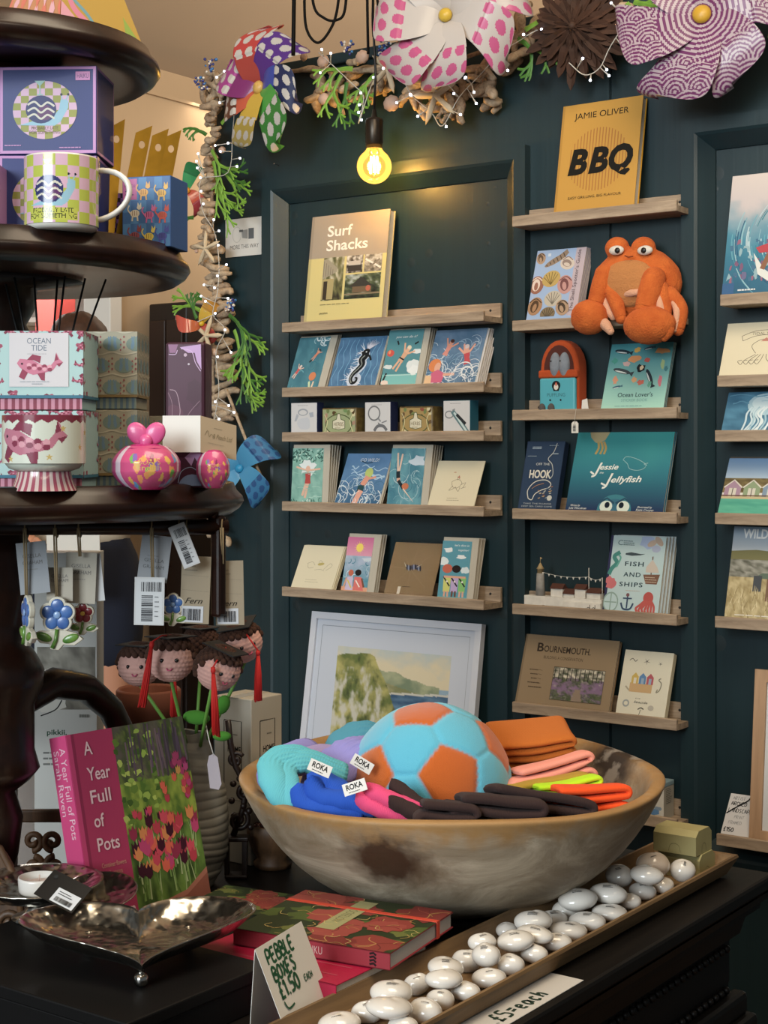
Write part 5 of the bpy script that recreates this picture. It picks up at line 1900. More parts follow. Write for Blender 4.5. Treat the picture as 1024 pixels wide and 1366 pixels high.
p0, p1 = onY(296, 343, YW - .012), onY(352, 287, YW - .012)
p0 = onY(298, 343.5, YW - .012)
t = thing('paper_sign', 'white more-this-way sign with a pointing hand on the teal wall', 'sign', (p0.x, YW - .002, p0.z))
W, H = onY(352.5, 340, YW - .002).x - p0.x, onY(352, 287, YW).z - onY(352, 338, YW).z
b = MB()
b.box(0, W, -.001, 0, 0, H)
b.build('sheet', PAPER, t)
A = Art(W, H)
A.rect(0, 0, 1, 1, '#d2cfc8')
A.text('MORE THIS WAY', .12, .80, .085, '#4a4a4a', width=.74)
A.ell(.30, .42, .12, .16, '#b9b6b0', 18)
A.ell(.30, .42, .105, .145, '#d2cfc8', 18)
A.poly([(.42, .32), (.58, .30), (.58, .55), (.44, .52)], '#8f9090')
A.rect(.60, .28, .74, .56, '#5f6468')
A.rect(.36, .30, .46, .36, '#55585a')
A.build('sign_print', t, loc=(0, -.001, 0))
# in the bowl: socks
def knit(name, col, c2=None):
 m = mat(name, col, .95, sheen=.3)
 nt = m.node_tree
 bs = nt.nodes['Principled BSDF']
 tc = nt.nodes.new('ShaderNodeTexCoord')
 w = nt.nodes.new('ShaderNodeTexWave')
 w.inputs['Scale'].default_value = 150
 w.inputs['Distortion'].default_value = 1.0
 nt.links.new(tc.outputs['Object'], w.inputs['Vector'])
 bp = nt.nodes.new('ShaderNodeBump')
 bp.inputs['Strength'].default_value = .25
 bp.inputs['Distance'].default_value = .001
 nt.links.new(w.outputs['Fac'], bp.inputs['Height'])
 nt.links.new(bp.outputs['Normal'], bs.inputs['Normal'])
 return m
RIGHT = Vector((cos(YAW), sin(YAW), 0))
FWD = Vector((-sin(YAW), cos(YAW), 0))
UP = Vector((0, 0, 1))
def frame(o, ex, ez):
 """matrix with local x along ex and local z near ez"""
 ex = ex.normalized()
 ez = (ez - ex * ez.dot(ex)).normalized()
 ey = ez.cross(ex)
 M = Matrix((ex, ey, ez)).transposed().to_4x4()
 M.translation = o
 return M
def folded(name, label, cat, px, py, d, ex, ez, L, W, n, mt, group, th=.0075, seed=0, sag=.010):
 """a folded sock: n layers zigzagging along local x, W deep along local y; its top layer's near left corner is at the pixel"""
 rd = random.Random(seed)
 cen = []
 gap = th * 1.12
 for i in range(n):
  a, c = (0, L) if i % 2 == 0 else (L, 0)
  a += rd.uniform(-.006, .006)
  for k in range(9):
   t = k / 8
   x = a + (c - a) * t
   cen.append((x, -i * gap - sag * (sin(pi * x / L) - .5) * (i / max(1, n))))
  if i < n - 1:
   for k in range(1, 5):
    t = k / 5 * pi
    sg = 1 if i % 2 == 0 else -1
    cen.append((c + sg * sin(t) * gap * .62, -i * gap - gap * (1 - cos(t)) / 2 - .5 * sag * -.5 * 0))
 b = MB()
 nv = 7
 def fn(u, v):
  f = u * (len(cen) - 1)
  i = min(int(f), len(cen) - 2)
  t = f - i
  x = cen[i][0] + (cen[i + 1][0] - cen[i][0]) * t
  z = cen[i][1] + (cen[i + 1][1] - cen[i][1]) * t
  y = W * v
  z += .004 * nz(x * 14, y * 14, 1, seed) - .012 * (v - .3) ** 2
  x += .004 * nz(y * 20, z * 30, 1, seed + 3)
  return Vector((x, y, z))
 b.grid(fn, (len(cen) - 1), nv)
 me_o = b.build(name, mt, smooth=True, recalc=True)
 mod(me_o, 'SOLIDIFY', thickness=th * .92, offset=0)
 mod(me_o, 'SUBSURF', levels=1, render_levels=1)
 me_o.matrix_world = frame(at(px, py, d), ex, ez)
 return tag(me_o, label, cat, group)
SOCKG = 'socks folded in the wooden bowl'
K = {n: knit('knit_' + n, c) for n, c in dict(rust='#b05f1c', pink='#e08f7c', mustard='#a5832b', lime='#b3dd1f', orange='#e84e18', brown='#2e1c1a', aqua='#5fb2bd', lilac='#8d88c9', teal='#4a8ea6', blue='#1f4fb3',
hot='#d94a78', dust='#9a8bb5').items()}
folded('sock', 'rust orange sock, thickest bundle behind the other bright socks', 'sock', 664, 1000, 2.21, RIGHT + UP * .10 + FWD * .12, UP - FWD * .30, .108, .09, 5, K['rust'], SOCKG, .010, 1)
folded('sock', 'rust orange sock tucked close behind the football', 'sock', 640, 985, 2.29, RIGHT + FWD * .2, UP + FWD * .12, .06, .07, 5, K['rust'], SOCKG, .0085, 11)
folded('sock', 'salmon pink folded sock between the rust and mustard ones', 'sock', 690, 1033, 2.13, RIGHT + UP * .20 + FWD * .25, UP + FWD * .12, .108, .07, 4, K['pink'], SOCKG, .0105, 2)
folded('sock', 'mustard folded sock under the salmon pink one', 'sock', 686, 1054, 2.10, RIGHT + UP * .16 + FWD * .25, UP + FWD * .12, .105, .07, 4, K['mustard'], SOCKG, .0095, 3)
folded('sock', 'neon lime folded sock between mustard and orange socks', 'sock', 722, 1052, 2.08, RIGHT + UP * .10 + FWD * .30, UP + FWD * .12, .085, .07, 4, K['lime'], SOCKG, .008, 4)
folded('sock', 'bright orange folded sock nearest the worn side of the bowl rim', 'sock', 748, 1055, 2.04, RIGHT + UP * -.02 + FWD * .25, UP + FWD * .12, .095, .07, 5, K['orange'], SOCKG, .0105, 5)
folded('sock', 'dark brown folded sock under the bright orange one', 'sock', 660, 1052, 1.99, RIGHT - UP * .20 + FWD * .20, UP + FWD * .12, .135, .07, 5, K['brown'], SOCKG, .013, 6)
folded('sock', 'dark brown folded sock below the football, next to its mate', 'sock', 618, 1066, 1.955, RIGHT - UP * .10 + FWD * .10, UP + FWD * .12, .10, .07, 4, K['brown'], SOCKG, .013, 7)
folded('sock', 'small dark brown folded sock at the front of the bowl under the ball', 'sock', 566, 1072, 1.945, RIGHT - UP * .10, UP + FWD * .12, .06, .07, 4, K['brown'], SOCKG, .012, 8)
def flat_sock(label, pts, w, th, mt, group=SOCKG, pair=1, off=(0, 0), roka=None, rib=False):
 """a limp sock from toe to cuff along pixel points (px, py, depth)"""
 P = [at(p[0] + 13, p[1] - 3, p[2] + .055) for p in pts]
 sm = []
 for i in range(len(P) - 1):
  p0, p1, p2, p3 = P[max(0, i - 1)], P[i], P[i + 1], P[min(len(P) - 1, i + 2)]
  for k in range(6):
   t = k / 6
   sm.append(0.5 * ((2 * p1) + (p2 - p0) * t + (2 * p0 - 5 * p1 + 4 * p2 - p3) * t * t + (3 * p1 - p0 - 3 * p2 + p3) * t ** 3))
 sm.append(P[-1])
 n = len(sm)
 t = thing('sock_pair' if pair > 1 else 'sock', label, 'sock', sm[n // 2], group=group)
 o = sm[n // 2]
 for j in range(pair):
  sh = (RIGHT * off[0] + UP * off[1]) * j
  b = MB()
  rs = []
  for i in range(n):
   f = i / (n - 1)
   r = w * (sqrt(max(0.02, 1 - (1 - f / .22) ** 2)) if f < .22 else 1.0)
   rs.append(r * (1 + .05 * sin(i * 1.7 + j)) * .92)
  V, F = [], []
  nn = 72 if rib else 20
  face = (UP * .75 - FWD * .66).normalized()
  for i in range(n):
   T = (sm[min(n - 1, i + 1)] - sm[max(0, i - 1)]).normalized()
   N = (face - T * face.dot(T)).normalized()
   B = T.cross(N)
   for q in range(nn):
    a = 2 * pi * q / nn
    rb = 1 + (.09 * cos(18 * a) if rib and i > n * .40 else 0)
    V.append(sm[i] - o + sh + N * (th * sin(a) * rb) + B * (rs[i] * cos(a)))
  for i in range(n - 1):
   for q in range(nn):
    F.append((i * nn + q, i * nn + (q + 1) % nn, (i + 1) * nn + (q + 1) % nn, (i + 1) * nn + q))
  F += [tuple(range(nn))[::-1], tuple(range((n - 1) * nn, n * nn))]
  b._new(V, F, True)
  b.build('sock_knit', mt, t, smooth=True)
 if roka:
  px, py, d, ang = roka
  c = at(px + 13, py - 3, d + .028)
  face = (UP * .45 - FWD * .9).normalized()
  ex = (RIGHT * cos(ang) + UP * sin(ang) * .9)
  M = frame(c - o, ex, ex.cross(face) * -1)
  A = Art(.031, .016, '#d9d9d6')
  A.rect(.02, .04, .98, .96, '#dededb')
  A.text('ROKA', .5, .60, .24, '#141414', 'c', width=.72, bold=.03)
  A.lines(.2, .78, .85, 1, .1, '#555', h=.07)
  lb = A.build('label', t, PRINT)
  lb.matrix_local = frame(c - o, ex, face.cross(ex))
 return t
flat_sock('lilac sock lying at the far rim beside the aqua pair', [(346, 1052, 2.02), (352, 1030, 2.06), (372, 1010, 2.12), (400, 1000, 2.18)], .022, .012, K['lilac'])
flat_sock('aqua ribbed sock pair with a white label, toes hanging down', [(394, 1086, 1.985), (371, 1058, 1.99), (366, 1028, 2.02), (395, 1018, 2.04), (446, 1038, 2.06)], .021, .011, K['aqua'], pair=2, off=(-.016, .006), roka=(396, 1029, 1.995, -.45), rib=True)
flat_sock('lilac ribbed sock with a white label against the football', [(396, 1062, 2.10), (425, 1035, 2.10), (455, 1012, 2.12), (480, 1005, 2.16), (500, 1012, 2.2)], .036, .014, K['lilac'], roka=(453, 1021, 2.062, -.6), rib=True)
flat_sock('dusty violet sock folded behind the aqua pair', [(385, 1030, 2.09), (405, 1012, 2.12), (440, 1014, 2.14), (452, 1035, 2.12)], .020, .012, K['dust'])
flat_sock('teal ribbed sock with a white label farthest back by the ball', [(430, 1015, 2.20), (455, 990, 2.24), (480, 985, 2.26), (510, 1000, 2.28)], .030, .014, K['teal'], roka=(478, 1010, 2.19, .5), rib=True)
flat_sock('royal blue sock pair with bulging toes', [(383, 1050, 1.985), (395, 1075, 1.975), (430, 1082, 1.97), (470, 1090, 1.97)], .016, .013, K['blue'], pair=2, off=(.018, .010))
flat_sock('royal blue sock lying over its pair below the lilac label', [(398, 1044, 2.0), (425, 1052, 1.99), (455, 1072, 1.985), (478, 1088, 1.98)], .021, .013, K['blue'], roka=(447, 1066, 1.965, .35))
flat_sock('hot pink sock pair beside the blue socks', [(462, 1066, 1.965), (485, 1078, 1.955), (515, 1090, 1.95), (540, 1098, 1.95)], .013, .011, K['hot'], pair=2, off=(.012, .012))
flat_sock('dark brown sock with its toe raised against the ball', [(510, 1050, 1.985), (525, 1062, 1.97), (548, 1080, 1.955), (580, 1096, 1.95)], .0125, .0125, K['brown'])
flat_sock('dark brown sock with its toe beside the hot pink pair', [(504, 1071, 1.95), (525, 1080, 1.945), (550, 1092, 1.935), (578, 1100, 1.935)], .0115, .0115, K['brown'])
flat_sock('short dark brown sock under the ball with its toe pointing out', [(578, 1076, 1.94), (600, 1082, 1.935), (625, 1090, 1.935), (650, 1094, 1.935)], .0095, .0095, K['brown'])
# tray of pebbles
TRAYW = wood('pale_brown_tray', '#5f4930', '#8a6d49', axis='Y', scale=12, stretch=12, rough=.6)
tx0, tx1, ty0, ty1 = -1.052, -.914, 1.12, 2.195
zt = ZTAB
t = thing('wooden_tray', 'long narrow wooden tray full of white pebbles', 'tray', (0, 0, 0))
b = MB()
prof = [(.016, 0.0), (.010, .004), (0.0, .026), (.001, .030), (.005, .030), (.013, .010), (.022, .007)]
V, F = [], []
for o_, z in prof:
 V += [(tx0 + o_, ty0 + o_, zt + z), (tx1 - o_, ty0 + o_, zt + z), (tx1 - o_, ty1 - o_ * 2.2, zt + z), (tx0 + o_, ty1 - o_ * 2.2, zt + z)]
for i in range(len(prof) - 1):
 for c in range(4):
  F.append((i * 4 + c, i * 4 + (c + 1) % 4, i * 4 + 4 + (c + 1) % 4, i * 4 + 4 + c))
k = (len(prof) - 1) * 4
F += [(k, k + 1, k + 2, k + 3), (3, 2, 1, 0)]
b._new(V, F)
b.build('tray_body', TRAYW, t)
PEB = mat('white_glazed_pebble', '#d6d1c9', .16, coat=.5, vary=.03, vscale=8)
PEBW = mat('cream_glazed_pebble', '#c9b6a2', .16, coat=.5)
peb = [(871, 1154, 21, 18, 2), (910, 1161, 17, 16, 1), (826, 1168, 17, 16, 1), (862, 1167, 22, 13, 2), (884, 1181, 14, 11, 0), (857, 1189, 17, 12, 0), (839, 1202, 15, 11, 0), (755, 1214, 18, 14, 0), (811, 1192, 24, 14, 1), (770, 1200, 26, 15, 1),
(813, 1217, 22, 11, 0), (738, 1226, 18, 12, 0), (783, 1229, 23, 13, 0), (758, 1242, 24, 13, 0), (711, 1229, 24, 15, 1), (676, 1241, 15, 8, 0), (713, 1246, 24, 11, 1), (743, 1257, 19, 13, 0), (643, 1257, 18, 13, 1), (687, 1255, 25, 14, 1),
(712, 1272, 18, 13, 0), (622, 1282, 18, 16, 0), (648, 1274, 19, 16, 1), (681, 1287, 18, 15, 0), (652, 1305, 22, 14, 0), (594, 1291, 24, 14, 1), (620, 1322, 20, 13, 0), (592, 1306, 24, 13, 1), (556, 1313, 17, 16, 0), (587, 1334, 18, 15, 0),
(567, 1349, 22, 18, 0), (522, 1324, 27, 17, 1), (490, 1350, 20, 16, 0), (519, 1344, 30, 14, 1), (537, 1368, 20, 10, 0), (452, 1366, 28, 16, 0), (436, 1332, 11, 14, 0)]
PLAB = [
'cream pebble standing on edge behind the others at the boxed end of the tray', 'round white pebble with a black leaf print beside the green boxes', 'white pebble with two words propped against the bowl by the cream one', 'smooth white pebble lying across the front of the cream pebble',
'small plain white pebble nearest the black leaf pebble along the tray edge', 'white pebble with three short words by the tray edge, two along from the green boxes', 'small oval white pebble three along the tray edge from the green boxes', 'white pebble mostly hidden under a large raised oval near the bowl foot',
'broad white pebble with a small square print on top of the row by the bowl', 'large white pebble with one long word raised highest near the bowl foot', 'long flat white pebble lying lengthwise along the tray edge', 'white pebble with a short word tucked in the bowl side of the tray',
'oval white pebble resting on the tray edge below the large raised oval', 'wide white pebble with a curved line of print across its top', 'large white pebble with diagonal words leaning against the flat one before it', 'sliver of white pebble showing behind the stacked middle pair',
'thin edged white pebble lying flat on the diagonal lettered one', 'white pebble with four lines of print by the tray edge', 'white pebble leaning back at the bowl side near the round upright one', 'thick rounded white pebble stacked on top at the middle of the tray',
'plain white pebble under the stacked middle pair', 'white pebble with two words lying behind the round upright pebble', 'round white pebble with upright lettering in the tray middle', 'white pebble with one word right of the upright lettered one along the edge',
'long white pebble with a line of print across its near slope', 'broad white pebble with three lines of words leaning behind a smooth one', 'plain oval white pebble at the tray edge below the lettered slope', 'smooth white pebble laid on the three line one',
'white pebble with two stacked words facing the notebooks', 'small white pebble with two lines of print on the edge row near the price slip', 'egg shaped white pebble with a line of words along its side near the price slip', 'largest white pebble with tilted words beside the notebook corner',
'white pebble sunk between the largest pebble and the price sign', 'dented smooth white pebble lying across the largest one', 'plain pebble cut by the bottom edge of the photo', 'white lettered pebble at the foot of the price sign', 'white pebble peeping out between the price sign and the pink book']
rd = random.Random(12)
for i, (px, py, rx, ry, lv) in enumerate(peb):
 z = ZTAB + (.018, .034, .044)[lv]
 p = onZ(px, py, z)
 d = (p - CO).dot(FWD)
 a = rx * 1.06 * d / FPX
 ry_ = ry * d / FPX
 c_ = max(.010, min(.80 * a, ry_ * .93))
 tilt = max(0, (ry_ / a - .70)) * 1.2
 Rm = Matrix.Rotation(YAW + rd.uniform(-.25, .25), 4, 'Z') @ Matrix.Rotation(tilt, 4, 'X') @ Matrix.Rotation(rd.uniform(-.12, .12), 4, 'Y')
 t = thing('pebble', PLAB[i], 'pebble', matrix=Matrix.Translation(p) @ Rm, group='white message pebbles in the tray')
 bx = a * rd.uniform(.80, .95)
 ph = rd.random() * 6
 b = MB()
 b.ball((0, 0, 0), 1, 28, 18, sc=(a, bx, c_), fn=lambda v, ph=ph: 1 + .035 * sin(2 * atan2(v.y, v.x) + ph) + .02 * sin(3 * atan2(v.y, v.x) - ph))
 b.build('stone', PEBW if i == 0 else PEB, t)
 if i in (4, 6, 20, 26, 34, 15, 3, 27, 33):
  continue
 A = Art(1, 1)
 if i == 1:
  for k in range(9):
   A.rect(.30 + .01 * k, .24 + k * .055, .62 + .02 * (k % 3), .24 + k * .055 + .03, '#2b2a2a')
 else:
  n = rd.choice([1, 2, 2, 3])
  A.lines(.22, .5 - .06 * n, .80, n, .13, '#2c2a2a', h=.055, ragged=.35, seed=i)
 rot = rd.uniform(-.35, .35)
 def fn(x, y, l, a=a, bx=bx, c_=c_, rot=rot):
  X, Y = (x - .5) * .95, (y - .5) * .95
  X, Y = X * cos(rot) - Y * sin(rot), X * sin(rot) + Y * cos(rot) - .40
  q = sqrt(max(.05, 1 - X * X - Y * Y)) * 1.02
  return (X * a * 1.01, Y * bx * 1.02, q * c_ + l + .0002)
 A.build('words', t, fn=fn)
GBOX = mat('sage_card', '#a39b6c', .6, vary=.04, vscale=30)
c = onZ(933, 1144, .7535)
for i, (dx, dy, z0, lab) in enumerate(((-.004, .008, ZTAB + .0075, 'lower sage green card box at the end of the pebble tray'), (-.006, 0, .7535, 'upper sage green card box resting on its twin in the pebble tray'))):
 t = thing('gift_box', lab, 'box', (c.x - .068 + dx, c.y + dy, z0), group='sage green card boxes')
 hh = .0355
 b = MB()
 b.prism([(0, 0), (.056, 0), (.056, hh - .008), (.046, hh), (.010, hh), (0, hh - .008)], 0, .068, 'x')
 b.build('carton', GBOX, t)
 A = Art(.068, hh)
 A.curve([(.36, .92), (.40, .66), (.50, .58), (.60, .66), (.64, .92)], .008, '#6a6540')
 A.build('thumb_notch', t)
 A = Art(.056, hh)
 A.curve([(.36, .92), (.40, .66), (.50, .58), (.60, .66), (.64, .92)], .010, '#5b5636')
 A.build('side_notch', t, fn=lambda x, y, l: (.068 + l, x, y))
# notebooks, price signs
def d_floral(seed):
 def d(A):
  A.rect(0, 0, 1, 1, '#2f3a20')
  rd = random.Random(seed)
  for i in range(16):
   A.blob(rd.random(), rd.random(), rd.uniform(.06, .12), rd.uniform(.05, .09), rd.choice(['#4e5f27', '#3c4a22', '#6b7233']), .35, 12, i)
  for i in range(13):
   x, y, r = rd.random(), rd.random(), rd.uniform(.11, .18)
   A.blob(x, y, r, r * .85, rd.choice(['#8f2f22', '#9c3a2c', '#7d241c']), .22, 18, i + 40)
   for k in range(5):
    a = rd.random() * 6.28
    A.curve([(x, y), (x + r * .5 * cos(a), y + r * .5 * sin(a)), (x + r * .85 * cos(a + .3), y + r * .8 * sin(a + .3))], .006, rd.choice(['#b8863f', '#6b1a16', '#a5452f']), n=3)
  for i in range(34):
   x, y, a = rd.random(), rd.random(), rd.random() * 6.28
   A.curve([(x, y), (x + .05 * cos(a), y + .05 * sin(a)), (x + .09 * cos(a + .7), y + .09 * sin(a + .7))], .0045, rd.choice(['#c2a04a', '#a98a3c', '#cdb565']), n=3)
 return d
def lying_book(name, label, cat, corner, ang, L, W, th, cover, art=None, spine_txt=None, band=None, group=None, label_strip=None, pages=None):
 """corner = near left corner; L along local x (spine at the near side), W along local y"""
 t = thing(name, label, cat, corner, (0, 0, ang), group)
 b = MB()
 b.box(.003, L - .002, .004, W - .003, .0016, th - .0016)
 b.build('pages', pages or PAGES, t)
 b = MB()
 b.box(0, L, 0, W, 0, .0016, .0004, 1)
 b.box(0, L, 0, W, th - .0016, th, .0004, 1)
 b.box(0, L, 0, .0016, 0, th, .0004, 1)
 b.build('cover', cover, t)
 if art:
  A = Art(L, W)
  art(A)
  A.build('cover_art', t, fn=lambda x, y, l: (x, y, th + l))
 if spine_txt:
  A = Art(L, th)
  spine_txt(A)
  A.build('spine_title', t)
 if band is not None:
  b = MB()
  w2 = .0038
  b.box(L - band - w2, L - band + w2, -.0008, W + .0008, th, th + .0014, .0003, 1)
  b.box(L - band - w2, L - band + w2, W, W + .0008, 0, th + .0014)
  b.build('elastic_band', mat('coral_elastic', '#c9452f', .6), t)
 if label_strip:
  A = Art(label_strip[2], label_strip[3], '#a3a06c')
  A.text('NOTEBOOK', .5, .68, .105, '#6d6f45', 'c', width=.5)
  A.build('paper_label', t, fn=lambda x, y, l: (label_strip[0] + y * -0 + (label_strip[3] - y), label_strip[1] + x, th + .0008 + l))
 return t
FR = onZ(520, 1272, .7705)
a10 = radians(9)
Ln = .212
cn = FR - Vector((cos(a10), sin(a10), 0)) * Ln
cn.z = .7705 - .020
RED = mat('brick_red_cover', '#8f2430', .55)
lying_book('notebook', 'red floral notebook with a coral elastic band on the pink book', 'notebook', cn, a10, Ln, .178, .020, RED, d_floral(4),
lambda A: (A.text('HAIKU', .46, .72, .045, '#c9a59c', width=.12), [A.line([(.875, .2 + k * .2), (.90, .12 + k * .2), (.915, .25 + k * .2)], .012, '#241014') for k in range(4)]), None, label_strip=(.088, .045, .12, .026), pages=mat('notebook_pages', '#b5b0ac', .8))
nb = [o for o in bpy.data.objects if o.name == 'notebook'][0]
b = MB()
b.box(-.0006, Ln + .0008, .128, .136, .020, .0212, .0003, 1)
b.box(Ln, Ln + .0010, .128, .136, 0, .0212)
b.build('elastic_band', mat('coral_elastic', '#c9452f', .6), nb)
c = Vector((-1.047 - .215, 1.366, ZTAB))
pb = lying_book('hardback_book', 'thick pink hardback lying under the red floral notebook', 'book', c, radians(1), .215, .19, .0395, mat('crimson_cover', '#a8123c', .5), None, None)
A = Art(.2, .17)
for i in range(5):
 A.line([(.1 + i * .02, .95 - i * .16), (.95, .90 - i * .17)], .012, '#b8324f')
A.build('cover_art', pb, fn=lambda x, y, l: (x + .007, y + .01, .0395 + l))
lying_book('notebook', 'dark floral notebook mostly hidden behind the red floral one', 'notebook', Vector((-1.395, 1.50, ZTAB)), radians(9), .125, .10, .0395, mat('dark_green_cover', '#2a2f1e', .6), d_floral(9), None, None)
tl, tr = at(340, 1267, 1.66), at(402, 1229, 1.76)
z0 = ZTAB + .0005
ex = (tr - tl)
ex.z = 0
Wd = ex.length
ex.normalize()
nrm = Vector((ex.y, -ex.x, 0))
ztop = (tl.z + tr.z) / 2
foot = tl + nrm * .030
M = Matrix((ex, -nrm, UP)).transposed().to_4x4()
M.translation = Vector((tl.x, tl.y, z0)) + nrm * .045
t = thing('price_sign', 'white tent card with green handwriting about pebble boxes', 'sign', matrix=M)
Hs = ztop - z0
ln = sqrt(Hs ** 2 + .045 ** 2)
b = MB()
b._new([(0, 0, 0), (Wd, 0, 0), (Wd, .045, Hs), (0, .045, Hs), (0, .0006, 0), (Wd, .0006, 0), (Wd, .0456, Hs), (0, .0456, Hs), (0, .052, 0), (Wd, .052, 0), (0, .0526, 0), (Wd, .0526, 0)],
[(0, 1, 2, 3), (4, 7, 6, 5), (3, 2, 9, 8), (7, 10, 11, 6), (0, 4, 5, 1), (8, 9, 11, 10), (0, 3, 7, 4), (1, 5, 6, 2), (3, 8, 10, 7), (2, 6, 11, 9)])
b.build('folded_card', PAPER, t)
A = Art(Wd, ln)
g = '#1f5a3a'
A.hand('PEBBLE', .14, .20, .135, g, .03, seed=3, adv=.88, rot=.02)
A.hand('BOXES', .14, .375, .135, g, .03, seed=4, adv=.88, rot=.02)
A.hand('£1.50', .14, .55, .145, g, .03, seed=5, adv=.88, rot=.02)
A.hand('EACH', .66, .53, .06, g, .012, seed=6, adv=.88)
A.curve([(.15, .58), (.19, .66), (.32, .65)], .02, g)
sl = Vector((0, .045, Hs)).normalized()
A.build('handwriting', t, fn=lambda x, y, l: (x, sl.y * y - l, sl.z * y + l * .1))
t = thing('price_slip', 'white paper slip with green handwriting sticking out under the tray', 'sign', (-.985, 1.40, ZTAB + .0006), (0, 0, radians(0)))
b = MB()
b.box(0, .103, 0, .245, 0, .0006)
b.build('slip', PAPER, t)
A = Art(.245, .103, '#cfcac2')
A.hand('...£5=each', .18, .90, .085, '#24392c', .016, seed=9, adv=.95)
A.build('handwriting', t, fn=lambda x, y, l: (.103 - y, x, .0006 + l), base=.0001)
# silver dishes
def silver():
 m, nt, bs = new_mat('hammered_silver')
 bs.inputs['Base Color'].default_value = (*hx('#b5b0a6'), 1)
 bs.inputs['Metallic'].default_value = 1
 bs.inputs['Roughness'].default_value = .24
 tc = nt.nodes.new('ShaderNodeTexCoord')
 v = nt.nodes.new('ShaderNodeTexVoronoi')
 v.feature = 'SMOOTH_F1'
 v.inputs['Scale'].default_value = 85
 nt.links.new(tc.outputs['Object'], v.inputs['Vector'])
 bp = nt.nodes.new('ShaderNodeBump')
 bp.inputs['Strength'].default_value = .55
 bp.inputs['Distance'].default_value = .004
 nt.links.new(v.outputs['Distance'], bp.inputs['Height'])
 nt.links.new(bp.outputs['Normal'], bs.inputs['Normal'])
 return m
SILVER = silver()
SMOOTHS = mat('polished_silver', '#b9b6b0', .14, metal=1)
def heart(a):
 x = 16 * sin(a) ** 3
 y = 13 * cos(a) - 5 * cos(2 * a) - 2 * cos(3 * a) - cos(4 * a)
 return x / 32.0, y / 32.0
hc = at(186, 1244, 1.765)
hc.z = .792
ax = (cam2w(-.293, 1.86, 0) - cam2w(-.256, 1.657, 0)).normalized()
rx = Vector((ax.y, -ax.x, 0))
t = thing('heart_dish', 'hammered silver heart shaped dish on ball feet', 'dish', Vector((hc.x, hc.y, .760)))
b = MB()
N, R_ = 120, 12
ins, outs = [], []
def hp(a, r, z):
 x, y = heart(a)
 y -= -.06
 p = rx * (x * r * .272) + ax * ((y * r - .02) * .225)
 return Vector((p.x, p.y, z - max(0, -y - .05) * .030 * (z / .047)))
rings = [(0.03, .0205), (.2, .0205), (.4, .021), (.58, .0225), (.74, .027), (.86, .034), (.95, .042), (1.0, .047), (1.012, .047), (1.010, .045), (.95, .0385), (.86, .030), (.74, .023), (.5, .018), (.03, .0175)]
V, F = [], []
for r, z in rings:
 for j in range(N):
  V.append(hp(2 * pi * j / N, r, z))
for i in range(len(rings) - 1):
 for j in range(N):
  F.append((i * N + j, i * N + (j + 1) % N, (i + 1) * N + (j + 1) % N, (i + 1) * N + j))
F += [tuple(range(N))[::-1], tuple(range((len(rings) - 1) * N, len(rings) * N))]
b._new(V, F, True)
b.build('dish', SILVER, t, smooth=True)
for a, r in ((pi, .70), (radians(62), .62), (radians(298), .62)):
 p = hp(a, r, 0)
 b = MB()
 b.ball((p.x, p.y, .0085), .0085, 16, 10)
 b.tube([(p.x, p.y, .015), (p.x, p.y, .024)], .004, 8)
 b.build('ball_foot', SMOOTHS, t)
dc2 = at(52, 1208, 1.93)
t = thing('round_dish', 'round hammered silver candle dish behind the heart dish', 'dish', Vector((dc2.x, dc2.y, .760)))
b = MB()
b.lathe([(.03, 0), (.034, .004), (.02, .010), (.012, .02), (.03, .026), (.06, .034), (.078, .047), (.080, .050), (.075, .049), (.058, .040), (.03, .034), (0, .033)], 64, smooth=True)
b.build('dish', SILVER, t)
t = thing('tealight', 'white ceramic tealight cup on the round silver dish', 'candle', Vector((dc2.x, dc2.y, .7945)))
b = MB()
b.lathe([(0, 0), (.023, 0), (.025, .003), (.026, .017), (.0255, .020), (.0235, .020), (.023, .015), (0, .014)], 40)
b.build('cup', GLAZE if False else mat('white_ceramic', '#d5d2cd', .3, coat=.4), t)
b = MB()
b.lathe([(0, .0145), (.0228, .0145)], 32, cap=False)
b.tube([(0, 0, .0145), (.001, 0, .022)], .0009, 6)
b.build('wax', mat('blush_wax', '#c9b3a6', .5), t)
gold = at(133, 1196, 1.93)
t = thing('round_dish', 'small hammered silver dish tilted against the pink garden book', 'dish', matrix=Matrix.Translation(Vector((gold.x, gold.y, .784))) @ Matrix.Rotation(radians(14), 4, RIGHT))
b = MB()
b.lathe([(0, 0), (.02, .001), (.04, .007), (.048, .014), (.046, .014), (.036, .009), (0, .003)], 48)
b.build('dish', SILVER, t)
p0 = at(84, 1189, 1.835)
t = thing('swing_tag', 'black swing tag with a white barcode sticker on the silver dishes', 'tag', matrix=frame(p0, RIGHT * .86 - UP * .30 - FWD * .35, UP * .8 - FWD * .6))
W2, H2 = .056, .040
b = MB()
b.box(-W2 / 2, W2 / 2, -H2 / 2, H2 / 2, 0, .0008)
b.build('tag_card', BLACK, t)
A = Art(W2, H2)
A.rect(.38, .45, .96, .95, '#cfd2d6')
A.lines(.45, .54, .85, 2, .08, '#33363a', h=.03)
A.barcode(.46, .74, .88, .90, seed=2)
A.ell(.16, .2, .05, .05, '#2a2b2c')
A.build('sticker', t, fn=lambda x, y, l: (x - W2 / 2, y - H2 / 2, .0008 + l))
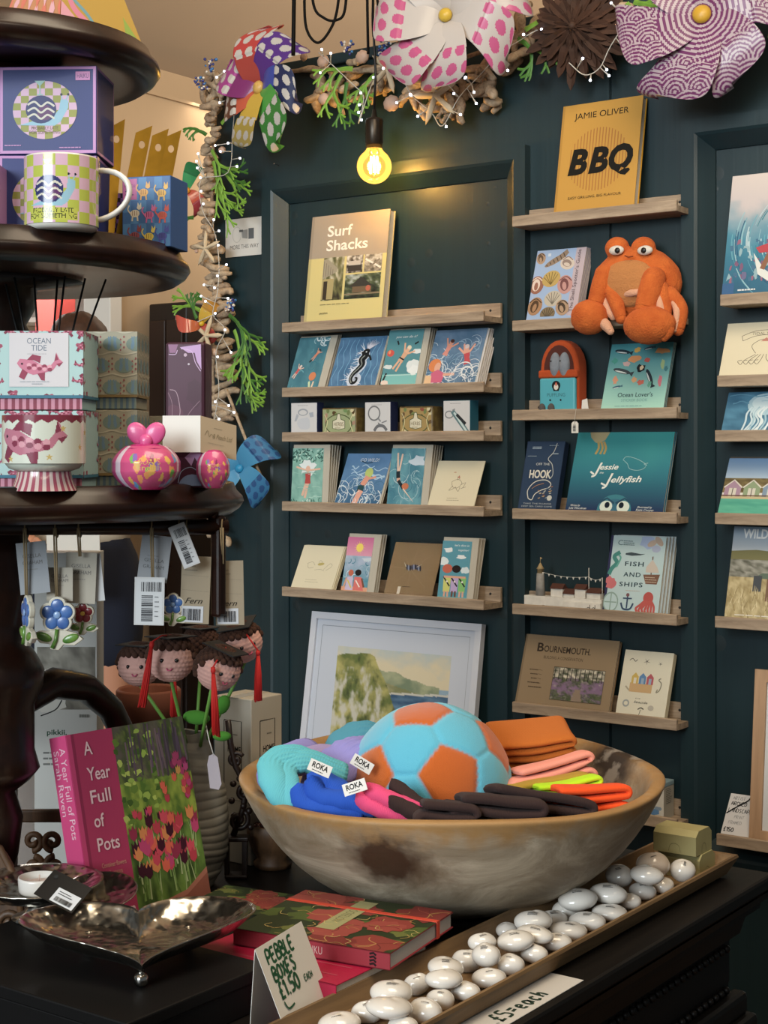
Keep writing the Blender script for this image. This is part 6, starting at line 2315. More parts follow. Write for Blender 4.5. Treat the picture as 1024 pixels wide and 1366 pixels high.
# pink garden book
Pbr = at(281, 1197, 2.15)
Ptr = at(243, 957, 2.192)
Ptl = at(88, 983, 2.056)
ex = (Ptr - Ptl)
Wb = ex.length
ez = Ptr - Pbr
Hb = ez.length + .012
ex.normalize()
ez = (ez - ex * ez.dot(ex)).normalized()
M = frame(Pbr - ex * Wb - ez * .012, ex, ez)
M.translation.z = max(M.translation.z, ZTAB + .002)
th = .040
t = thing('garden_book', 'thick pink spined gardening book with a tulip photo cover', 'book', matrix=M)
PINKC = mat('magenta_cloth', '#c41368', .5)
b = MB()
b.box(.004, Wb - .003, .003, th - .003, .003, Hb - .003)
b.build('pages', PAGES, t)
b = MB()
b.box(0, Wb, 0, .003, 0, Hb, .0008, 1)
b.box(0, Wb, th - .003, th, 0, Hb, .0008, 1)
b.box(-.001, .003, 0, th, 0, Hb, .0008, 1)
b.build('cover', PINKC, t)
A = Art(Wb, Hb)
A.rect(0, 0, .375, 1, '#a90f4c')
A.rect(0, 0, .035, 1, '#c41a62')
A.rect(.035, 0, .06, 1, '#8e0d40')
def tulips(u, v):
 n = fz(u, v, 7, 3)
 n2 = fz(u, v, 22, 8)
 if v < .30:
  c = mix(hx('#3c4a24'), hx('#5d5348'), .5 + n)
  c = mix(c, hx('#6f7f2a'), max(0, n2))
 elif v < .55:
  c = mix(hx('#4d6a1e'), hx('#8fa02d'), .5 + n + .4 * n2)
 else:
  c = mix(hx('#33491b'), hx('#67862f'), .5 + n)
 return c
A.photo(.375, 0, 1, 1, 50, 90, tulips)
rd = random.Random(5)
for i in range(60):
 A.blob(rd.uniform(.38, .7), rd.uniform(.02, .5), rd.uniform(.015, .035), rd.uniform(.015, .03), rd.choice(['#8fa838', '#a9b84a', '#5f7a24', '#3f5a1d']), .4, 7, i)
for i in range(26):
 x = rd.uniform(.45, .98)
 A.line([(x, rd.uniform(0, .1)), (x + rd.uniform(-.02, .02), rd.uniform(.18, .3))], .014, rd.choice(['#5c4a58', '#6f5a5f', '#4b3f45']))
for i in range(70):
 x = rd.uniform(.42, .97)
 y = rd.uniform(.62, .95)
 A.line([(x, y), (x + rd.uniform(-.05, .05), y - rd.uniform(.08, .2))], .014, rd.choice(['#6f8f3f', '#8fa65f', '#4f6a2a', '#a3b077']), taper=True)
for i in range(120):
 x, y = rd.uniform(.42, .98), rd.uniform(.20, .76)
 if y < .45 and x < .62 + (.45 - y):
  continue
 c = rd.choice(['#b3122e', '#c2183a', '#8f0f3a', '#c9243f', '#b81f5f', '#d4491f', '#3f0f22', '#d0782a'] if y > .3 else ['#b8306f', '#a8275a', '#c98a2f', '#7f1a4a'])
 s_ = .022 + .012 * (y > .5)
 A.poly([(x - s_, y - s_ * 1.1), (x - s_ * .45, y - s_ * .55), (x, y - s_ * 1.3), (x + s_ * .45, y - s_ * .55), (x + s_, y - s_ * 1.1), (x + s_ * .9, y + s_ * .5), (x, y + s_ * 1.1), (x - s_ * .9, y + s_ * .5)], c)
A.poly([(.50, .93), (.80, .89), (1, .80), (1, 1), (.42, 1), (.44, .95)], '#8a4a35')
A.poly([(.50, .93), (.80, .89), (1, .80), (1, .83), (.80, .915), (.50, .955)], '#a5624a')
Wt = '#e2b9bb'
for txt, y, w in (('A', .055 + .06, .07), ('Year', .215 + .03, .19), ('Full', .33 + .03, .165), ('of', .45 + .03, .085), ('Pots', .57 + .03, .18)):
 A.text(txt, .12, y, .085, Wt, width=w, bold=.012, ysc=1.1)
A.text('Container flowers', .13, .685, .035, '#c98a6f', width=.2)
A.text('for all seasons', .13, .725, .035, '#c98a6f', width=.16)
A.text('Sarah', .135, .83, .09, Wt, width=.20, bold=.012, ysc=1.1)
A.text('Raven', .135, .945, .09, Wt, width=.215, bold=.012, ysc=1.1)
A.build('cover_art', t, PRINTG)
A = Art(Hb, th)
A.rect(0, 0, 1, 1, '#c91f6c')
A.text('A Year Full of Pots', .06, .48, .055, '#e0b4c0', width=.46)
A.text('Sarah Raven', .07, .86, .05, '#e0b4c0', width=.33)
A.build('spine_title', t, PRINTG, fn=lambda x, y, l: (-.001 - l, th - y if False else th - y, Hb - x))
# goods on the dumb waiter
RC = Matrix.Rotation(YAW, 4, 'Z')
def stand(name, label, cat, px, d, ztop, ang=0.0, group=None):
 """thing standing at depth d under pixel column px, local x to the camera's right, local y away"""
 p = at(px, 600, d)
 return thing(name, label, cat, matrix=Matrix.Translation((p.x, p.y, ztop)) @ Matrix.Rotation(YAW + ang, 4, 'Z'), group=group)
def cbox(t, name, W, D, H, m, z0=0.0, bev=.001):
 b = MB()
 b.box(0, W, 0, D, z0, z0 + H, bev, 2)
 return b.build(name, m, t)
# candle gift boxes on the lowest tier
def fish(A, x, y, s, c1, c2, c3, rot=0.0, flip=1):
 k = A.w / A.h
 def P(u, v):
  X, Y = u * s * flip, v * s
  return (x + X * cos(rot) - Y * sin(rot), y - (X * sin(rot) + Y * cos(rot)) * k)
 A.poly([P(-.48, .12), P(-.40, .22), P(-.28, .20), P(-.1, .16), P(.12, .02), P(.30, .0), P(.42, .12), P(.46, .30), P(.52, .14), P(.60, .06), P(.46, .02), P(.36, -.10), P(.12, -.16), P(-.12, -.18), P(-.30, -.10), P(-.42, .02)], c1)
 A.poly([P(-.24, .18), P(-.10, .30), P(.10, .24), P(.06, .08), P(-.08, .16)], c2)
 A.poly([P(-.36, -.02), P(-.46, -.20), P(-.34, -.28), P(-.24, -.12)], c2)
 A.poly([P(-.02, -.16), P(.06, -.32), P(.14, -.34), P(.16, -.14)], c2)
 A.poly([P(.40, .10), P(.45, .28), P(.50, .13)], c2)
 A.poly([P(.44, .03), P(.60, .06), P(.50, -.04)], c2)
 for i in range(5):
  for j in range(2):
   A.ell(*P(-.20 + .12 * i, .06 - .07 * j - .02 * i), s * .055, s * .045, c2 if (i + j) % 2 else c3, 10)
 A.ell(*P(-.36, .10), s * .025, s * .025, '#3a2230', 8)
def d_fishbox(A):
 A.rect(0, 0, 1, 1, '#a3c4c4')
 rd = random.Random(3)
 for i in range(6):
  for j in range(5):
   if .14 < i / 5 < .86 and .05 < j / 4 < .82:
    continue
   fish(A, i / 5 + rd.uniform(-.03, .03), j / 4 + rd.uniform(-.04, .04), .20, '#a04763', '#7a2340', '#c5798f', rd.uniform(-.4, .4), rd.choice([1, -1]))
 A.rect(0, .955, 1, 1, '#2f6c86')
def d_fishlabel(A):
 A.rect(0, 0, 1, 1, '#c9c6cb')
 A.text('OCEAN', .50, .20, .10, '#5d6c80', 'c', width=.40)
 A.text('TIDE', .50, .33, .10, '#5d6c80', 'c', width=.26)
 A.lines(.30, .385, .74, 1, .02, '#a9a7ae', h=.012)
 fish(A, .48, .63, .72, '#c26d8a', '#8e2d4d', '#d999ab', .08)
 A.lines(.18, .90, .84, 1, .03, '#97a0aa', h=.012)
 A.lines(.38, .94, .62, 1, .03, '#97a0aa', h=.014)
def stripes(A, c1, c2, n):
 A.rect(0, 0, 1, 1, c1)
 for i in range(n):
  A.rect((i + .25) / n, 0, (i + .72) / n, 1, c2)
def d_rabbit(A):
 A.rect(0, 0, 1, 1, '#a59f89')
 for j in range(3):
  for i in range(4):
   x, y = .14 + i * .28 - (.14 if j % 2 else 0), .16 + j * .33
   A.ell(x, y + .03, .115, .085, '#788a80', 16)
   for q in (-1, 1):
    A.ell(x + q * .035, y + .045, .020, .055, '#66859a', 10, q * .15)
    A.line([(x + q * .030, y + .01), (x + q * .018, y - .09)], .014, '#66859a')
    A.line([(x + q * .040, y + .01), (x + q * .045, y - .085)], .012, '#66859a')
   for k in range(3):
    A.ell(x + .14, y - .08 + k * .08, .012, .016, '#8f4a4a', 6)
    A.ell(x + .10, y - .04 + k * .08, .010, .014, '#8f4a4a', 6)
  A.curve([(0, .33 * j + .02), (.14, .33 * j - .02), (.28, .33 * j + .02), (.42, .33 * j - .02), (.56, .33 * j + .02), (.70, .33 * j - .02), (.84, .33 * j + .02), (1, .33 * j - .02)], .016, '#bdb59d')
 A.rect(0, .96, 1, 1, '#80683a')
def giftbox(label, px0, d, z, W, lid, base, side, art, base_cols, group, lab=None, depth=.095):
 t = stand('candle_gift_box', label, 'box', px0, d, z, 0, group)
 cbox(t, 'box_base', W - .004, depth - .004, base, side)
 b = MB()
 b.box(-.002, W - .002, -.002, depth - .002, base, base + lid, .001, 2)
 b.build('lid', side, t)
 A = Art(W - .004, base)
 stripes(A, *base_cols)
 A.build('base_print', t)
 A = Art(W, lid)
 art(A)
 A.build('lid_print', t, loc=(-.002, -.002, base))
 A = Art(depth, lid)
 art(A)
 A.build('lid_print', t, fn=lambda x, y, l: (W - .002 + l, x - .002, base + y))
 if lab:
  A = Art(W * .66, lid * .80)
  lab(A)
  A.build('paper_label', t, base=.0012, loc=(W * .16, -.002, base + lid * .17))
 return t
PALEB = mat('pale_blue_card', '#93b3b5', .6)
SAGEB = mat('sage_blue_card', '#8e8a77', .6)
pk = ('#c07f95', '#84334a', 12)
bl_ = ('#7f8d80', '#566f80', 14)
q = FPX / 1.85
giftbox('lower pink fish candle box, behind the footed fish mug', -6, 1.85, ZT3 + .0005, .108, .081, .0135, PALEB, d_fishbox, pk, 'pink fish candle boxes', None)
giftbox('upper pink fish candle box with a white label reading ocean tide', -6, 1.85, ZT3 + .0965, .108, .081, .0135, PALEB, d_fishbox, pk, 'pink fish candle boxes', d_fishlabel)
giftbox('lower sage box with rabbits, behind the pink round box', 74, 1.965, ZT3 + .0005, .107, .084, .0145, SAGEB, d_rabbit, bl_, 'sage rabbit candle boxes', None)
giftbox('upper sage box with rabbits, right of the ocean tide box', 74, 1.965, ZT3 + .1005, .107, .084, .0145, SAGEB, d_rabbit, bl_, 'sage rabbit candle boxes', None)
giftbox('single low sage rabbit box standing behind the round pink box', 150, 2.09, ZT3 + .0005, .070, .079, .0145, SAGEB, d_rabbit, bl_, 'sage rabbit candle boxes', None, depth=.08)
# footed mug with a pink fish
mg = stand('footed_mug', 'white footed mug with a pink fish and striped foot', 'mug', 59, 1.775, ZT3 + .0005)
b = MB()
pr = [(0, .022), (.028, .022), (.040, .026), (.0462, .034), (.0472, .045), (.0468, .083), (.0474, .086), (.0462, .087), (.0445, .085), (.0440, .045), (.036, .030), (0, .028)]
b.lathe(pr, 64)
b.build('mug_body', mat('cream_ceramic', '#cdd3c5', .22, coat=.4), mg)
A = Art(.16, .055, '#ccd2c4')
fish(A, .44, .56, .50, '#b56a7f', '#7f2b45', '#d093a0', .05)
for x, y in ((.12, .28), (.70, .28), (.86, .66), (.30, .90), (.60, .86), (.05, .62), (.94, .35)):
 A.poly([(x, y - .07), (x + .008, y - .02), (x + .025, y - .02), (x + .012, y + .02), (x + .018, y + .07), (x, y + .04), (x - .018, y + .07), (x - .012, y + .02), (x - .025, y - .02), (x - .008, y - .02)], '#c2a860')
pts = [(0, 0), (0, .10)]
for i in range(11):
 pts += [(i / 11 + .045, .17), ((i + 1) / 11, .10)]
pts += [(1, 0)]
A.poly(pts, '#7a2238')
A.raster('mug_print', mg, lambda u, v: (.0476 * sin((u - .5) * 3.36), -.0476 * cos((u - .5) * 3.36), .087 - v * .055 + 0 * u), 170, 70, GLAZE)
A = Art(.2, .022)
stripes(A, '#cdb5ae', '#9c3f56', 26)
A.raster('striped_foot', mg, lambda u, v: ((.0305 + .0075 * v ** 1.5) * sin(u * 2 * pi), -(.0305 + .0075 * v ** 1.5) * cos(u * 2 * pi), .0225 - v * .022), 156, 4, GLAZE)
# pink round bath gift box with a heart bow
MAG = print_mat('magenta_gloss', .3, coat=.5)
def d_floralball(A):
 A.rect(0, 0, 1, 1, '#c2306f')
 rd = random.Random(8)
 for i in range(38):
  x, y = rd.random(), rd.random()
  A.blob(x, y, .04, .05, rd.choice(['#d7a33c', '#6aa84a', '#7f5aa8', '#d9679a', '#e08a3c', '#5a8fc4', '#8f1f5c']), .4, 9, i)
  A.line([(x, y), (x + .05, y - .06)], .01, '#d8c25a')
 A.text('SHEA', .5, .40, .08, '#c9a24a', 'c', width=.28)
 A.text('LUXURY SOAP', .5, .53, .05, '#c9a24a', 'c', width=.36)
def roundbox(name, label, px, d, R, H, group, bow=True):
 t = stand(name, label, 'box', px, d, ZT3 + .0005, 0, group)
 A = Art(2 * pi * R, H)
 A.rect(0, 0, 1, 1, '#b3206e')
 for i in range(6):
  x0 = i / 6
  A.rect(x0 + .03, 0, x0 + .05, 1, '#8f1a5a')
 A.rect(.36, 0, .72, 1, '#c9b6c4')
 A.rect(.39, 0, .69, 1, '#c2306f')
 rd = random.Random(8)
 for i in range(26):
  x, y = rd.uniform(.40, .68), rd.uniform(.25, .95)
  A.blob(x, y, .014, .02, rd.choice(['#d7a33c', '#6aa84a', '#7f5aa8', '#e08a3c', '#5a8fc4', '#8f1f5c', '#d9d2c0']), .4, 8, i)
 A.text('SOAPS', .54, .42, .03, '#c9a24a', 'c', width=.10)
 A.text('English', .54, .54, .022, '#c9a24a', 'c', width=.11)
 def fn(u, v):
  a = (u - .5) * 2 * pi
  r = R * (sin(pi * (.12 + .80 * v)) ** .55) * 1.02
  r = min(r, R)
  rr = r * (1 + .02 * cos(6 * a))
  return (rr * sin(a), -rr * cos(a), H * (1 - v))
 A.raster('box_body', t, fn, 220, 64, MAG)
 b = MB()
 b.lathe([(0, H - .003), (R * .70, H - .003), (R * .4, H + .002), (0, H + .003)], 24)
 b.lathe([(0, .0005), (R * .60, .0005)], 24, cap=False)
 b.build('lid', mat('deep_magenta', '#a81f66', .35, coat=.3), t)
 if bow:
  b = MB()
  for s_ in (-1, 1):
   b.ball((s_ * .0105, 0, H + .015), .0125, 16, 10, sc=(.95, .35, 1.15), M=Matrix.Rotation(s_ * .6, 4, 'Y'))
  b.ball((0, -.004, H + .006), .008, 10, 8, sc=(1, .6, 1))
  b.build('heart_bow', mat('pink_bow', '#c8548a', .4, coat=.3), t)
 return t
roundbox('soap_box', 'round magenta soap box topped with a pink heart bow', 195, 1.835, .041, .052, 'round magenta soap boxes')
roundbox('soap_box', 'second round magenta soap box half hidden by the marbled carton', 284, 1.90, .021, .045, 'round magenta soap boxes', False)
# tall purple marbled carton with its paper band
t = stand('tall_carton', 'tall purple marbled carton with pink swirls', 'box', 220, 1.905, ZT3 + .0005, radians(-6))
W, D, H = .0500, .044, .181
cbox(t, 'carton', W, D, H, mat('plum_card', '#3a1a2a', .4), 0, .004)
def d_marble(A):
 A.rect(0, 0, 1, 1, '#4a2238')
 A.blob(.12, .52, .3, .42, '#57293f', .2, 16, 2)
 A.blob(.8, .35, .25, .4, '#431d30', .2, 16, 3)
 A.poly([(.35, .02), (.98, .0), (1, .18), (.86, .12), (.80, .06), (.60, .06)], '#b58fc0')
 A.curve([(.38, .03), (.70, .05), (.82, .13), (.98, .19)], .02, '#c9a6cf')
 A.poly([(0, .0), (.3, .0), (.22, .06), (.05, .06)], '#8a5a80')
 A.curve([(.28, .04), (.22, .07), (.02, .07)], .02, '#c9a6cf')
 A.curve([(.05, .32), (.25, .34), (.36, .46), (.34, .56), (.55, .68), (.8, .72)], .02, '#a58794')
 A.curve([(.95, .40), (.6, .50), (.52, .60), (.7, .66)], .014, '#92707f')
 A.curve([(.0, .34), (.12, .42), (.10, .56), (0, .62)], .014, '#92707f')
 A.ell(.52, .075, .05, .05, '#b59aae')
 A.ell(.62, .14, .03, .03, '#c0b4bf')
 A.poly([(.50, .80), (.98, .70), (1, .88), (.80, .80), (.70, .86)], '#b58fc0')
 A.ell(.72, 1.02, .42, .42, '#6f87b0')
 A.curve([(.30, .98), (.4, .90), (.7, .87), (.98, .92)], .02, '#8fa3c4')
A = Art(W - .008, H - .006)
d_marble(A)
A.build('front_print', t, PRINTG, loc=(.004, 0, .003))
A = Art(D - .008, H - .006)
A.rect(0, 0, 1, 1, '#44222f')
A.curve([(.1, .1), (.8, .3), (.2, .6), (.7, .9)], .03, '#7f5a66')
A.build('side_print', t, PRINTG, fn=lambda x, y, l: (W + l, x + .004, y + .003))
t2 = stand('name_label', 'folded white and kraft label strip across the marbled carton', 'label', 217, 1.893, ZT3 + .045, radians(-6))
b = MB()
b.box(0, .0475, -.001, 0, 0, .045)
b.build('white_flap', PAPER, t2)
b = MB()
b._new([(.0475, -.001, 0), (.086, .030, -.010), (.086, .030, .033), (.0475, -.001, .045), (.0475, 0, 0), (.0855, .031, -.010), (.0855, .031, .033), (.0475, 0, .045)], [(0, 1, 2, 3), (7, 6, 5, 4), (0, 4, 5, 1), (1, 5, 6, 2), (2, 6, 7, 3), (3, 7, 4, 0)])
b.build('kraft_flap', mat('kraft_label', '#a89478', .8), t2)
A = Art(.045, .045)
A.lines(.38, .25, .68, 1, .05, '#8f8064', h=.02)
A.curve([(.12, .50), (.20, .36), (.24, .52), (.30, .44), (.36, .50)], .012, '#857656')
A.text('& Peach Ltd', .34, .54, .14, '#857656', width=.56, shear=.4)
A.lines(.2, .68, .8, 1, .05, '#9a8b6e', h=.014)
A.build('label_print', t2, fn=lambda x, y, l: (.0475 + x * .84 + l * .5, -.001 + x * .68 - l, y - x * .22))
# reed diffuser behind the ocean tide box
t = stand('reed_diffuser', 'reed diffuser with fanned black reeds behind the fish box', 'diffuser', 60, 1.985, ZT3 + .0005)
b = MB()
b.lathe([(0, 0), (.022, 0), (.024, .003), (.024, .075), (.018, .088), (.012, .094), (.012, .108), (.0135, .108), (.0135, .112), (.010, .112), (0, .10)], 32)
b.build('bottle', mat('smoky_bottle', '#2a2522', .15, coat=.5), t)
for i, (dx, dy) in enumerate(((-.055, .01), (-.035, -.02), (.012, .02), (.030, -.02), (.050, .01), (-.012, -.01), (.075, .02))):
 b = MB()
 b.tube([(dx * -.1, dy * -.1, .03), (dx, dy, .27)], .0014, 6)
 b.build('reed', BLACK, t)
# snail boxes and mug on the middle tier
def snail(A, x, y, s):
 k = A.w / A.h
 P = lambda u, v: (x + u * s, y - v * s * k)
 A.poly([P(-.62, -.34), P(-.2, -.22), P(.20, -.20), (P(.42, .06)), P(.46, .30), P(.56, .32), P(.66, .28), P(.66, .10), P(.58, -.04), P(.46, -.26), P(.30, -.36)], '#86b4c9')
 A.line([P(.50, .30), P(.48, .44)], .03 * s, '#86b4c9')
 A.line([P(.60, .30), P(.66, .44)], .03 * s, '#86b4c9')
 A.ell(*P(.48, .44), .035 * s, .035 * s, '#20222c', 8)
 A.ell(*P(.66, .44), .035 * s, .035 * s, '#20222c', 8)
 A.ell(*P(-.05, .06), .40 * s, .36 * s, '#232a63', 24)
 A.ell(*P(.05, -.02), .20 * s, .2 * s, '#5a2c62', 18)
 for o in (-.16, .0, .16):
  A.curve([P(-.40, .02 + o), P(-.22, .10 + o), P(-.05, -.02 + o), P(.12, .08 + o), P(.30, -.02 + o)], .05 * s, '#c9c6b8')
 A.poly([P(-.22, .80), P(.06, .80), P(-.08, .66)], '#8fb8b4')
 A.line([P(-.08, .68), P(-.08, .44)], .03 * s, '#8fb8b4')
 A.line([P(-.16, .44), P(0, .44)], .03 * s, '#8fb8b4')
def check(A, n, m, c1, c2, x0=0.0, y0=0.0, x1=1.0, y1=1.0):
 for i in range(n):
  for j in range(m):
   A.rect(x0 + (x1 - x0) * i / n, y0 + (y1 - y0) * j / m, x0 + (x1 - x0) * (i + 1) / n, y0 + (y1 - y0) * (j + 1) / m, c1 if (i + j) % 2 else c2)
def d_snailbox(A):
 A.rect(0, 0, 1, 1, '#b57fb8')
 A.rect(.03, .03, .97, .965, '#1d2c6e')
 cx, cy, R = .47, .50, .335
 n = 8
 for i in range(n):
  for j in range(n):
   x0, y0 = cx - R + 2 * R * i / n, cy - R + 2 * R * j / n
   cell = [(x0, y0), (x0 + 2 * R / n, y0), (x0 + 2 * R / n, y0 + 2 * R / n), (x0, y0 + 2 * R / n)]
   pts = []
   for k in range(4):
    a, b_ = cell[k], cell[(k + 1) % 4]
    for t_ in range(5):
     p_ = (a[0] + (b_[0] - a[0]) * t_ / 5, a[1] + (b_[1] - a[1]) * t_ / 5)
     r = hypot(p_[0] - cx, p_[1] - cy)
     if r > R:
      p_ = (cx + (p_[0] - cx) * R / r, cy + (p_[1] - cy) * R / r)
     pts.append(p_)
   A.poly(pts[::-1], '#8c8f33' if (i + j) % 2 else '#c9a3bf')
 snail(A, .45, .52, .40)
 A.text('PROBABLY LATE', .47, .725, .035, '#6a5a3a', 'c', width=.28)
 A.text('FOR SOMETHING', .47, .775, .035, '#6a5a3a', 'c', width=.32)
 A.rect(.79, .06, .94, .16, '#c07ab0')
 A.text('HAIKU', .865, .135, .05, '#3a2a5e', 'c', width=.12)
 A.lines(.05, .90, .28, 1, .02, '#b57fb8', h=.012)
 A.lines(.62, .93, .92, 1, .02, '#b57fb8', h=.012)
NAVYB = mat('navy_glossy_card', '#1b2860', .4)
for k, (z, dx, lab) in enumerate(((ZT2 + .0005, -2, 'lower navy snail mug box, mostly behind the chequered mug'), (ZT2 + .1125, -1, 'upper navy mug box printed with a snail on a chequered disc'))):
 t = stand('mug_box', lab, 'box', dx, 1.95, z, radians(-3) if k else 0, 'navy snail mug boxes')
 cbox(t, 'carton', .125, .095, .1115, NAVYB)
 A = Art(.123, .1095)
 d_snailbox(A)
 A.build('front_print', t, PRINTG, loc=(.001, 0, .001))
 A = Art(.093, .1095, '#b57fb8')
 A.rect(.03, .03, .97, .97, '#1d2c6e')
 A.build('side_print', t, PRINTG, fn=lambda x, y, l: (.125 + l, x + .001, y + .001))
t = stand('mug_box', 'pink edge of another chequered mug box at the far side of the middle tier', 'box', -22, 1.90, ZT2 + .0005, 0, 'navy snail mug boxes')
cbox(t, 'carton', .0165, .08, .093, mat('mauve_card', '#a87aa8', .5))
t = stand('mug', 'lime and pink chequered snail mug with a white handle', 'mug', 82, 1.855, ZT2 + .0005)
R, H = .0445, .089
b = MB()
b.lathe([(0, .0), (.036, .0), (.0425, .003), (.0438, .008), (.0438, H - .001), (.043, H), (.0415, H - .001), (.041, .010), (.03, .006), (0, .006)], 64)
b.build('mug_body', mat('white_bone_china', '#cfcdc6', .15, coat=.5), t)
A = Art(.215, H - .008)
check(A, 14, 6, '#a9b437', '#c9a3bb')
snail(A, .40, .55, .22)
A.rect(.26, .78, .56, .96, '#b3b83e')
A.text('PROBABLY LATE', .41, .86, .03, '#3a3a2a', 'c', width=.25)
A.text('FOR SOMETHING', .41, .94, .03, '#3a3a2a', 'c', width=.29)
A.raster('mug_print', t, lambda u, v: (.0443 * sin((u - .42) * 4.6), -.0443 * cos((u - .42) * 4.6), H - .002 - v * (H - .008)), 200, 84, GLAZE)
b = MB()
hp_ = []
for i in range(17):
 a = -pi / 2 + pi * i / 16
 hp_.append((.040 + .040 * cos(a), .012, .046 + .030 * sin(a) + .006 * cos(a)))
b.tube(hp_, .0052, 12, flat=.7)
b.build('handle', mat('white_bone_china', '#cfcdc6', .15), t)
# gold bookmarks, cat box
GOLD = mat('brushed_gold', '#8a6a26', .34, metal=1.0, vary=.15, vscale=30)
for i, (x0, xt, yt, d) in enumerate(((130, 147, 155, 2.02), (150, 184, 162, 2.035), (172, 206, 166, 2.05), (190, 223, 168, 2.065))):
 pb_, pt_ = at(x0, 330, d), at(xt, yt, d + .03)
 pb_.z = ZT2 + .001
 ez = (pt_ - pb_)
 L = ez.length
 ez.normalize()
 M = frame(pb_, (RIGHT * .9 + FWD * .35), ez)
 ex = (RIGHT * .9 + FWD * .35)
 ex = (ex - ez * ex.dot(ez)).normalized()
 M = Matrix((ex, ez.cross(ex), ez)).transposed().to_4x4()
 M.translation = pb_
 lab = ['gold bookmark nearest the snail mug boxes', 'second gold bookmark from the snail mug boxes', 'third gold bookmark from the snail mug boxes', 'gold bookmark farthest from the snail mug boxes'][i]
 t = thing('bookmark', lab, 'bookmark', matrix=M, group='gold bookmarks on the middle tier')
 w = .020
 b = MB()
 hx0, hz, hr = .011, L - .030, .0042
 n = 14
 out = [(0, 0), (w, 0), (w, L), (0, L - .016)]
 hole = [(hx0 + hr * cos(2 * pi * k / n + .4), hz + hr * 1.3 * sin(2 * pi * k / n + .4)) for k in range(n)]
 left = [(0, 0), (hx0, 0), (hx0, hz - hr * 1.3)] + [(hx0 - hr * sin(pi * k / 7), hz - hr * 1.3 * cos(pi * k / 7)) for k in range(1, 8)] + [(hx0, L - .016 + .016 * hx0 / w), (0, L - .016)]
 right = [(hx0, 0), (w, 0), (w, L), (hx0, L - .016 + .016 * hx0 / w)] + [(hx0 + hr * sin(pi * k / 7), hz + hr * 1.3 * cos(pi * k / 7)) for k in range(0, 8)]
 b.prism(left, 0, .0008, 'y')
 b.prism(right, 0, .0008, 'y')
 bmesh.ops.remove_doubles(b.bm, verts=b.bm.verts, dist=1e-6)
 b.build('strip', GOLD, t)
def d_cats(A):
 check(A, 6, 6, '#2f5f96', '#3d77ab')
 A.rect(.0, .02, .30, .32, '#b0568f')
 A.text('HAIKU', .15, .14, .06, '#4a2a5e', 'c', width=.22)
 A.lines(.05, .19, .25, 2, .05, '#4a2a5e', h=.015)
 cols = [('#d9a24a', .44, .22), ('#d9a93c', .82, .24), ('#c9c0a8', .26, .52), ('#c0568f', .56, .55), ('#c4452f', .84, .56), ('#8a3a3a', .26, .84), ('#d0b93c', .56, .86), ('#3a3f8f', .84, .86)]
 for i, (c, x, y) in enumerate(cols):
  A.ell(x, y, .10, .075, c, 14)
  A.ell(x + .09, y - .085, .05, .045, c, 12)
  A.poly([(x + .05, y - .11), (x + .06, y - .16), (x + .09, y - .12)], c)
  A.poly([(x + .10, y - .12), (x + .13, y - .16), (x + .135, y - .10)], c)
  A.line([(x - .05, y + .04), (x - .06, y + .11)], .03, c)
  A.line([(x + .05, y + .04), (x + .06, y + .11)], .03, c)
  A.curve([(x - .09, y), (x - .15, y - .06), (x - .12, y - .12)], .025, c)
  for k in range(3):
   A.line([(x - .05 + k * .045, y - .04), (x - .05 + k * .045, y + .03)], .012, '#2a2238' if i % 2 else '#7a4a2a')
t = stand('cat_box', 'blue box printed with nine coloured cats at the tier edge', 'box', 163, 2.00, ZT2 + .0005, radians(-14))
cbox(t, 'carton', .0675, .060, .092, mat('blue_card', '#2a4f86', .5))
A = Art(.0655, .090)
d_cats(A)
A.build('front_print', t, PRINTG, loc=(.001, 0, .001))
t = stand('cat_box', 'purple chequered end of a box beside the mug handle', 'box', 131, 2.06, ZT2 + .0005, radians(4))
cbox(t, 'carton', .036, .05, .082, NAVYB)
A = Art(.0165, .080)
check(A, 3, 14, '#7f4ab0', '#2a1638')
A.build('front_print', t, loc=(.0185, 0, .001))
# the tapering box on the top tier
t = thing('tapered_box', 'pink and mustard patterned tapered carton on the top tier', 'box', matrix=Matrix.Translation(Vector((at(92, 600, 2.03).x, at(92, 600, 2.03).y, ZT1 + .006))) @ Matrix.Rotation(YAW + radians(-40), 4, 'Z'))
w0, w1, hh = .068, .02, .17
b = MB()
V = [(-w0, -w0, 0), (w0, -w0, 0), (w0, w0, 0), (-w0, w0, 0), (-w1, -w1, hh), (w1, -w1, hh), (w1, w1, hh), (-w1, w1, hh)]
b._new(V, [(3, 2, 1, 0), (4, 5, 6, 7), (0, 1, 5, 4), (1, 2, 6, 5), (2, 3, 7, 6), (3, 0, 4, 7)])
b.build('carton', mat('mustard_card', '#a8872c', .5), t)
def slope(sx):
 def fn(x, y, l):
  v = y / hh
  w = w0 + (w1 - w0) * v
  u = (x / (2 * w0) - .5) * 2 * w
  if sx == 0:
   return (u, -w - l, y)
  return (w + l, u, y)
 return fn
A = Art(2 * w0, hh)
A.rect(0, 0, 1, 1, '#b97a4a')
for i in range(8):
 for j in range(7):
  x, y = i / 7, 1 - j / 7
  A.poly([(x, y - .10), (x + .05, y), (x, y + .10), (x - .05, y)], '#d39aa0' if (i + j) % 2 else '#c9644a')
A.build('harlequin_print', t, fn=slope(0))
A = Art(2 * w0, hh)
A.rect(0, 0, 1, 1, '#a8872c')
A.poly([(0, 1), (0, .80), (.30, 1)], '#c58aa0')
A.curve([(.05, .62), (.15, .82), (.34, .94), (.42, 1.0)], .07, '#c06f8f')
A.curve([(.02, .55), (.14, .74), (.34, .86), (.48, 1.0)], .04, '#5f8f9f')
A.poly([(.80, 1), (.86, .80), (.98, 1)], '#7f9a3c')
A.build('swirl_print', t, fn=slope(1))
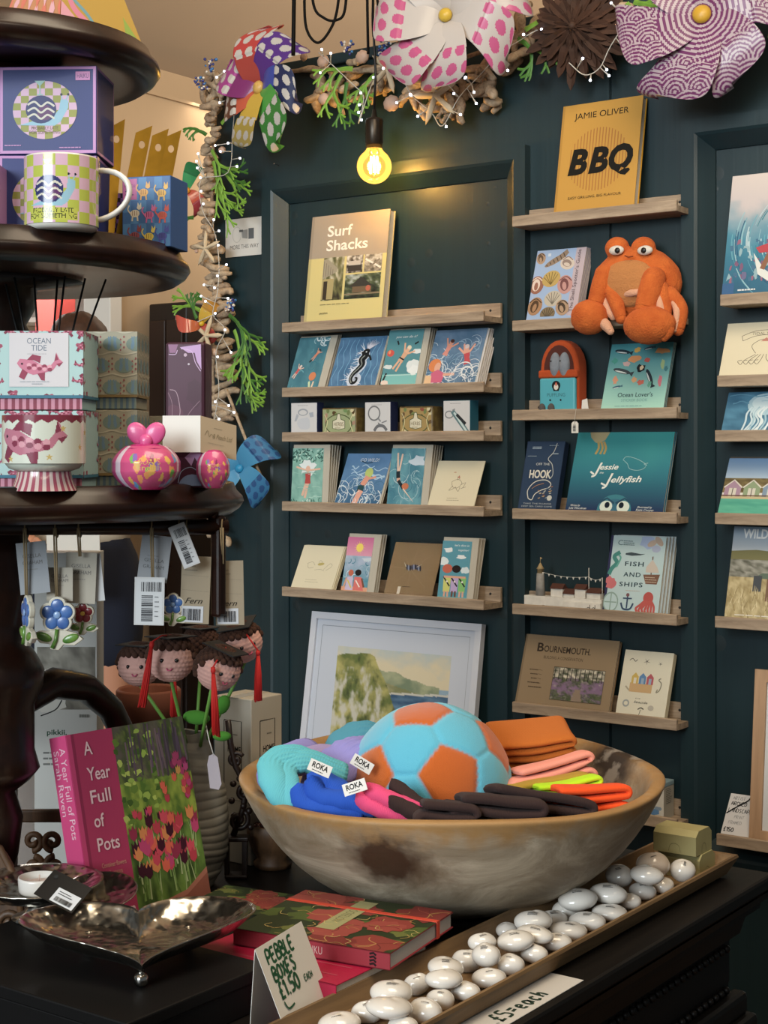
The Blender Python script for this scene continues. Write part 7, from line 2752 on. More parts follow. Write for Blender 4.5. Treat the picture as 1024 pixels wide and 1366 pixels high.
# tags and ceramic flowers hanging from the rail
TW = mat('jute_twine', '#8a7758', .9)
RAILA, RAILB = at(-40, 703, 1.86), at(303, 703, 1.97)
def on_rail(px, py, off=0.0):
 f = (px + 40) / 343
 return at(px, py, 1.86 + .11 * f + off)
def tagset(name, label, cat, px, tags, flower=None, group=None, string_to=None):
 """hangs from the rail at pixel column px; tags: (x0, y0, x1, y1, tilt, kind, depth offset)"""
 top = on_rail(px, 697)
 t = thing(name, label, cat, matrix=Matrix.Translation(top) @ RC, group=group)
 Mi = t.matrix_world.inverted()
 loc = lambda p: Mi @ p
 b = MB()
 end = loc(on_rail(px, string_to or tags[0][1] + 8, -.004))
 n_ = 14
 b.tube([(.0125 * cos(2 * pi * k / n_) * 0, .0125 * cos(2 * pi * k / n_), -.006 + .0125 * sin(2 * pi * k / n_)) for k in range(n_)], .0010, 6, closed=True)
 b.tube([(-.0015, -.012, -.006), Vector(end) + Vector((-.001, -.002, 0))], .0011, 6)
 b.tube([(.0015, -.012, -.006), Vector(end) + Vector((.001, -.002, 0))], .0011, 6)
 b.build('twine', TW, t)
 for (x0, y0, x1, y1, tilt, kind, off) in tags:
  c = on_rail((x0 + x1) / 2, (y0 + y1) / 2, off)
  d = (c - CO).dot(FWD)
  W, H = (x1 - x0) / FPX * d, (y1 - y0) / FPX * d
  o = loc(c)
  M = Matrix.Translation(o) @ Matrix.Rotation(tilt, 4, 'Y')
  b = MB()
  b.box(-W / 2, W / 2, 0, .0006, -H / 2, H / 2)
  col = {'grey': mat('grey_tag_card', '#8f9296', .8), 'white': mat('white_tag_card', '#bcbcbc', .7), 'kraft': mat('kraft_tag_card', '#8c806c', .8), 'beige': mat('beige_tag_card', '#a9a294', .8)}[kind.split('_')[0]]
  cd = b.build('tag', col, t)
  cd.matrix_local = M
  A = Art(W, H)
  if 'name' in kind:
   A.text('GISELLA', .5, .30, .13, '#6d6a68', 'c', width=.62)
   A.text('GRAHAM', .5, .43, .13, '#6d6a68', 'c', width=.66)
   A.lines(.2, .52, .8, 1, .03, '#8a8784', h=.014)
  elif 'bar' in kind:
   A.rect(.06, .04, .94, .97, '#c6c8ca')
   A.barcode(.22, .10, .90, .30, '#1d1d22', 3)
   A.barcode(.24, .38, .62, .92, '#1d1d22', 5, vert=True)
   A.lines(.68, .4, .84, 5, .1, '#77797c', h=.02)
  elif 'fern' in kind:
   A.line([(.05, .28), (.95, .30)], .006, '#6d6351')
   A.line([(.05, .50), (.95, .52)], .006, '#6d6351')
   A.lines(.12, .14, .6, 2, .06, '#6d6351', h=.012)
   A.text('Fern', .16, .70, .20, '#17140f', width=.6, shear=.4)
   A.rect(.06, .74, .80, .98, '#b9bcc2')
   A.barcode(.10, .78, .72, .95, '#22242a', 7)
  elif 'rev' in kind:
   A.text('GISELLA', .5, .58, .12, '#5f6266', 'c', width=.66)
   A.text('GRAHAM', .5, .72, .12, '#5f6266', 'c', width=.7)
   A.lines(.25, .44, .75, 1, .03, '#7a7d81', h=.014)
  pr_ = A.build('print', cd, PRINT, loc=(-W / 2, 0, -H / 2))
 return t, loc
DB = mat('blue_glaze_paint', '#2c4c8a', .35, coat=.4, col2='#4a72ad', vscale=60)
DR = mat('red_glaze_paint', '#7a1a22', .35, coat=.4)
DG = mat('green_glaze_paint', '#3f6a26', .35, coat=.4, col2='#6f9440', vscale=60)
CER = mat('white_biscuit', '#c5bfae', .35, coat=.3)
def ceramic_flower(t, loc, cx, cy, s, pet, off=0.0, turn=0.0):
 """s: pixels from flower centre to petal tip"""
 c = on_rail(cx, cy, off)
 d = (c - CO).dot(FWD)
 u = s / FPX * d
 M = Matrix.Translation(loc(c)) @ Matrix.Rotation(turn, 4, 'Z')
 N = 80
 def outline(grow):
  out = []
  for i in range(N):
   a = 2 * pi * i / N + pi / 2
   r = u * (.80 + .20 * abs(cos(2.5 * (a - pi / 2))) ** .7) * grow
   out.append((r * cos(a), r * sin(a)))
  return out
 b = MB()
 b.prism(outline(1.16), -.003, .004, 'y')
 b.prism([(-.3 * u, -.7 * u), (.3 * u, -.7 * u), (.55 * u, -1.0 * u), (1.2 * u, -1.15 * u), (1.65 * u, -1.55 * u), (1.1 * u, -1.95 * u), (.4 * u, -1.9 * u), (.1 * u, -2.25 * u), (-.45 * u, -2.2 * u), (-.5 * u, -1.85 * u), (-1.1 * u, -1.8 * u), (-1.6 * u, -1.2 * u), (-1.1 * u, -1.0 * u), (-.5 * u, -1.05 * u)], -.003, .004, 'y')
 o = b.build('plaque', CER, t)
 o.matrix_local = M
 mod(o, 'BEVEL', width=.0012, segments=2, limit_method='ANGLE')
 for k in range(5):
  a = pi / 2 + 2 * pi * k / 5
  b = MB()
  b.ball((.60 * u * cos(a), -.003, .60 * u * sin(a)), .42 * u, 14, 8, sc=(1, .22, 1))
  p = b.build('petal', pet, t)
  p.matrix_local = M
 b = MB()
 b.ball((0, -.0045, 0), .24 * u, 12, 8, sc=(1, .3, 1))
 p = b.build('flower_centre', mat('pale_blue_glaze', '#7f9cc4', .3, coat=.4) if pet is DB else mat('yellow_glaze', '#c9a24a', .3), t)
 p.matrix_local = M
 b = MB()
 b.tube([(0, -.004, -.9 * u), (-.08 * u, -.004, -1.6 * u), (-.3 * u, -.004, -2.1 * u)], [.13 * u, .13 * u, .15 * u], 8)
 p = b.build('stem', DG, t)
 p.matrix_local = M
 for sx, yy in ((1, -1.5), (-1, -1.4)):
  b = MB()
  b.ball((sx * .85 * u, -.003, yy * u), .55 * u, 14, 8, sc=(1, .22, .5), M=Matrix.Rotation(-sx * .35, 4, 'Y'))
  p = b.build('leaf', DG, t)
  p.matrix_local = M
t, loc = tagset('flower_decoration', 'blue ceramic flower ornament turned edge on, leftmost on the tag rail', 'ornament', 36, [(24, 723, 64, 792, -.10, 'grey_name', -.004)], group='ceramic flower ornaments', string_to=800)
ceramic_flower(t, loc, 37, 817, 20, DB, -.010, radians(-62))
t, loc = tagset('flower_decoration', 'blue ceramic flower ornament hanging face on', 'ornament', 76, [(62, 757, 97, 802, .0, 'beige_name', -.002)], group='ceramic flower ornaments', string_to=796)
ceramic_flower(t, loc, 77, 820, 21, DB, -.012)
t, loc = tagset('flower_decoration', 'red ceramic flower ornament behind the face on blue one', 'ornament', 107, [(87, 737, 128, 805, .04, 'beige_name', .004), (100, 740, 137, 803, -.10, 'white', .007)], group='ceramic flower ornaments', string_to=742)
ceramic_flower(t, loc, 111, 818, 13, DR, .010)
t, loc = tagset('flower_decoration', 'blue ceramic flower ornament partly behind the white barcode tag', 'ornament', 204, [(186, 714, 226, 776, .12, 'grey_rev', .004), (179, 770, 219, 834, .02, 'white_bar', -.006)], group='ceramic flower ornaments', string_to=774)
ceramic_flower(t, loc, 231, 806, 13, DB, .012)
t, loc = tagset('swing_tag', 'slanted white barcode tag hooked over the rail end', 'tag', 240, [(234, 698, 257, 757, -.38, 'white_bar', -.020)], group='hanging price tags', string_to=704)
t, loc = tagset('swing_tag', 'kraft tag with a barcode next to the slanted white tag', 'tag', 250, [(241, 742, 280, 832, .04, 'kraft_fern', .0)], group='hanging price tags', string_to=748)
t, loc = tagset('swing_tag', 'kraft tag at the rail end above the crochet graduates', 'tag', 297, [(287, 748, 325, 834, -.02, 'kraft_fern', .004)], group='hanging price tags', string_to=752)
# crochet graduates in the ribbed vase
def ribbed():
 pr = []
 prof = [(0, .030), (.10, .040), (.25, .049), (.42, .050), (.60, .046), (.75, .038), (.88, .026), (.95, .0195), (1.0, .0185)]
 H = .226
 n = 150
 for i in range(n + 1):
  f = i / n
  for (a, ra), (b_, rb_) in zip(prof, prof[1:]):
   if a <= f <= b_:
    t_ = (f - a) / (b_ - a)
    t_ = t_ * t_ * (3 - 2 * t_)
    r = ra + (rb_ - ra) * t_
  k = (f * 19) % 1.0
  pr.append((r * (1 + .045 * sqrt(max(0, 1 - (2 * k - 1) ** 2)) - .02), f * H))
 return pr, H
pr, HV = ribbed()
vp = at(259, 1183, 2.262)
VB = Vector((vp.x, vp.y, ZTAB))
t = thing('ribbed_vase', 'grey ribbed ceramic vase holding the crochet graduates', 'vase', VB)
b = MB()
V, F = [], []
NN, k = 48, len(pr)
for j in range(NN):
 a = 2 * pi * j / NN
 for r, z in pr:
  V.append((r * cos(a), r * sin(a), z + .0022 * sin(a * 2 + z * 60)))
for j in range(NN):
 for i in range(k - 1):
  a, c = j * k + i, ((j + 1) % NN) * k + i
  F.append((a, c, c + 1, a + 1))
F.append(tuple(j * k for j in range(NN))[::-1])
b._new(V, F, True)
o = b.build('vase_body', mat('grey_stoneware', '#807d74', .55, vary=.12, vscale=25), t)
mod(o, 'SOLIDIFY', thickness=.003, offset=-1)
tt = thing('swing_tag', 'small pale swing tag hanging on the ribbed vase', 'tag', matrix=Matrix.Translation(at(285, 1030, 2.195)) @ RC @ Matrix.Rotation(-.12, 4, 'Y'))
b = MB()
b.prism([(-.008, -.022), (.004, -.026), (.009, -.018), (.008, .020), (.003, .026), (-.004, .024), (-.008, .012)], 0, .0006, 'y')
b.build('tag', mat('lilac_grey_tag', '#a39aa0', .8), tt)
b = MB()
Mi = tt.matrix_world.inverted()
b.tube([Mi @ at(285, 1008, 2.195), Mi @ at(279, 988, 2.20), Mi @ at(272, 955, 2.235), Mi @ at(262, 950, 2.25)], .0008, 6)
b.build('string', mat('white_string', '#b9b4ac', .8), tt)
SKIN = mat('crochet_skin', '#c79a8f', .9, sheen=.2)
HAIR = mat('crochet_brown', '#3f2519', .95, sheen=.2)
REDT = mat('red_tassel', '#b3150f', .7, sheen=.3)
CROG = mat('crochet_green', '#3a7420', .95, sheen=.2)
FELT = mat('black_felt', '#141416', .8)
def crochet_fn(d, rows=15, cols=30):
 th = math.acos(max(-1, min(1, d.z)))
 ph = atan2(d.y, d.x)
 row = th * rows / pi
 return 1 + .030 * abs(sin(pi * row)) ** .7 + .016 * sin(cols * ph + 1.57 * int(row) * 2) * sin(th)
VT = VB + Vector((0, 0, HV))
def graduate(label, px, py, d, r, face, roll=0.0, tas=None, stem_at=(0, 0), capdir=None):
 """face: direction the head looks; px, py = centre of the head"""
 c = at(px, py, d)
 f = face.normalized()
 up = (UP - f * UP.dot(f)).normalized()
 up = Matrix.Rotation(roll, 3, f) @ up
 side = up.cross(f) * -1
 M = Matrix((side, -f, up)).transposed().to_4x4()
 M.translation = c
 t = thing('crochet_graduate', label, 'doll', matrix=M, group='crochet graduates in the ribbed vase')
 b = MB()
 b.ball((0, 0, 0), r, 96, 60, sc=(1.02, .95, .97), fn=crochet_fn)
 hd = b.build('head', SKIN, t)
 for s_ in (-1, 1):
  b = MB()
  b.ball((s_ * r * .32, -r * .88, r * .06), r * .105, 12, 8)
  b.build('eye', mat('black_bead', '#0c0c0e', .12, coat=.6), hd)
 b = MB()
 b.tube([(-r * .14, -r * .93, -r * .28), (-r * .05, -r * .965, -r * .37), (r * .07, -r * .965, -r * .36), (r * .12, -r * .94, -r * .27)], r * .035, 6)
 b.build('mouth', mat('rose_thread', '#b0506a', .8), hd)
 b = MB()
 rd = random.Random(int(px))
 for i in range(13):
  for j in range(16):
   th = .30 + i * .155
   ph = 2 * pi * j / 16 + (i % 2) * .2
   dx, dy, dz = sin(th) * cos(ph), sin(th) * sin(ph), cos(th)
   front = -dy
   if (front > .35 and dz < .52) or (front > -.05 and dz < .18) or dz < -.55:
    continue
   b.ball((dx * r * 1.05, dy * r * 1.02, dz * r * 1.03), r * .17, 8, 6)
 b.build('hair', HAIR, t)
 b = MB()
 b.lathe([(r * .62, r * .72), (r * .60, r * 1.02), (0, r * 1.02)], 24, cap=False)
 cp = b.build('cap', FELT, t)
 b = MB()
 b.prism([(-r * .85, -r * .85), (r * .85, -r * .85), (r * .85, r * .85), (-r * .85, r * .85)], r * 1.02, r * 1.07)
 b.move(Matrix.Rotation(capdir if capdir is not None else .5, 4, 'Z'))
 b.build('mortar_board', FELT, cp)
 if tas:
  Mi = M.inverted()
  e = Mi @ at(tas[0], tas[1], tas[3])
  g = Mi @ at(tas[0] + tas[4], tas[2], tas[3])
  top = Vector((0, 0, r * 1.09))
  b = MB()
  b.tube([top, top.lerp(e, .5) + Vector((0, 0, r * .12)), e], .0012, 6)
  dn = (g - e)
  b.tube([e, e + dn * .06, e + dn * .10], [.003, .0035, .0024], 10)
  for i in range(34):
   a = i * 2.4
   q = .0058 * sqrt(i / 34)
   sd = Vector((cos(a), sin(a), 0))
   b.tube([e + dn * .09 + sd * q * .35, e + dn * .5 + sd * q * .8, e + dn * (1 + .02 * sin(i)) + sd * q], .0008, 4)
  b.build('tassel', REDT, cp)
 b = MB()
 Mi = M.inverted()
 foot = VT + RIGHT * stem_at[0] + FWD * stem_at[1] - UP * .03
 lo = Mi @ foot
 b.tube([Vector((0, 0, -r * .9)), Vector((0, 0, -r * 1.0)).lerp(lo, .5), lo], .0026, 8)
 b.build('stem', mat('green_stick', '#5f8f3a', .6), t)
 return t
toC = -FWD
graduate('crochet graduate with a smile facing out, at the front of the bunch', 228, 880, 2.175, .0315, toC + RIGHT * .05 + UP * .02, 0, (203, 856, 942, 2.13, -14), (-.008, -.006), .75)
graduate('crochet graduate half hidden behind the smiling one', 186, 888, 2.235, .0300, toC - RIGHT * .10, 0, None, (-.010, .004), .3)
graduate('crochet graduate tipped forward with a long tassel over its face', 291, 893, 2.14, .0300, toC + RIGHT * .62 - UP * .30, -.25, (284, 890, 980, 2.10, 4), (.008, -.006), .95)
graduate('crochet graduate behind the tipped one with its cap leaning out', 322, 858, 2.215, .0290, toC + RIGHT * .50 - UP * .12, .30, (344, 868, 934, 2.17, 0), (.010, .003), .6)
graduate('crochet graduate seen only by its cap between the others', 268, 862, 2.30, .0270, toC * -1 + RIGHT * .3, 0, (232, 896, 955, 2.25, 0), (.0, .010), .4)
for i, (px, py, d, sx, sz, rot, lab) in enumerate(((262, 957, 2.205, .019, .010, .1, 'green crochet leaf across the vase mouth'), (297, 940, 2.22, .010, .014, .4, 'green crochet leaf standing behind the red tassel'), (296, 982, 2.20, .013, .007, 0, 'small green crochet leaf under the red tassel'))):
 b = MB()
 b.ball((0, 0, 0), 1, 40, 24, sc=(sx, .008, sz), M=Matrix.Rotation(rot, 4, 'Y'), fn=lambda q: crochet_fn(q, 8, 16))
 o = b.build('crochet_leaf', CROG, smooth=True)
 o.matrix_world = Matrix.Translation(at(px, py, d)) @ RC
 tag(o, lab, 'leaf', 'green crochet leaves')
# boxes, pots and carvings at the back of the chest
cp_ = at(335, 1000, 2.36)
t = thing('diffuser_carton', 'tall pale grey carton with thin black frames behind the bowl', 'box', (cp_.x - .076, cp_.y, ZTAB + .0005))
zt_ = CAM_H - 334 / FPX * 2.36 - ZTAB
b = MB()
b.box(0, .076, 0, .074, 0, zt_, .0015, 2)
b.build('carton', mat('pale_grey_carton', '#a9a396', .45, vary=.05, vscale=10), t)
for fn in (lambda x, y, l: (x, -l, y), lambda x, y, l: (.076 + l, x, y)):
 A = Art(.074, zt_)
 A.line([(.28, .14), (.76, .14), (.76, .62), (.28, .62)], .022, '#1a1a1a', True)
 A.text('HOME', .74, .33, .13, '#1a1a1a', 'r', width=.36, bold=.02)
 A.lines(.5, .22, .7, 1, .02, '#77736a', h=.008)
 A.build('panel_print', t, fn=fn)
b = MB()
b.box(.028, .050, -.0006, .0746, zt_, zt_ + .0004)
b.build('tape', mat('parcel_tape', '#b3aa96', .2), t)
p = at(44, 600, 2.36)
t = stand('flower_kit_box', 'tall white gift carton with a flower photo behind the hanging ornaments', 'box', 46, 2.36, ZTAB + .0005)
Hk = CAM_H - (738 - 600) / FPX * 2.36 - ZTAB
cbox(t, 'carton', .0955, .06, Hk, mat('white_carton', '#b7b6b0', .6))
A = Art(.0955, Hk)
A.rect(0, 0, 1, 1, '#b7b6b0')
A.photo(.04, .30, .98, .50, 20, 16, lambda u, v: mix(hx('#8f8a7d'), hx('#5f5a50'), .5 + fz(u, v, 4, 3)))
A.blob(.20, .48, .34, .14, '#c5c2b8', .25, 14, 3)
A.ell(.22, .46, .05, .05, '#5a86b8')
A.curve([(.10, .52), (.34, .50), (.44, .47)], .02, '#222')
A.text('pikkii.', .20, .580, .085, '#1f4a34', width=.32, bold=.02)
A.lines(.14, .635, .82, 3, .018, '#6a6a66', h=.006)
A.lines(.72, .515, .94, 1, .02, '#77776f', h=.01)
A.build('front_print', t)
pt = at(198, 600, 2.52)
t = thing('terracotta_pot', 'plain terracotta pot standing behind the graduates', 'pot', (pt.x, pt.y, ZTAB + .0005))
b = MB()
b.lathe([(0, 0), (.034, 0), (.046, .20), (.052, .203), (.053, .245), (.050, .249), (.046, .245), (.042, .2), (.03, .02), (0, .02)], 40)
b.build('pot_body', mat('terracotta', '#6f3c28', .8, vary=.1, vscale=20), t)
CW = wood('carved_brown_wood', '#3a2819', '#6a4b30', axis='Z', scale=16, stretch=6, rough=.55)
def scroll(c, r, turns, z0, dirn=1, n=26):
 out = []
 for i in range(n):
  f = i / (n - 1)
  a = z0 + dirn * turns * 2 * pi * f
  out.append((c[0] + r * (1 - .8 * f) * cos(a), c[1], c[2] + r * (1 - .8 * f) * sin(a)))
 return out
t = stand('carved_bracket', 'weathered carved wooden scroll panel at the far left edge', 'carving', -6, 1.98, ZTAB + .050)
b = MB()
b.prism([(-.03, -.05), (.042, -.05), (.038, -.02), (.036, .01), (.026, .04), (.012, .065), (-.004, .085), (-.03, .09)], .006, .016, 'y')
b.build('panel', CW, t)
b = MB()
b.tube(scroll((.008, .006, .02), .020, 1.4, 1.2), .005, 8)
b.tube(scroll((.018, .006, -.022), .017, 1.4, 4.2, -1), .005, 8)
b.tube([(-.02, .006, .085), (.004, .006, .075), (.020, .006, .045), (.030, .006, .01), (.034, .006, -.045)], .005, 8)
b.build('scrollwork', CW, t)
t = stand('carved_rack', 'small carved wooden rack with scroll spindles beside the pink book', 'rack', 14, 2.16, ZTAB + .0005)
b = MB()
b.box(0, .085, 0, .012, .115, .133, .003)
b.box(0, .085, 0, .012, .018, .03, .003)
b.box(0, .006, 0, .02, 0, .165, .002)
b.build('rail', CW, t)
for x in (.030, .058):
 b = MB()
 b.tube(scroll((x, .006, .088), .014, 1.3, -1.57, 1 if x < .04 else -1), .0045, 8)
 b.tube(scroll((x + .002, .006, .053), .014, 1.3, 1.57, -1 if x < .04 else 1), .0045, 8)
 b.build('scroll_spindle', CW, t)
DKM = mat('dark_bronze_scroll', '#20110b', .45, vary=.2, vscale=40)
pc = at(318, 600, 2.30)
t = thing('candle_stand', 'dark ornate scrolled stand between the ribbed vase and the bowl', 'stand', matrix=Matrix.Translation((pc.x, pc.y, ZTAB + .0005)) @ RC)
b = MB()
b.box(-.020, .014, -.012, .012, .0, .006, .002)
b.box(-.020, -.014, -.010, .010, .006, .055)
b.box(.006, .013, -.010, .010, .006, .055)
b.box(-.022, .016, -.012, .012, .055, .062, .002)
b.build('base', DKM, t)
b = MB()
b.tube([(-.008, 0, .062), (.006, 0, .10), (.012, 0, .135), (-.004, 0, .165), (-.012, 0, .20), (-.016, 0, .235)], .0048, 8)
b.tube(scroll((.010, 0, .125), .018, 1.2, -1.2), .004, 8)
b.tube(scroll((.000, 0, .085), .016, 1.3, 1.0, -1), .004, 8)
b.tube(scroll((-.004, 0, .175), .012, 1.2, .5), .0035, 8)
for k in range(10):
 b.ball((.004 + .014 * cos(k * 1.9), .003 * sin(k), .075 + .008 * k), .0052, 8, 6)
b.build('scroll_stem', DKM, t)
pc = at(364, 600, 2.36)
t = thing('small_wooden_bowl', 'small turned wooden bowl peeping out behind the big bowl', 'bowl', (pc.x, pc.y, ZTAB + .0005))
b = MB()
b.lathe([(0, 0), (.028, 0), (.030, .008), (.024, .014), (.034, .03), (.040, .05), (.041, .066), (.039, .068), (.036, .064), (.03, .04), (0, .03)], 40)
b.build('bowl_body', CW, t)
b = MB()
for k in range(16):
 a = k * 2.4
 b.ball((.028 * sqrt(k / 16) * cos(a), .028 * sqrt(k / 16) * sin(a), .060 + .003 * (k % 3)), .0075, 10, 8)
o = b.build('glass_beads', mat('ruby_glass', '#5a0f10', .08, coat=.8), smooth=True, loc=(pc.x, pc.y, ZTAB + .0005))
tag(o, 'dark red glass beads heaped in the small wooden bowl', 'beads', kind='stuff')
# driftwood garlands, fairy lights, windmills, pendant lamp
DW = wood('driftwood', '#6b5846', '#b09a80', axis='N', scale=26, stretch=1, rough=.85, bump=.4, dark='#43362a')
DWL = wood('pale_driftwood', '#8c775f', '#c2ad92', axis='N', scale=26, stretch=1, rough=.85, bump=.3)
STAR = mat('cream_starfish', '#c2b195', .85, bump=.4, bscale=200)
SHELLM = mat('shell_pink', '#b99a86', .5, vary=.15, vscale=40)
FERN = mat('fern_green', '#6f9a34', .6, vary=.25, vscale=20)
FERND = mat('fern_deep_green', '#3a6a22', .6, vary=.25, vscale=20)
LED = mat('lit_led', '#ffffff', .5, emit='#dfe8ff', estr=7)
WIRE = mat('white_wire', '#b9b6ae', .5)
def wood_stick(c, ang, L, r, tilt, parent, o, rd, m):
 d = Vector((cos(ang), tilt, sin(ang))).normalized()
 n = 7
 nrm = d.orthogonal().normalized()
 pts, rs = [], []
 for i in range(n):
  f = i / (n - 1) - .5
  pts.append(c - o + d * (L * f) + nrm * (r * .8 * sin(f * 5 + L * 90)))
  rs.append(r * (1 - .5 * abs(2 * f) ** 3) * rd.uniform(.82, 1.12))
 b = MB()
 b.tube(pts, rs, 8)
 return b.build('driftwood', m, parent)
def starfish(parent, c, R, ang, o, m=None, name='starfish'):
 b = MB()
 n = 40
 out = []
 for i in range(n):
  a = 2 * pi * i / n + ang
  k = abs(cos(2.5 * (a - ang)))
  out.append((R * (.16 + .84 * k ** 5) * cos(a), R * (.16 + .84 * k ** 5) * sin(a)))
 V = [(x, 0, z) for x, z in out] + [(x * .92, -R * .05, z * .92) for x, z in out] + [(x * .45, -R * .15, z * .45) for x, z in out] + [(0, -R * .19, 0)]
 F = [tuple(range(n))[::-1]]
 for q in range(2):
  F += [(q * n + i, q * n + (i + 1) % n, (q + 1) * n + (i + 1) % n, (q + 1) * n + i) for i in range(n)]
 F += [(2 * n + i, 2 * n + (i + 1) % n, 3 * n) for i in range(n)]
 b._new(V, F, True)
 return b.build(name, m or STAR, parent, loc=c - o)
def frond(name, parent, root, ang, L, o, m, seed=0, w=.0062, spread=.5, lev=4, bend=.0, out=-.15):
 """flat forking frond growing in the plane of the wall"""
 rd = random.Random(seed)
 b = MB()
 def seg(p, a, l, wd, k):
  n = 4
  P = [p]
  aa = a
  for i in range(n):
   aa += bend / n + rd.uniform(-.08, .08)
   P.append(P[-1] + Vector((cos(aa) * l / n, out * l / n * rd.uniform(.2, 1.3), sin(aa) * l / n)))
  V = []
  for i, q in enumerate(P):
   ww = wd * (1 - .25 * i / n)
   t = a if i == 0 else atan2(P[i].z - P[i - 1].z, P[i].x - P[i - 1].x)
   nr = Vector((-sin(t), 0, cos(t)))
   V += [q + nr * ww / 2 + Vector((0, .001, 0)), q - nr * ww / 2 + Vector((0, .001, 0)), q + Vector((0, -.0008, 0))]
  F = []
  for i in range(n):
   F += [(i * 3, i * 3 + 2, i * 3 + 5, i * 3 + 3), (i * 3 + 2, i * 3 + 1, i * 3 + 4, i * 3 + 5), (i * 3 + 1, i * 3, i * 3 + 3, i * 3 + 4)]
  b._new(V, F)
  if k > 0:
   for s_ in ((-1, 1) if rd.random() < .8 else (-1, 0, 1)):
    seg(P[-1], aa + s_ * spread * rd.uniform(.6, 1.15), l * rd.uniform(.62, .85), wd * .82, k - 1)
 seg(root - o, ang, L, w, lev)
 return b.build(name, m, parent)
def beads(parent, c, o, rd, n=14, s=.014):
 cols = ['#2f6fae', '#b3262f', '#c9a23a', '#3f8f5a', '#7a2f6f', '#d8d2c8', '#22307a']
 for k in range(4):
  b = MB()
  for i in range(n // 4 + 1):
   p = c - o + Vector((rd.uniform(-s, s), -.012 + rd.uniform(-.012, .012), rd.uniform(-s, s)))
   b.ball(p, rd.uniform(.0028, .0048), 8, 6)
  b.build('bead_spray', mat('bead_' + str(k) + '_lacquer', rd.choice(cols), .25, coat=.5), parent)
# horizontal garland along the top of the partition
rd = random.Random(21)
gc = onY(520, 110, YW - .05)
GT = thing('driftwood_garland', 'driftwood and shell garland draped along the top of the teal wall', 'garland', gc)
b = MB()
b.tube([onY(x, y, YW - .045) - gc for x, y in ((268, 112), (300, 100), (360, 98), (420, 92), (480, 96), (540, 88), (600, 84), (650, 66), (700, 48), (760, 34), (830, 18), (900, 0), (960, -12))], .006, 8)
b.build('core_vine', DW, GT)
zones = [((268, 312), (98, 128), 11), ((415, 480), (78, 135), 17), ((480, 560), (84, 128), 20), ((540, 660), (92, 150), 32), ((650, 700), (40, 100), 7), ((690, 745), (22, 56), 8), ((800, 870), (2, 18), 4)]
for (xa, xb), (ya, yb), n in zones:
 for i in range(n):
  x, y = rd.uniform(xa, xb), rd.uniform(ya, yb)
  c = onY(x, y, YW - rd.uniform(.02, .085))
  wood_stick(c, rd.choice([rd.uniform(-.9, .3), rd.uniform(-2.2, -.6)]), rd.uniform(.045, .095), rd.uniform(.008, .0145), rd.uniform(-.5, .3), GT, gc, rd, rd.choice([DW, DWL, DWL]))
for px, py, R, a in ((582, 128, 34, 1.75), (518, 92, 30, 1.2)):
 starfish(GT, onY(px, py, YW - .115), R / 430, a, gc)
for px, py, s in ((431, 82, .019), (432, 132, .018), (483, 76, .02), (522, 138, .024), (405, 76, .012)):
 b = MB()
 b.ball(onY(px, py, YW - .10) - gc, s, 18, 12, sc=(1, .6, .9), fn=lambda q: 1 + .05 * sin(9 * atan2(q.z, q.x)))
 b.build('seashell', SHELLM, GT)
for px, py in ((640, 100), (600, 148), (590, 155)):
 b = MB()
 for k in range(12):
  a = k * 2.4
  b.ball(onY(px, py, YW - .10) - gc + Vector((.012 * cos(a), .004 * sin(k), .012 * sin(a))), .0085, 8, 6, sc=(1, .6, .5), M=Matrix.Rotation(a, 4, 'Y'))
 b.build('pine_cone', DW, GT)
for px, py, s in ((466, 65, 0), (515, 66, 1), (575, 105, 2), (285, 88, 3), (520, 50, 4)):
 beads(GT, onY(px, py, YW - .09), gc, rd, 18, .018)
for px, py, ang, L, sd, m, bd in ((470, 92, 2.9, .045, 1, FERN, .3), (455, 100, 4.0, .050, 2, FERN, .3), (462, 110, 4.6, .045, 3, FERND, .2), (520, 92, .5, .050, 4, FERN, .3), (540, 78, 1.5, .050, 5, FERN, .1), (560, 70, 1.9, .035, 6, FERND, .1),
(700, 40, .5, .06, 7, FERN, -.3), (690, 52, -.3, .05, 8, FERND, -.4), (835, 4, -1.0, .038, 9, FERN, .2), (845, 2, -.5, .036, 10, FERN, .2), (1015, 2, -1.2, .04, 11, FERN, .2), (305, 112, .1, .03, 12, FERND, .2), (500, 100, 3.4, .04, 15, FERN, .4)):
 frond('fern_frond', GT, onY(px, py, YW - .10), ang, L, gc, m, sd, .0135, .50, 3, bd)
# vertical garland down the wall end
gv = onY(288, 400, YW - .05)
GV = thing('driftwood_garland', 'driftwood and starfish garland hanging down the end of the teal wall', 'garland', gv)
b = MB()
b.tube([onY(x, y, YW - .04) - gv for x, y in ((290, 118), (284, 200), (282, 300), (286, 400), (284, 500), (288, 600), (284, 690), (286, 760))], .005, 8)
b.build('core_cord', DW, GV)
for i in range(86):
 f = i / 85
 y = 122 + f * 600
 wdt = 12 if y < 320 else 20
 x = 283 + (8 if y > 330 else -2) + rd.uniform(-wdt, wdt) * .5 + 6 * sin(y / 60)
 c = onY(x, y, YW - rd.uniform(.025, .075))
 wood_stick(c, rd.uniform(-.45, .25) + (pi if rd.random() < .5 else 0), rd.uniform(.045, .080) * (.8 if y < 320 else 1.1), rd.uniform(.0075, .0135), rd.uniform(-.4, .3), GV, gv, rd, rd.choice([DW, DWL, DWL]))
for px, py, R, a in ((275, 332, 24, 1.6), (276, 448, 27, 1.25)):
 starfish(GV, onY(px, py, YW - .105), R / 430, a, gv)
for px, py, s in ((283, 282, .010), (296, 200, .012), (285, 470, .014), (262, 335, .007), (303, 412, .010)):
 b = MB()
 b.ball(onY(px, py, YW - .09) - gv, s, 16, 10, sc=(1, .7, .85))
 b.build('seashell', SHELLM, GV)
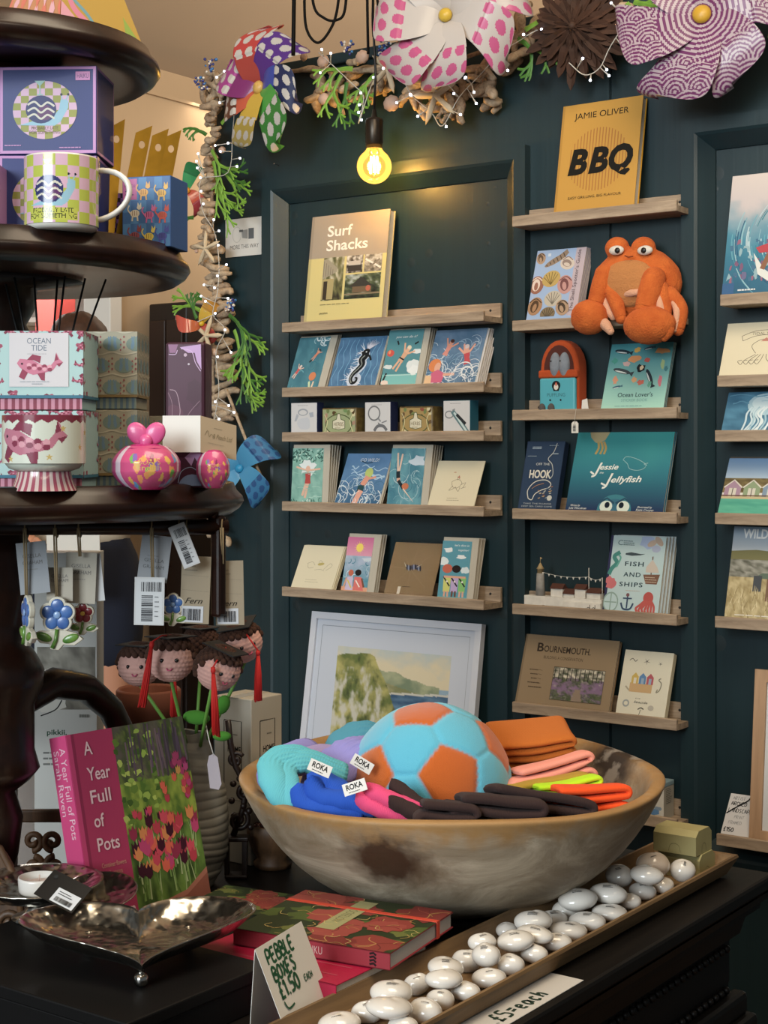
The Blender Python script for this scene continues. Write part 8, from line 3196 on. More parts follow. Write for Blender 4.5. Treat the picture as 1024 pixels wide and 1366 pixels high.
beads(GV, onY(312, 408, YW - .085), gv, rd, 24, .016)
beads(GV, onY(272, 112, YW - .085), gv, rd, 22, .018)
for px, py, ang, L, sd, m, bd in ((282, 200, -.9, .058, 21, FERN, .0), (284, 215, -1.3, .065, 22, FERN, .1), (290, 225, -.6, .050, 23, FERND, .1), (275, 180, 2.3, .03, 24, FERND, .6), (295, 165, .6, .026, 25, FERN, .0), (258, 290, 3.0, .018, 26, FERND, .3),
(305, 420, -.5, .060, 27, FERND, -.3), (312, 440, -1.0, .062, 28, FERN, -.2), (318, 470, -1.3, .060, 29, FERND, .1), (322, 500, -1.0, .045, 30, FERN, .2), (268, 415, 2.7, .040, 31, FERN, .2), (262, 425, 2.2, .030, 32, FERND, -.3),
(288, 250, -1.1, .06, 33, FERN, .1), (264, 462, 3.6, .03, 34, FERND, .2), (316, 430, -.8, .055, 35, FERN, -.1), (326, 470, -1.1, .05, 36, FERN, .0), (300, 230, -.9, .05, 37, FERN, .0)):
 frond('fern_frond', GV, onY(px, py, YW - .085), ang, L, gv, m, sd, .0125, .44, 3, bd)
b = MB()
b.tube([onY(302, 520, YW - .09) - gv, onY(335, 605, YW - .09) - gv, onY(350, 640, YW - .09) - gv], .0045, 8)
b.build('bamboo_stick', DWL, GV)
# fairy lights
def fairy(label, pts, leds, Yo):
 c0 = onY(*pts[0], YW - Yo)
 t = thing('fairy_lights', label, 'string lights', c0, group='white fairy lights on the garlands')
 sm = []
 P = [onY(x, y, YW - Yo) - c0 for x, y in pts]
 for i in range(len(P) - 1):
  p0, p1, p2, p3 = P[max(0, i - 1)], P[i], P[i + 1], P[min(len(P) - 1, i + 2)]
  for k in range(5):
   q = k / 5
   sm.append(0.5 * ((2 * p1) + (p2 - p0) * q + (2 * p0 - 5 * p1 + 4 * p2 - p3) * q * q + (3 * p1 - p0 - 3 * p2 + p3) * q ** 3))
 sm.append(P[-1])
 b = MB()
 b.tube(sm, .0013, 6)
 b.build('wire', WIRE, t)
 for x, y in leds:
  p = onY(x, y, YW - Yo - .012) - c0
  near = min(sm, key=lambda s_: (s_ - p).length)
  d = (p - near)
  d = d.normalized() if d.length > 1e-4 else Vector((0, -1, 0))
  b = MB()
  b.tube([near, p], [.0012, .0016], 5)
  b.tube([p - d * .012, p - d * .001], .0022, 6)
  led = b.build('led_holder', WIRE, t)
  b = MB()
  b.ball((0, 0, 0), .0032, 10, 8)
  b.build('led', LED, led, loc=p)
 return t
fairy('white fairy lights wound along the driftwood garland on top of the wall',
[(425, 70), (470, 112), (485, 130), (478, 165), (500, 105), (530, 95), (548, 126), (575, 150), (590, 168), (612, 130), (640, 100), (668, 70), (690, 56), (720, 40), (735, 60), (760, 85), (780, 100), (800, 90), (815, 60), (850, 8)],
[(429, 66), (427, 97), (441, 71), (481, 124), (479, 140), (478, 150), (482, 160), (498, 103), (511, 91), (527, 76), (529, 137), (531, 103), (547, 126), (568, 72), (548, 127), (595, 169), (614, 153), (620, 104), (621, 103), (595, 110), (557, 155), (632, 123), (635, 138), (605, 125), (670, 71), (677, 94), (665, 52), (698, 46), (722, 39), (735, 53), (750, 70), (777, 78), (787, 107), (809, 93), (812, 101), (829, 61), (815, 4), (864, 22)], .115)
fairy('white fairy lights wound down the hanging driftwood garland',
[(300, 95), (312, 130), (310, 180), (304, 230), (268, 240), (270, 280), (286, 310), (292, 350), (290, 390), (284, 420), (300, 440), (288, 470), (292, 520), (286, 570), (306, 590), (288, 620), (296, 660), (284, 700), (290, 740)],
[(299, 95), (289, 103), (312, 131), (318, 177), (293, 137), (287, 194), (294, 202), (264, 205), (262, 215), (263, 224), (267, 237), (268, 255), (304, 191), (320, 211), (316, 222), (271, 272), (285, 293), (292, 308), (291, 327), (302, 353), (290, 368), (286, 384), (268, 395), (274, 402), (272, 380), (304, 398), (287, 418), (262, 430), (300, 440), (308, 470), (290, 476), (287, 536), (280, 540), (305, 541), (312, 550), (292, 559), (286, 581), (276, 682), (288, 700), (284, 730), (270, 708), (281, 745)], .105)
# windmills
def windmill(name, label, px, py, Yo, R, blades, phase=0.0, tilt=(0, 0), hub='#d9b12e', mats=None, group=None, layers=1, curl=.30, inner=None, width=.62, hubr=.11, facing=None):
 c = onY(px, py, YW - Yo)
 f = facing or Vector((-.35, -.93, 0))
 f = -f if False else f
 M = frame(c, Vector((cos(tilt[0]), sin(tilt[0]), 0)), UP)
 M = M @ Matrix.Rotation(tilt[1], 4, 'X')
 t = thing(name, label, 'windmill', matrix=M, group=group)
 n = len(blades)
 NS, NT = 84, 52
 for k, (ca, cb, pat, ci) in enumerate(blades):
  lay = k % 2 if layers == 2 else 0
  th0 = phase + 2 * pi * k / n + .10 * sin(k * 2.3)
  RR = R * (1.0 if lay == 0 else .86) * (1 + .07 * sin(k * 1.9 + 1))
  A_, B_, I_ = hx(ca), hx(cb), hx(ci)
  def P(s, tt):
   ph = s * pi * .93
   r = RR * (.47 + .50 * cos(ph) + .03)
   w = RR * width * (sqrt(max(0, 1 - (1 - s / .30) ** 2)) if s < .30 else 1.0) * (1 - s) ** .55
   tang = (tt - .5) * w + RR * .10 * sin(ph) - RR * .22 * (1 - s) ** 3
   lift = RR * curl * sin(ph) * (1 if s < .5 else .9) + (.012 if lay else 0) + RR * .22 * (tt - .5) * (1 - s) + RR * .05 * sin(k * 2.9) * (1 - s)
   e1, e2 = Vector((cos(th0), 0, sin(th0))), Vector((-sin(th0), 0, cos(th0)))
   return e1 * r + e2 * tang + Vector((0, -lift, 0))
  V, F, C = [], [], []
  for i in range(NS + 1):
   for j in range(NT + 1):
    V.append(P(i / NS, j / NT))
  for i in range(NS):
   for j in range(NT):
    F.append((i * (NT + 1) + j, i * (NT + 1) + j + 1, (i + 1) * (NT + 1) + j + 1, (i + 1) * (NT + 1) + j))
    s, tt = (i + .5) / NS, (j + .5) / NT
    if s > .52:
     col = I_
    elif pat == 'dots':
     gx, gy = s * 5.2, tt * 3.0
     gy += .5 * (int(gx) % 2)
     col = B_ if hypot(gx % 1 - .5, gy % 1 - .5) < .36 else A_
    elif pat == 'waves':
     p_ = P(s, tt)
     gx, gz = p_.x / R * 3.2, p_.z / R * 3.2
     row = math.floor(gz)
     gx += .5 * (row % 2)
     q = hypot(gx % 1 - .5, gz - row)
     col = A_ if (q * 6.5) % 1 < .5 else B_
    else:
     col = A_
    if pat == 'waves' and s > .52:
     p_ = P(s, tt)
     q = hypot(p_.x / R * 3, p_.z / R * 3)
     col = A_ if (q * 5) % 1 < .5 else B_
    C.append(col)
  me = bpy.data.meshes.new('blade')
  me.from_pydata([tuple(v) for v in V], [], F)
  at_ = me.color_attributes.new('Col', 'FLOAT_COLOR', 'CORNER')
  arr = np.ones((len(F), 4, 4), dtype=np.float32)
  arr[:, :, :3] = np.array(C)[:, None, :]
  at_.data.foreach_set('color', arr.ravel())
  o = link_mesh('blade', me, mats or print_mat('windmill_film', .35, coat=.2), t, True)
  mod(o, 'SOLIDIFY', thickness=.0007, offset=0)
 b = MB()
 b.lathe([(0, -.004), (R * hubr, -.004), (R * hubr * 1.05, R * .02), (R * hubr * .7, R * .06), (0, R * .07)], 24, M=Matrix.Translation((0, -R * curl * .55, 0)) @ Matrix.Rotation(pi / 2, 4, 'X'))
 b.build('hub', mat('hub_' + hub.strip('#'), hub, .4), t)
 b = MB()
 b.tube([(0, R * .02, 0), (0, .02, -R * .25)], .002, 6)
 b.build('peg', DWL, t)
 return t
W_ = '#bdb8b2'
rb = [('#b3201a', W_, 'dots', '#9a2a1c'), ('#a02a86', W_, 'dots', '#7a1f66'), ('#5a2c1e', W_, 'dots', '#b8441c'), ('#a8912a', W_, 'dots', '#c9a416'), ('#2f7a2c', W_, 'dots', '#3f9a34'), ('#1c2552', W_, 'dots', '#1f3aa0'), ('#4f2080', W_, 'dots', '#4a1a78')]
windmill('toy_windmill', 'rainbow windmill with white polka dots at the left corner of the wall', 354, 120, .16, .160, rb, radians(98), (-.12, -.10), '#c9a25a', width=.86)
pinks = [('#b9b0ad', '#b8437a', 'dots', '#b9b2ae')] * 7
windmill('toy_windmill', 'large white windmill with pink polka dots over the garland', 600, 26, .20, .185, pinks, radians(20), (.25, -.05), '#c2a23a', width=.85, curl=.34, hubr=.09)
waves_ = [('#a899a2', '#65235a', 'waves', '#957d91')] * 6
windmill('toy_windmill', 'purple and white wave patterned windmill at the top edge of the wall', 938, 24, .16, .185, waves_, radians(10), (.25, -.10), '#b9912f', width=1.0, curl=.22, layers=1)
bl = [('#1f6f9f', '#174a80', 'dots', '#2a86b4')] * 4
windmill('toy_windmill', 'small blue flower patterned windmill low on the hanging garland', 322, 625, .11, .105, bl, radians(40), (.35, 0), '#2a86b4', width=.95)
windmill('toy_windmill', 'tiny red and green foil windmill left of the hanging garland', 248, 255, .08, .080, [('#1f7a4a', W_, '', '#2f9a5f'), ('#b3261c', W_, '', '#c9621c'), ('#8f1f2f', W_, '', '#b3401c')], radians(75), (1.05, 0), '#c9862a', mats=print_mat('foil_film', .2, coat=.6), width=.8)
windmill('toy_windmill', 'tiny yellow and red foil windmill behind the marbled carton', 268, 432, .10, .070, [('#b8861c', W_, '', '#c9a41c'), ('#b3381c', W_, '', '#b3521c'), ('#8f1f1c', W_, '', '#a8301c')], radians(60), (.9, 0), '#c9a62a', mats=print_mat('foil_film', .2, coat=.6), width=.8)
c = onY(772, 42, YW - .09)
t = thing('dried_rosette', 'dark brown dried petal rosette hanging on the garland', 'decoration', matrix=Matrix.Translation(c) @ Matrix.Rotation(.2, 4, 'Z'))
rd = random.Random(2)
DB_ = mat('dried_brown_petal', '#3a2215', .75, vary=.35, vscale=18)
b = MB()
for ring, (n, L, w, lift) in enumerate(((22, .132, .026, .002), (20, .118, .026, .02), (16, .095, .022, .038), (12, .065, .016, .05), (8, .035, .010, .055))):
 for k in range(n):
  a = 2 * pi * (k + .5 * (ring % 2)) / n + rd.uniform(-.06, .06)
  l = L * rd.uniform(.85, 1.08)
  e1, e2 = Vector((cos(a), 0, sin(a))), Vector((-sin(a), 0, cos(a)))
  pts = []
  for f, wd in ((.05, .25), (.35, .8), (.65, 1), (.88, .75), (1.0, .08)):
   yy = -lift * (1 - f * .55) - .012 * sin(f * 3)
   cc = e1 * l * f + Vector((0, yy, 0))
   pts.append((cc + e2 * w * wd * .5 + Vector((0, -.004 * wd, 0)), cc + Vector((0, .004 * wd, 0)), cc - e2 * w * wd * .5 + Vector((0, -.004 * wd, 0))))
  V = [p for q in pts for p in q]
  F = []
  for i in range(4):
   F += [(i * 3, i * 3 + 1, i * 3 + 4, i * 3 + 3), (i * 3 + 1, i * 3 + 2, i * 3 + 5, i * 3 + 4)]
  b._new(V, F)
o = b.build('petals', DB_, t)
mod(o, 'SOLIDIFY', thickness=.0012, offset=0)
b = MB()
b.ball((0, -.055, 0), .010, 12, 8)
b.build('centre', DB_, t)
# pendant lamp
def pendant(px, py, d):
 c = at(px, py, d)
 t = thing('pendant_lamp', 'bare glowing globe bulb hanging on a dark socket before the teal wall', 'lamp', c)
 R = .0457
 b = MB()
 b.lathe([(.016, .064), (.017, .052), (.022, .046), (.022, .058), (.0235, .060), (.0235, .118), (.0215, .124), (.008, .130), (.0045, .150), (0, .150)], 32)
 b.build('socket', mat('gunmetal', '#3a342e', .35, metal=.8), t)
 b = MB()
 b.tube([(0, 0, .148), (.004, 0, .25), (-.004, 0, .38), (0, 0, .75)], .0032, 8)
 b.build('cable', BLACK, t)
 m, nt, bs = new_mat('amber_bulb_glass')
 nt.nodes.remove(bs)
 tr = nt.nodes.new('ShaderNodeBsdfTransparent')
 tr.inputs[0].default_value = (1.0, .80, .42, 1)
 gl = nt.nodes.new('ShaderNodeBsdfGlossy')
 gl.inputs['Roughness'].default_value = .05
 em = nt.nodes.new('ShaderNodeEmission')
 em.inputs[0].default_value = (1.0, .58, .12, 1)
 em.inputs[1].default_value = .55
 fr = nt.nodes.new('ShaderNodeFresnel')
 mx = nt.nodes.new('ShaderNodeMixShader')
 ad = nt.nodes.new('ShaderNodeAddShader')
 nt.links.new(fr.outputs[0], mx.inputs[0])
 nt.links.new(tr.outputs[0], mx.inputs[1])
 nt.links.new(gl.outputs[0], mx.inputs[2])
 nt.links.new(mx.outputs[0], ad.inputs[0])
 nt.links.new(em.outputs[0], ad.inputs[1])
 nt.links.new(ad.outputs[0], nt.nodes['Material Output'].inputs['Surface'])
 b = MB()
 pr = [(R * sin(pi * i / 20), -R * cos(pi * i / 20)) for i in range(1, 17)]
 b.lathe([(0, -R)] + pr + [(.020, .046), (.016, .056)], 40, cap=False)
 b.build('bulb_glass', m, t)
 FIL = mat('glowing_filament', '#ffdd99', .5, emit='#ffc25a', estr=110)
 for k in range(6):
  a = 2 * pi * k / 6
  b = MB()
  b.tube([(.012 * cos(a), .012 * sin(a), -.018), (.009 * cos(a), .009 * sin(a), .026)], .0024, 6)
  b.build('filament', FIL, t)
 b = MB()
 b.tube([(0, 0, .05), (0, 0, .028), (0, 0, -.02)], [.006, .005, .0015], 8)
 b.build('glass_stem', mat('stem_glass', '#c9a86a', .2), t)
 ld = bpy.data.lights.new('bulb_glow', 'POINT')
 ld.energy = 3.8
 ld.color = (1.0, .70, .30)
 ld.shadow_soft_size = .02
 lo = bpy.data.objects.new('bulb_glow', ld)
 COL.objects.link(lo)
 lo.parent = t
 return t
pendant(499, 222, 4.03)
# black cables looping down from the ceiling
BC_ = mat('black_cable', '#080707', .6, spec=.1)
for lab, pts, r in (('straight black cable dropping behind the rainbow windmill', [(393, -60), (392, 0), (391, 74)], .0038),
('black cable hanging in a narrow loop', [(407, -60), (406, 10), (410, 42), (424, 57), (440, 40), (450, 10), (456, -60)], .0026),
('black cable hanging in a shallow loop over the narrow one', [(412, -60), (418, 6), (432, 24), (448, 27), (460, 12), (464, -60)], .0026),
('straight black cable beside the pendant lamp flex', [(489, -60), (490, 20), (491, 72)], .0026),
('black cable crossing behind the pendant lamp flex', [(499, -60), (497, 20), (498, 49)], .0024),
('slanting black cable right of the pendant lamp flex', [(496, -60), (506, 20), (515, 52)], .0024),
('thin black cable ending by the red butterfly beads', [(513, -60), (511, 15), (512, 50)], .0026),
('straight black cable left of the pink dotted windmill', [(534, -60), (533, 20), (533, 58)], .0030),
('black cable half behind the pink dotted windmill', [(560, -60), (558, 10), (553, 52)], .0026)):
 P = [at(x, y, 3.96) for x, y in pts]
 o = P[len(P) // 2]
 sm = []
 for i in range(len(P) - 1):
  p0, p1, p2, p3 = P[max(0, i - 1)], P[i], P[i + 1], P[min(len(P) - 1, i + 2)]
  for k in range(8):
   q = k / 8
   sm.append(0.5 * ((2 * p1) + (p2 - p0) * q + (2 * p0 - 5 * p1 + 4 * p2 - p3) * q * q + (3 * p1 - p0 - 3 * p2 + p3) * q ** 3) - o)
 sm.append(P[-1] - o)
 b = MB()
 b.tube(sm, r * 1.4, 8)
 tag(b.build('hanging_cable', BC_, loc=o), lab, 'cable', 'black cables over the garland')
# crab, toy and harbour on the middle ledges
def plush(name, col, c2=None, strength=.8):
 m = mat(name, col, .95, sheen=.5, col2=c2, vscale=30)
 nt = m.node_tree
 bs = nt.nodes['Principled BSDF']
 tc = nt.nodes.new('ShaderNodeTexCoord')
 n = nt.nodes.new('ShaderNodeTexNoise')
 n.inputs['Scale'].default_value = 240
 n.inputs['Detail'].default_value = 5
 nt.links.new(tc.outputs['Object'], n.inputs['Vector'])
 bp = nt.nodes.new('ShaderNodeBump')
 bp.inputs['Strength'].default_value = strength
 bp.inputs['Distance'].default_value = .004
 nt.links.new(n.outputs['Fac'], bp.inputs['Height'])
 nt.links.new(bp.outputs['Normal'], bs.inputs['Normal'])
 return m
ORP = plush('orange_plush', '#b4541f', '#c9682c')
PEACH = plush('peach_plush', '#d3a184')
TANP = plush('tan_plush', '#b57a48')
fz3 = lambda s=1.0, sd=0: (lambda d: 1 + .030 * s * noise.noise(d * 6 + Vector((sd, 0, 0))) + .022 * s * noise.noise(d * 22))
YC = YM + .005
cc = onY(848, 400, YC)
t = thing('plush_crab', 'orange plush crab with big white eyes sitting on the shell card ledge', 'toy', cc)
LC = lambda px, py, dy=0.0: onY(px, py, YC + dy) - cc
b = MB()
b.ball(LC(848, 383, .028), 1, 64, 44, sc=(.116, .058, .096), fn=lambda d: (1 - .10 * max(0, -d.z) * abs(d.x)) * (1 + .02 * noise.noise(d * 5) + .015 * noise.noise(d * 20)))
for px in (823, 858):
 b.ball(LC(px, 331, .018), 1, 28, 18, sc=(.030, .026, .027), fn=fz3())
body = b.build('body', ORP, t)
mod(body, 'REMESH', mode='VOXEL', voxel_size=.004, use_smooth_shade=True)
for px, dx in ((822, 0), (860, 0)):
 b = MB()
 b.ball(LC(px, 334, -.012), 1, 24, 16, sc=(.0195, .010, .0115))
 e = b.build('eye', mat('white_felt', '#cfcac2', .8), t)
 b = MB()
 b.ball(LC(px + (1 if px < 840 else -2), 334, -.021), 1, 16, 12, sc=(.0068, .004, .0068))
 b.build('pupil', BLACK, e)
b = MB()
b.tube([LC(833, 341, -.030), LC(838, 343, -.0315), LC(844, 342, -.030)], .0016, 6)
b.build('mouth', mat('brown_thread', '#7a3413', .9), t)
b = MB()
b.ball(LC(838, 379, -.014), 1, 48, 60, sc=(.074, .026, .056), fn=lambda d: 1 + .030 * abs(sin(d.z * 9)))
b.build('belly', TANP, t)
def limb(name, pts, rs, m, parent=t, n=16):
 P = [LC(*p) for p in pts]
 sm, sr = [], []
 for i in range(len(P) - 1):
  p0, p1, p2, p3 = P[max(0, i - 1)], P[i], P[i + 1], P[min(len(P) - 1, i + 2)]
  for k in range(6):
   q = k / 6
   sm.append(0.5 * ((2 * p1) + (p2 - p0) * q + (2 * p0 - 5 * p1 + 4 * p2 - p3) * q * q + (3 * p1 - p0 - 3 * p2 + p3) * q ** 3))
   sr.append((rs[i] + (rs[i + 1] - rs[i]) * q) * (1 + .05 * noise.noise(Vector((i + q, rs[0] * 99, 0)))))
 sm.append(P[-1])
 sr.append(rs[-1])
 b = MB()
 b.tube(sm, sr, n)
 b.ball(sm[-1], sr[-1], 14, 10)
 b.ball(sm[0], sr[0], 14, 10)
 return b.build(name, m, parent, smooth=True)
limb('leg', [(812, 384, -.02), (822, 405, -.035), (828, 425, -.045)], [.016, .018, .013], ORP)
limb('leg', [(806, 395, -.02), (812, 412, -.03), (818, 422, -.035)], [.012, .013, .010], PEACH)
limb('leg', [(882, 385, -.015), (886, 412, -.03), (886, 438, -.035)], [.018, .017, .013], ORP)
limb('leg', [(878, 392, -.030), (881, 412, -.043), (883, 436, -.046)], [.008, .010, .007], PEACH)
limb('leg', [(893, 392, -.005), (907, 412, -.015), (904, 440, -.025)], [.018, .018, .014], ORP)
limb('leg', [(896, 398, -.018), (903, 416, -.029), (900, 440, -.035)], [.006, .009, .007], PEACH)
limb('leg', [(834, 393, -.032), (842, 391, -.036), (850, 390, -.036)], [.006, .009, .008], PEACH)
a = limb('arm', [(806, 366, -.018), (800, 384, -.03), (794, 405, -.04)], [.024, .022, .019], ORP)
b = MB()
b.ball(LC(786, 423, -.045), 1, 32, 22, sc=(.046, .038, .042), fn=fz3(1, 3))
b.build('claw', ORP, a, smooth=True)
limb('pincer', [(800, 425, -.045), (808, 434, -.05), (814, 442, -.05)], [.010, .013, .009], PEACH, a)
a = limb('arm', [(872, 372, -.020), (866, 392, -.038), (860, 412, -.05)], [.028, .028, .024], ORP)
b = MB()
b.ball(LC(866, 434, -.055), 1, 32, 22, sc=(.063, .045, .044), fn=fz3(1, 5))
b.build('claw', ORP, a, smooth=True)
limb('pincer', [(884, 428, -.06), (892, 440, -.058), (886, 450, -.058)], [.012, .013, .010], ORP, a)
# orange pod toy with two grey fish
YT = YM + .022
c0 = onY(720, 543, YT)
c0.z = MZ['c'] - .0118
t = thing('pod_toy', 'orange fabric pod toy with grey fish peeping from a teal pocket', 'toy', c0, (0, 0, 0))
pw = onY(771, 540, YT).x - c0.x
ph = onY(748, 453, YT).z - c0.z
arch = [(0.004, 0), (pw - .004, 0), (pw, .01), (pw, ph * .62)]
for i in range(1, 12):
 a = pi * i / 12
 arch.append((pw / 2 + pw / 2 * cos(a), ph * .62 + ph * .38 * sin(a)))
arch += [(0, ph * .62), (0, .01)]
FAB = plush('orange_fabric', '#a8451c', None, .3)
b = MB()
b.prism(arch, 0, .048, 'y')
o = b.build('pod', FAB, t)
mod(o, 'BEVEL', width=.008, segments=4, limit_method='ANGLE', angle_limit=radians(50))
b = MB()
inn = [(pw / 2 + (x - pw / 2) * .78, ph * .40 + max(0, (z - ph * .40)) * .88) for x, z in arch if z > ph * .3]
b.prism(inn, -.0012, .0004, 'y')
b.build('opening', mat('dark_red_lining', '#4a1f17', .9), t)
GFM = plush('grey_fish_fur', '#6d747f', '#8a929c', .4)
for x in (.42, .66):
 b = MB()
 b.ball((pw * x, -.003, ph * .66), 1, 20, 16, sc=(pw * .135, .012, ph * .17))
 fsh = b.build('fish', GFM, t)
 b = MB()
 b.ball((pw * (x - .06), -.0135, ph * .71), .0022, 8, 6)
 b.build('eye', BLACK, fsh)
b = MB()
b.box(-.001, pw + .001, -.009, .004, ph * .485, ph * .595, .005, 3)
b.build('cuff', FAB, t)
b = MB()
b.box(.004, pw - .003, -.011, .002, .004, ph * .485, .005, 3)
pk_ = b.build('pocket', mat('teal_satin', '#4fa3b3', .4), t)
A = Art(pw * .86, ph * .46)
A.ell(.48, .24, .13, .13, '#15181c', 16)
A.poly([(.36, .26), (.40, .40), (.56, .40), (.60, .26)], '#15181c')
A.ell(.48, .28, .07, .08, '#d5d2c8', 12)
A.ell(.48, .20, .03, .05, '#c9573a', 10)
A.text('PUFFLING', .48, .56, .10, '#33707c', 'c', width=.55)
A.ell(.30, .66, .028, .028, '#0f1114', 10)
A.ell(.62, .66, .028, .028, '#0f1114', 10)
A.build('pocket_print', t, loc=(pw * .07, -.011, .006))
for x in (.10, .34):
 b = MB()
 b.ball((pw * x + .003, -.014, .014), 1, 16, 12, sc=(.009, .008, .013))
 b.build('foot', mat('grey_felt_foot', '#4d4a49', .9), t)
b = MB()
b.prism([(pw + .002, .004), (pw + .022, .010), (pw + .018, .038), (pw + .004, .034)], .012, .0126, 'y')
b.build('care_label', PAPER, t)
pt_ = onY(766.5, 570, YM - .006)
g = thing('price_tag', 'white barcode tag on a thread hanging from the orange pod toy', 'tag', pt_)
b = MB()
H_ = .028
W_2 = .0185
b.prism([(-W_2 / 2, -H_ / 2), (W_2 / 2, -H_ / 2), (W_2 / 2, H_ * .34), (W_2 * .28, H_ / 2), (-W_2 * .28, H_ / 2), (-W_2 / 2, H_ * .34)], 0, .0006, 'y')
b.build('tag', PAPER, g)
A = Art(W_2, H_)
A.ell(.5, .12, .06, .06, '#555')
A.barcode(.22, .28, .64, .84, '#222', 4, n=12, vert=True)
A.build('barcode', g, loc=(-W_2 / 2, 0, -H_ / 2))
b = MB()
b.tube([(0, 0, H_ / 2 - .003), (0, .000, H_ * .75), (.0, .006, onY(766, 547, YM).z - pt_.z + .002), (-.002, .026, onY(766, 546, YM).z - pt_.z - .004)], .0006, 5)
b.build('thread', mat('white_thread', '#bdb9b2', .8), g)
# wooden model harbour
YH = YM + .020
h0 = onY(699, 808, YH)
h0.z = MZ['e'] - .0118
t = thing('model_harbour', 'white painted wooden model of a lighthouse, cottages and harbour wall', 'ornament', h0)
LH = lambda px, py: (onY(px, py, YH).x - h0.x, onY(px, py, YH).z - h0.z)
WP = mat('chalky_white_wood', '#d5d2ca', .8, vary=.08, vscale=60)
x1, zb_ = LH(802, 811)
zt0 = LH(750, 797)[1]
b = MB()
arch = [(0, 0), (LH(716, 0)[0], 0)]
for i in range(9):
 a = pi - pi * i / 8
 arch.append((LH(724, 0)[0] + .011 * cos(a), .012 * sin(a)))
arch += [(LH(733, 0)[0], 0), (x1, 0), (x1, zt0), (0, zt0)]
b.prism(arch, 0, .030, 'y')
b.box(LH(752, 0)[0], x1, -.006, 0, 0, zt0 * .75, .001)
b.build('harbour_wall', WP, t)
lx0, lx1 = LH(711, 0)[0], LH(722.5, 0)[0]
lz = LH(717, 765)[1]
lc = (lx0 + lx1) / 2
b = MB()
b.lathe([(.0125, 0), (.0095, lz - zt0)], 8, c=(lc, .014, zt0))
b.build('lighthouse', mat('weathered_grey_wood', '#8f8d89', .85, vary=.15, vscale=90), t)
b = MB()
b.lathe([(.008, 0), (.008, .010), (.0105, .011), (.006, .017), (0, .028)], 8, c=(lc, .014, lz))
b.tube([(lc, .014, lz + .026), (lc, .014, lz + .040)], .0008, 6)
b.prism([(lc, lz + .040), (lc + .006, lz + .037), (lc, lz + .034)], .0135, .0145, 'y')
b.build('lantern', mat('straw_wood', '#a08a63', .8), t)
RO = mat('rust_brown_roof', '#4a2a20', .8)
for px0, px1, ytop in ((733, 749, 786), (750, 764, 792), (765, 779, 785), (781, 799, 789)):
 xa, xb, z2 = LH(px0, 0)[0], LH(px1, 0)[0], LH(750, ytop)[1]
 b = MB()
 b.box(xa, xb, .004, .026, zt0, z2, .0008, 1)
 hs = b.build('cottage', WP, t)
 b = MB()
 b.prism([(.001, z2), (.029, z2), (.015, z2 + .012)], xa - .001, xb + .001, 'x')
 b.build('roof', RO, hs)
b = MB()
mz = LH(782, 758)[1]
mx = LH(782, 0)[0]
b.tube([(mx, .012, zt0), (mx, .012, mz)], .0009, 6)
b.build('mast', WP, t)
ex_ = LH(800, 0)[0]
ez_ = LH(800, 771)[1]
b = MB()
b.tube([(ex_, .012, zt0), (ex_, .012, ez_)], .0009, 6)
b.build('mast', WP, t)
b = MB()
p0, p1, p2 = Vector((lc, .012, lz + .004)), Vector((mx, .012, mz - .022)), Vector((ex_, .012, ez_ - .001))
for A_, B_, n in ((p0, p1, 8), (p1, p2, 3)):
 ln_ = [A_.lerp(B_, k / 12) - Vector((0, 0, .006 * sin(pi * k / 12))) for k in range(13)]
 b.tube(ln_, .0004, 4)
 for k in range(n):
  q = A_.lerp(B_, (k + .5) / n) - Vector((0, 0, .006 * sin(pi * (k + .5) / n)))
  b.prism([(q.x - .0028, q.z), (q.x + .0028, q.z), (q.x, q.z - .0065)], .0116, .0122, 'y')
b.build('bunting', WP, t)
b = MB()
for x in (786, 793):
 xx = LH(x, 0)[0]
 b.tube([(xx + .004 * cos(a * .6), -.0065, .008 + .006 * sin(a * .6)) for a in range(6)], .0007, 5)
 b.tube([(xx + .004, -.0065, .004), (xx + .004, -.0065, .020)], .0007, 5)
b.build('railings', BLACK, t)
# the customer behind the stand
PX = at(104, 600, 4.62)
pm = Matrix.Translation((PX.x, PX.y, 0)) @ RC
def skinned(name, verts, edges, radii, m, parent, root=0, levels=2):
 me = bpy.data.meshes.new(name)
 me.from_pydata(verts, edges, [])
 ob = bpy.data.objects.new(name, me)
 COL.objects.link(ob)
 sk = ob.modifiers.new('skin', 'SKIN')
 sk.use_smooth_shade = True
 ly = me.skin_vertices[0] if me.skin_vertices else None
 for i, r in enumerate(radii):
  ly.data[i].radius = r if isinstance(r, tuple) else (r, r)
 ly.data[root].use_root = True
 sb = ob.modifiers.new('smooth', 'SUBSURF')
 sb.levels = sb.render_levels = levels
 dg = bpy.context.evaluated_depsgraph_get()
 dg.update()
 out = bpy.data.meshes.new_from_object(ob.evaluated_get(dg))
 out.name = name
 bpy.data.objects.remove(ob)
 return link_mesh(name, out, m, parent, True)
t = thing('person', 'person in a cream shirt and navy shorts standing behind the stand', 'person', matrix=pm)
V = [(0, 0, .93), (0, .0, 1.10), (0, .01, 1.30), (0, .005, 1.44), (0, -.005, 1.51), (0, -.015, 1.585), (0, -.01, 1.675), (0, .0, 1.72),
(.165, .01, 1.41), (.235, .02, 1.14), (.21, -.17, 1.29), (-.165, .01, 1.41), (-.24, .02, 1.14), (-.10, -.22, 1.09),
(.095, 0, .88), (.10, -.01, .49), (.10, .02, .09), (.11, -.13, .04), (-.095, 0, .88), (-.10, -.01, .49), (-.10, .02, .09), (-.11, -.13, .04)]
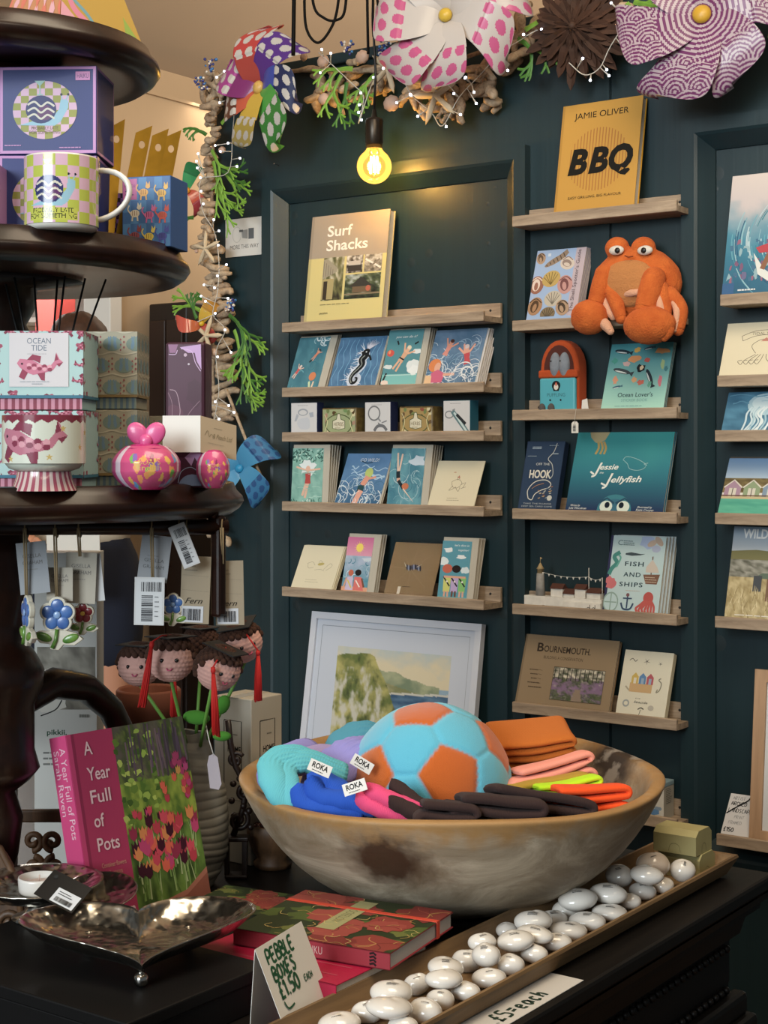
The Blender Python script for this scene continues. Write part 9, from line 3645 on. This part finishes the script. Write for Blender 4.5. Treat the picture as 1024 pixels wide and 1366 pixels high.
E = [(0, 1), (1, 2), (2, 3), (3, 4), (4, 5), (5, 6), (6, 7), (3, 8), (8, 9), (9, 10), (3, 11), (11, 12), (12, 13), (0, 14), (14, 15), (15, 16), (16, 17), (0, 18), (18, 19), (19, 20), (20, 21)]
Rr = [(.14, .11), (.125, .10), (.15, .11), (.08, .075), (.052, .055), (.065, .08), (.072, .09), (.055, .07), .058, .040, .027, .058, .040, .027, .095, .055, .036, .034, .095, .055, .036, .034]
for sx, base in ((1, 10), (-1, 13)):
 w = Vector(V[base])
 d = Vector((-sx * .55, -.5, -.35 if sx < 0 else .3)).normalized()
 pal_i = len(V)
 V.append(tuple(w + d * .06))
 E.append((base, pal_i))
 Rr.append((.032, .016))
 sd = Vector((0, -.2, 1)).normalized()
 for f, (off, ln_, r) in enumerate(((.030, .055, .0085), (.012, .075, .0088), (-.006, .080, .009), (-.022, .072, .0085), (-.034, .055, .0075))):
  a = w + d * (.075 if f else .045) + sd * off
  m_ = a + d * ln_ * .5 + Vector((0, 0, -.006))
  e = m_ + d * ln_ * .4 + Vector((-sx * 0, .012, -.016))
  i0 = len(V)
  V += [tuple(a), tuple(m_), tuple(e)]
  E += [(pal_i, i0), (i0, i0 + 1), (i0 + 1, i0 + 2)]
  Rr += [r, r * .95, r * .8]
SK = mat('skin_tone', '#b98468', .6, sss=.1)
body = skinned('body', V, E, Rr, SK, t)
b = MB()
for s_ in (-1, 1):
 b.ball((s_ * .029, -.0875, 1.655), .0075, 12, 8, sc=(1.2, .5, .55))
b.build('eyes', mat('dark_eye', '#2a1c16', .25), t)
b = MB()
b.ball((0, -.100, 1.625), 1, 12, 10, sc=(.014, .016, .022))
for s_ in (-1, 1):
 b.ball((s_ * .075, 0, 1.635), 1, 12, 10, sc=(.010, .018, .030))
b.build('nose_and_ears', SK, t)
b = MB()
b.tube([(-.022, -.090, 1.590), (0, -.096, 1.587), (.022, -.090, 1.590)], .004, 6)
b.build('mouth', mat('lip_tone', '#8f4f46', .6), t)
b = MB()
b.ball((0, .012, 1.685), 1, 40, 28, sc=(.087, .104, .082), fn=lambda d: 1 + .05 * noise.noise(d * 5) + (-.9 if d.y < -.55 and d.z < .25 else 0) * .0)
b.ball((0, .035, 1.62), 1, 24, 16, sc=(.080, .075, .085))
b.build('hair', mat('brown_hair', '#3a2115', .6, vary=.3, vscale=60), t)
vs = [(0, 0, 1.025), (0, .0, 1.14), (0, .01, 1.32), (0, .005, 1.44), (.165, .01, 1.41), (.215, .016, 1.24), (-.165, .01, 1.41), (-.215, .016, 1.24)]
skinned('shirt', vs, [(0, 1), (1, 2), (2, 3), (3, 4), (4, 5), (3, 6), (6, 7)], [(.185, .150), (.172, .142), (.178, .138), (.088, .085), .078, .066, .078, .066], mat('cream_shirt', '#c9bfae', .85), t)
vs = [(0, 0, 1.19), (0, 0, .96), (.10, 0, .86), (.105, -.005, .66), (-.10, 0, .86), (-.105, -.005, .66)]
skinned('shorts', vs, [(0, 1), (1, 2), (2, 3), (1, 4), (4, 5)], [(.165, .130), (.172, .138), .122, .100, .118, .100], mat('navy_cloth', '#131a2c', .9), t)
b = MB()
b.box(-.02, .13, -.004, .004, -.09, .09)
o = b.build('paper_bag', PAPER, loc=at(73, 752, 4.36), rot=(radians(10), 0, YAW))
tag(o, 'white paper bag held at the waist of the person', 'bag')
# things seen through the gap on the left
DK = mat('dark_cabinet', '#1d130e', .5)
t = thing('dark_cabinet', 'tall dark cabinet against the cream wall beyond the hanging garland', 'cabinet', (-3.805, 3.90, 0))
b = MB()
b.box(0, .18, 0, .26, 0, 1.86, .006)
b.build('carcass', DK, t)
for k in range(2):
 b = MB()
 b.box(.012 + k * .08, .088 + k * .08, -.012, 0, .08, 1.80, .004)
 d = b.build('door', mat('dark_walnut_door', '#2a1a12', .5), t)
 b = MB()
 b.ball((.076 + k * .030, -.018, .95), .007, 10, 8)
 b.build('knob', BRASS, d)
RED_ = mat('faded_red_paint', '#9c3a33', .6)
p = at(72, 420, 7.2)
t = thing('red_post', 'faded red painted post in the bright far room', 'post', (-5.36, 4.76, 0))
b = MB()
b.box(0, .13, 0, .13, 0, 2.9, .008)
b.build('shaft', RED_, t)
b = MB()
b.box(-.03, .16, -.03, .16, 0, .18, .01)
b.build('plinth', RED_, t)
t = thing('display_shelves', 'white shop shelves with small goods in the bright far room', 'shelves', (-6.55, 5.25, 0), (0, 0, radians(50)))
b = MB()
b.box(0, .04, 0, .3, 0, 2.3)
b.box(1.26, 1.3, 0, .3, 0, 2.3)
b.box(0, 1.3, .27, .3, 0, 2.3)
b.build('frame', WHITE, t)
for k in range(5):
 b = MB()
 b.box(.04, 1.26, 0, .27, .35 + k * .42, .375 + k * .42)
 b.build('shelf_board', WHITE, t)
rd = random.Random(4)
base = t.matrix_world.copy()
Mx = Matrix.Translation((-6.55, 5.25, 0)) @ Matrix.Rotation(radians(50), 4, 'Z')
cols = ['#7f9a54', '#6f86a8', '#c9b48a', '#a8574a', '#d0cbbf', '#5f6f5a']
pos = ['first', 'second', 'third', 'fourth', 'fifth', 'sixth']
for k in range(2, 5):
 for i in range(6):
  p = Mx @ Vector((.14 + i * .20, .14, .375 + k * .42 + .0005))
  b = MB()
  r = rd.uniform(.03, .05)
  h = rd.uniform(.12, .28)
  b.lathe([(0, 0), (r, 0), (r * 1.1, h * .5), (r * .6, h * .85), (r * .7, h), (0, h)], 16)
  o = b.build('vase', mat('far_goods_%d' % (i % 6), cols[i % 6], .5), smooth=True, loc=p)
  tag(o, '%s jar along the %s shelf of the far white shelves' % (pos[i], ('middle', 'second highest', 'top')[k - 2]), 'jar', 'jars on the far white shelves')
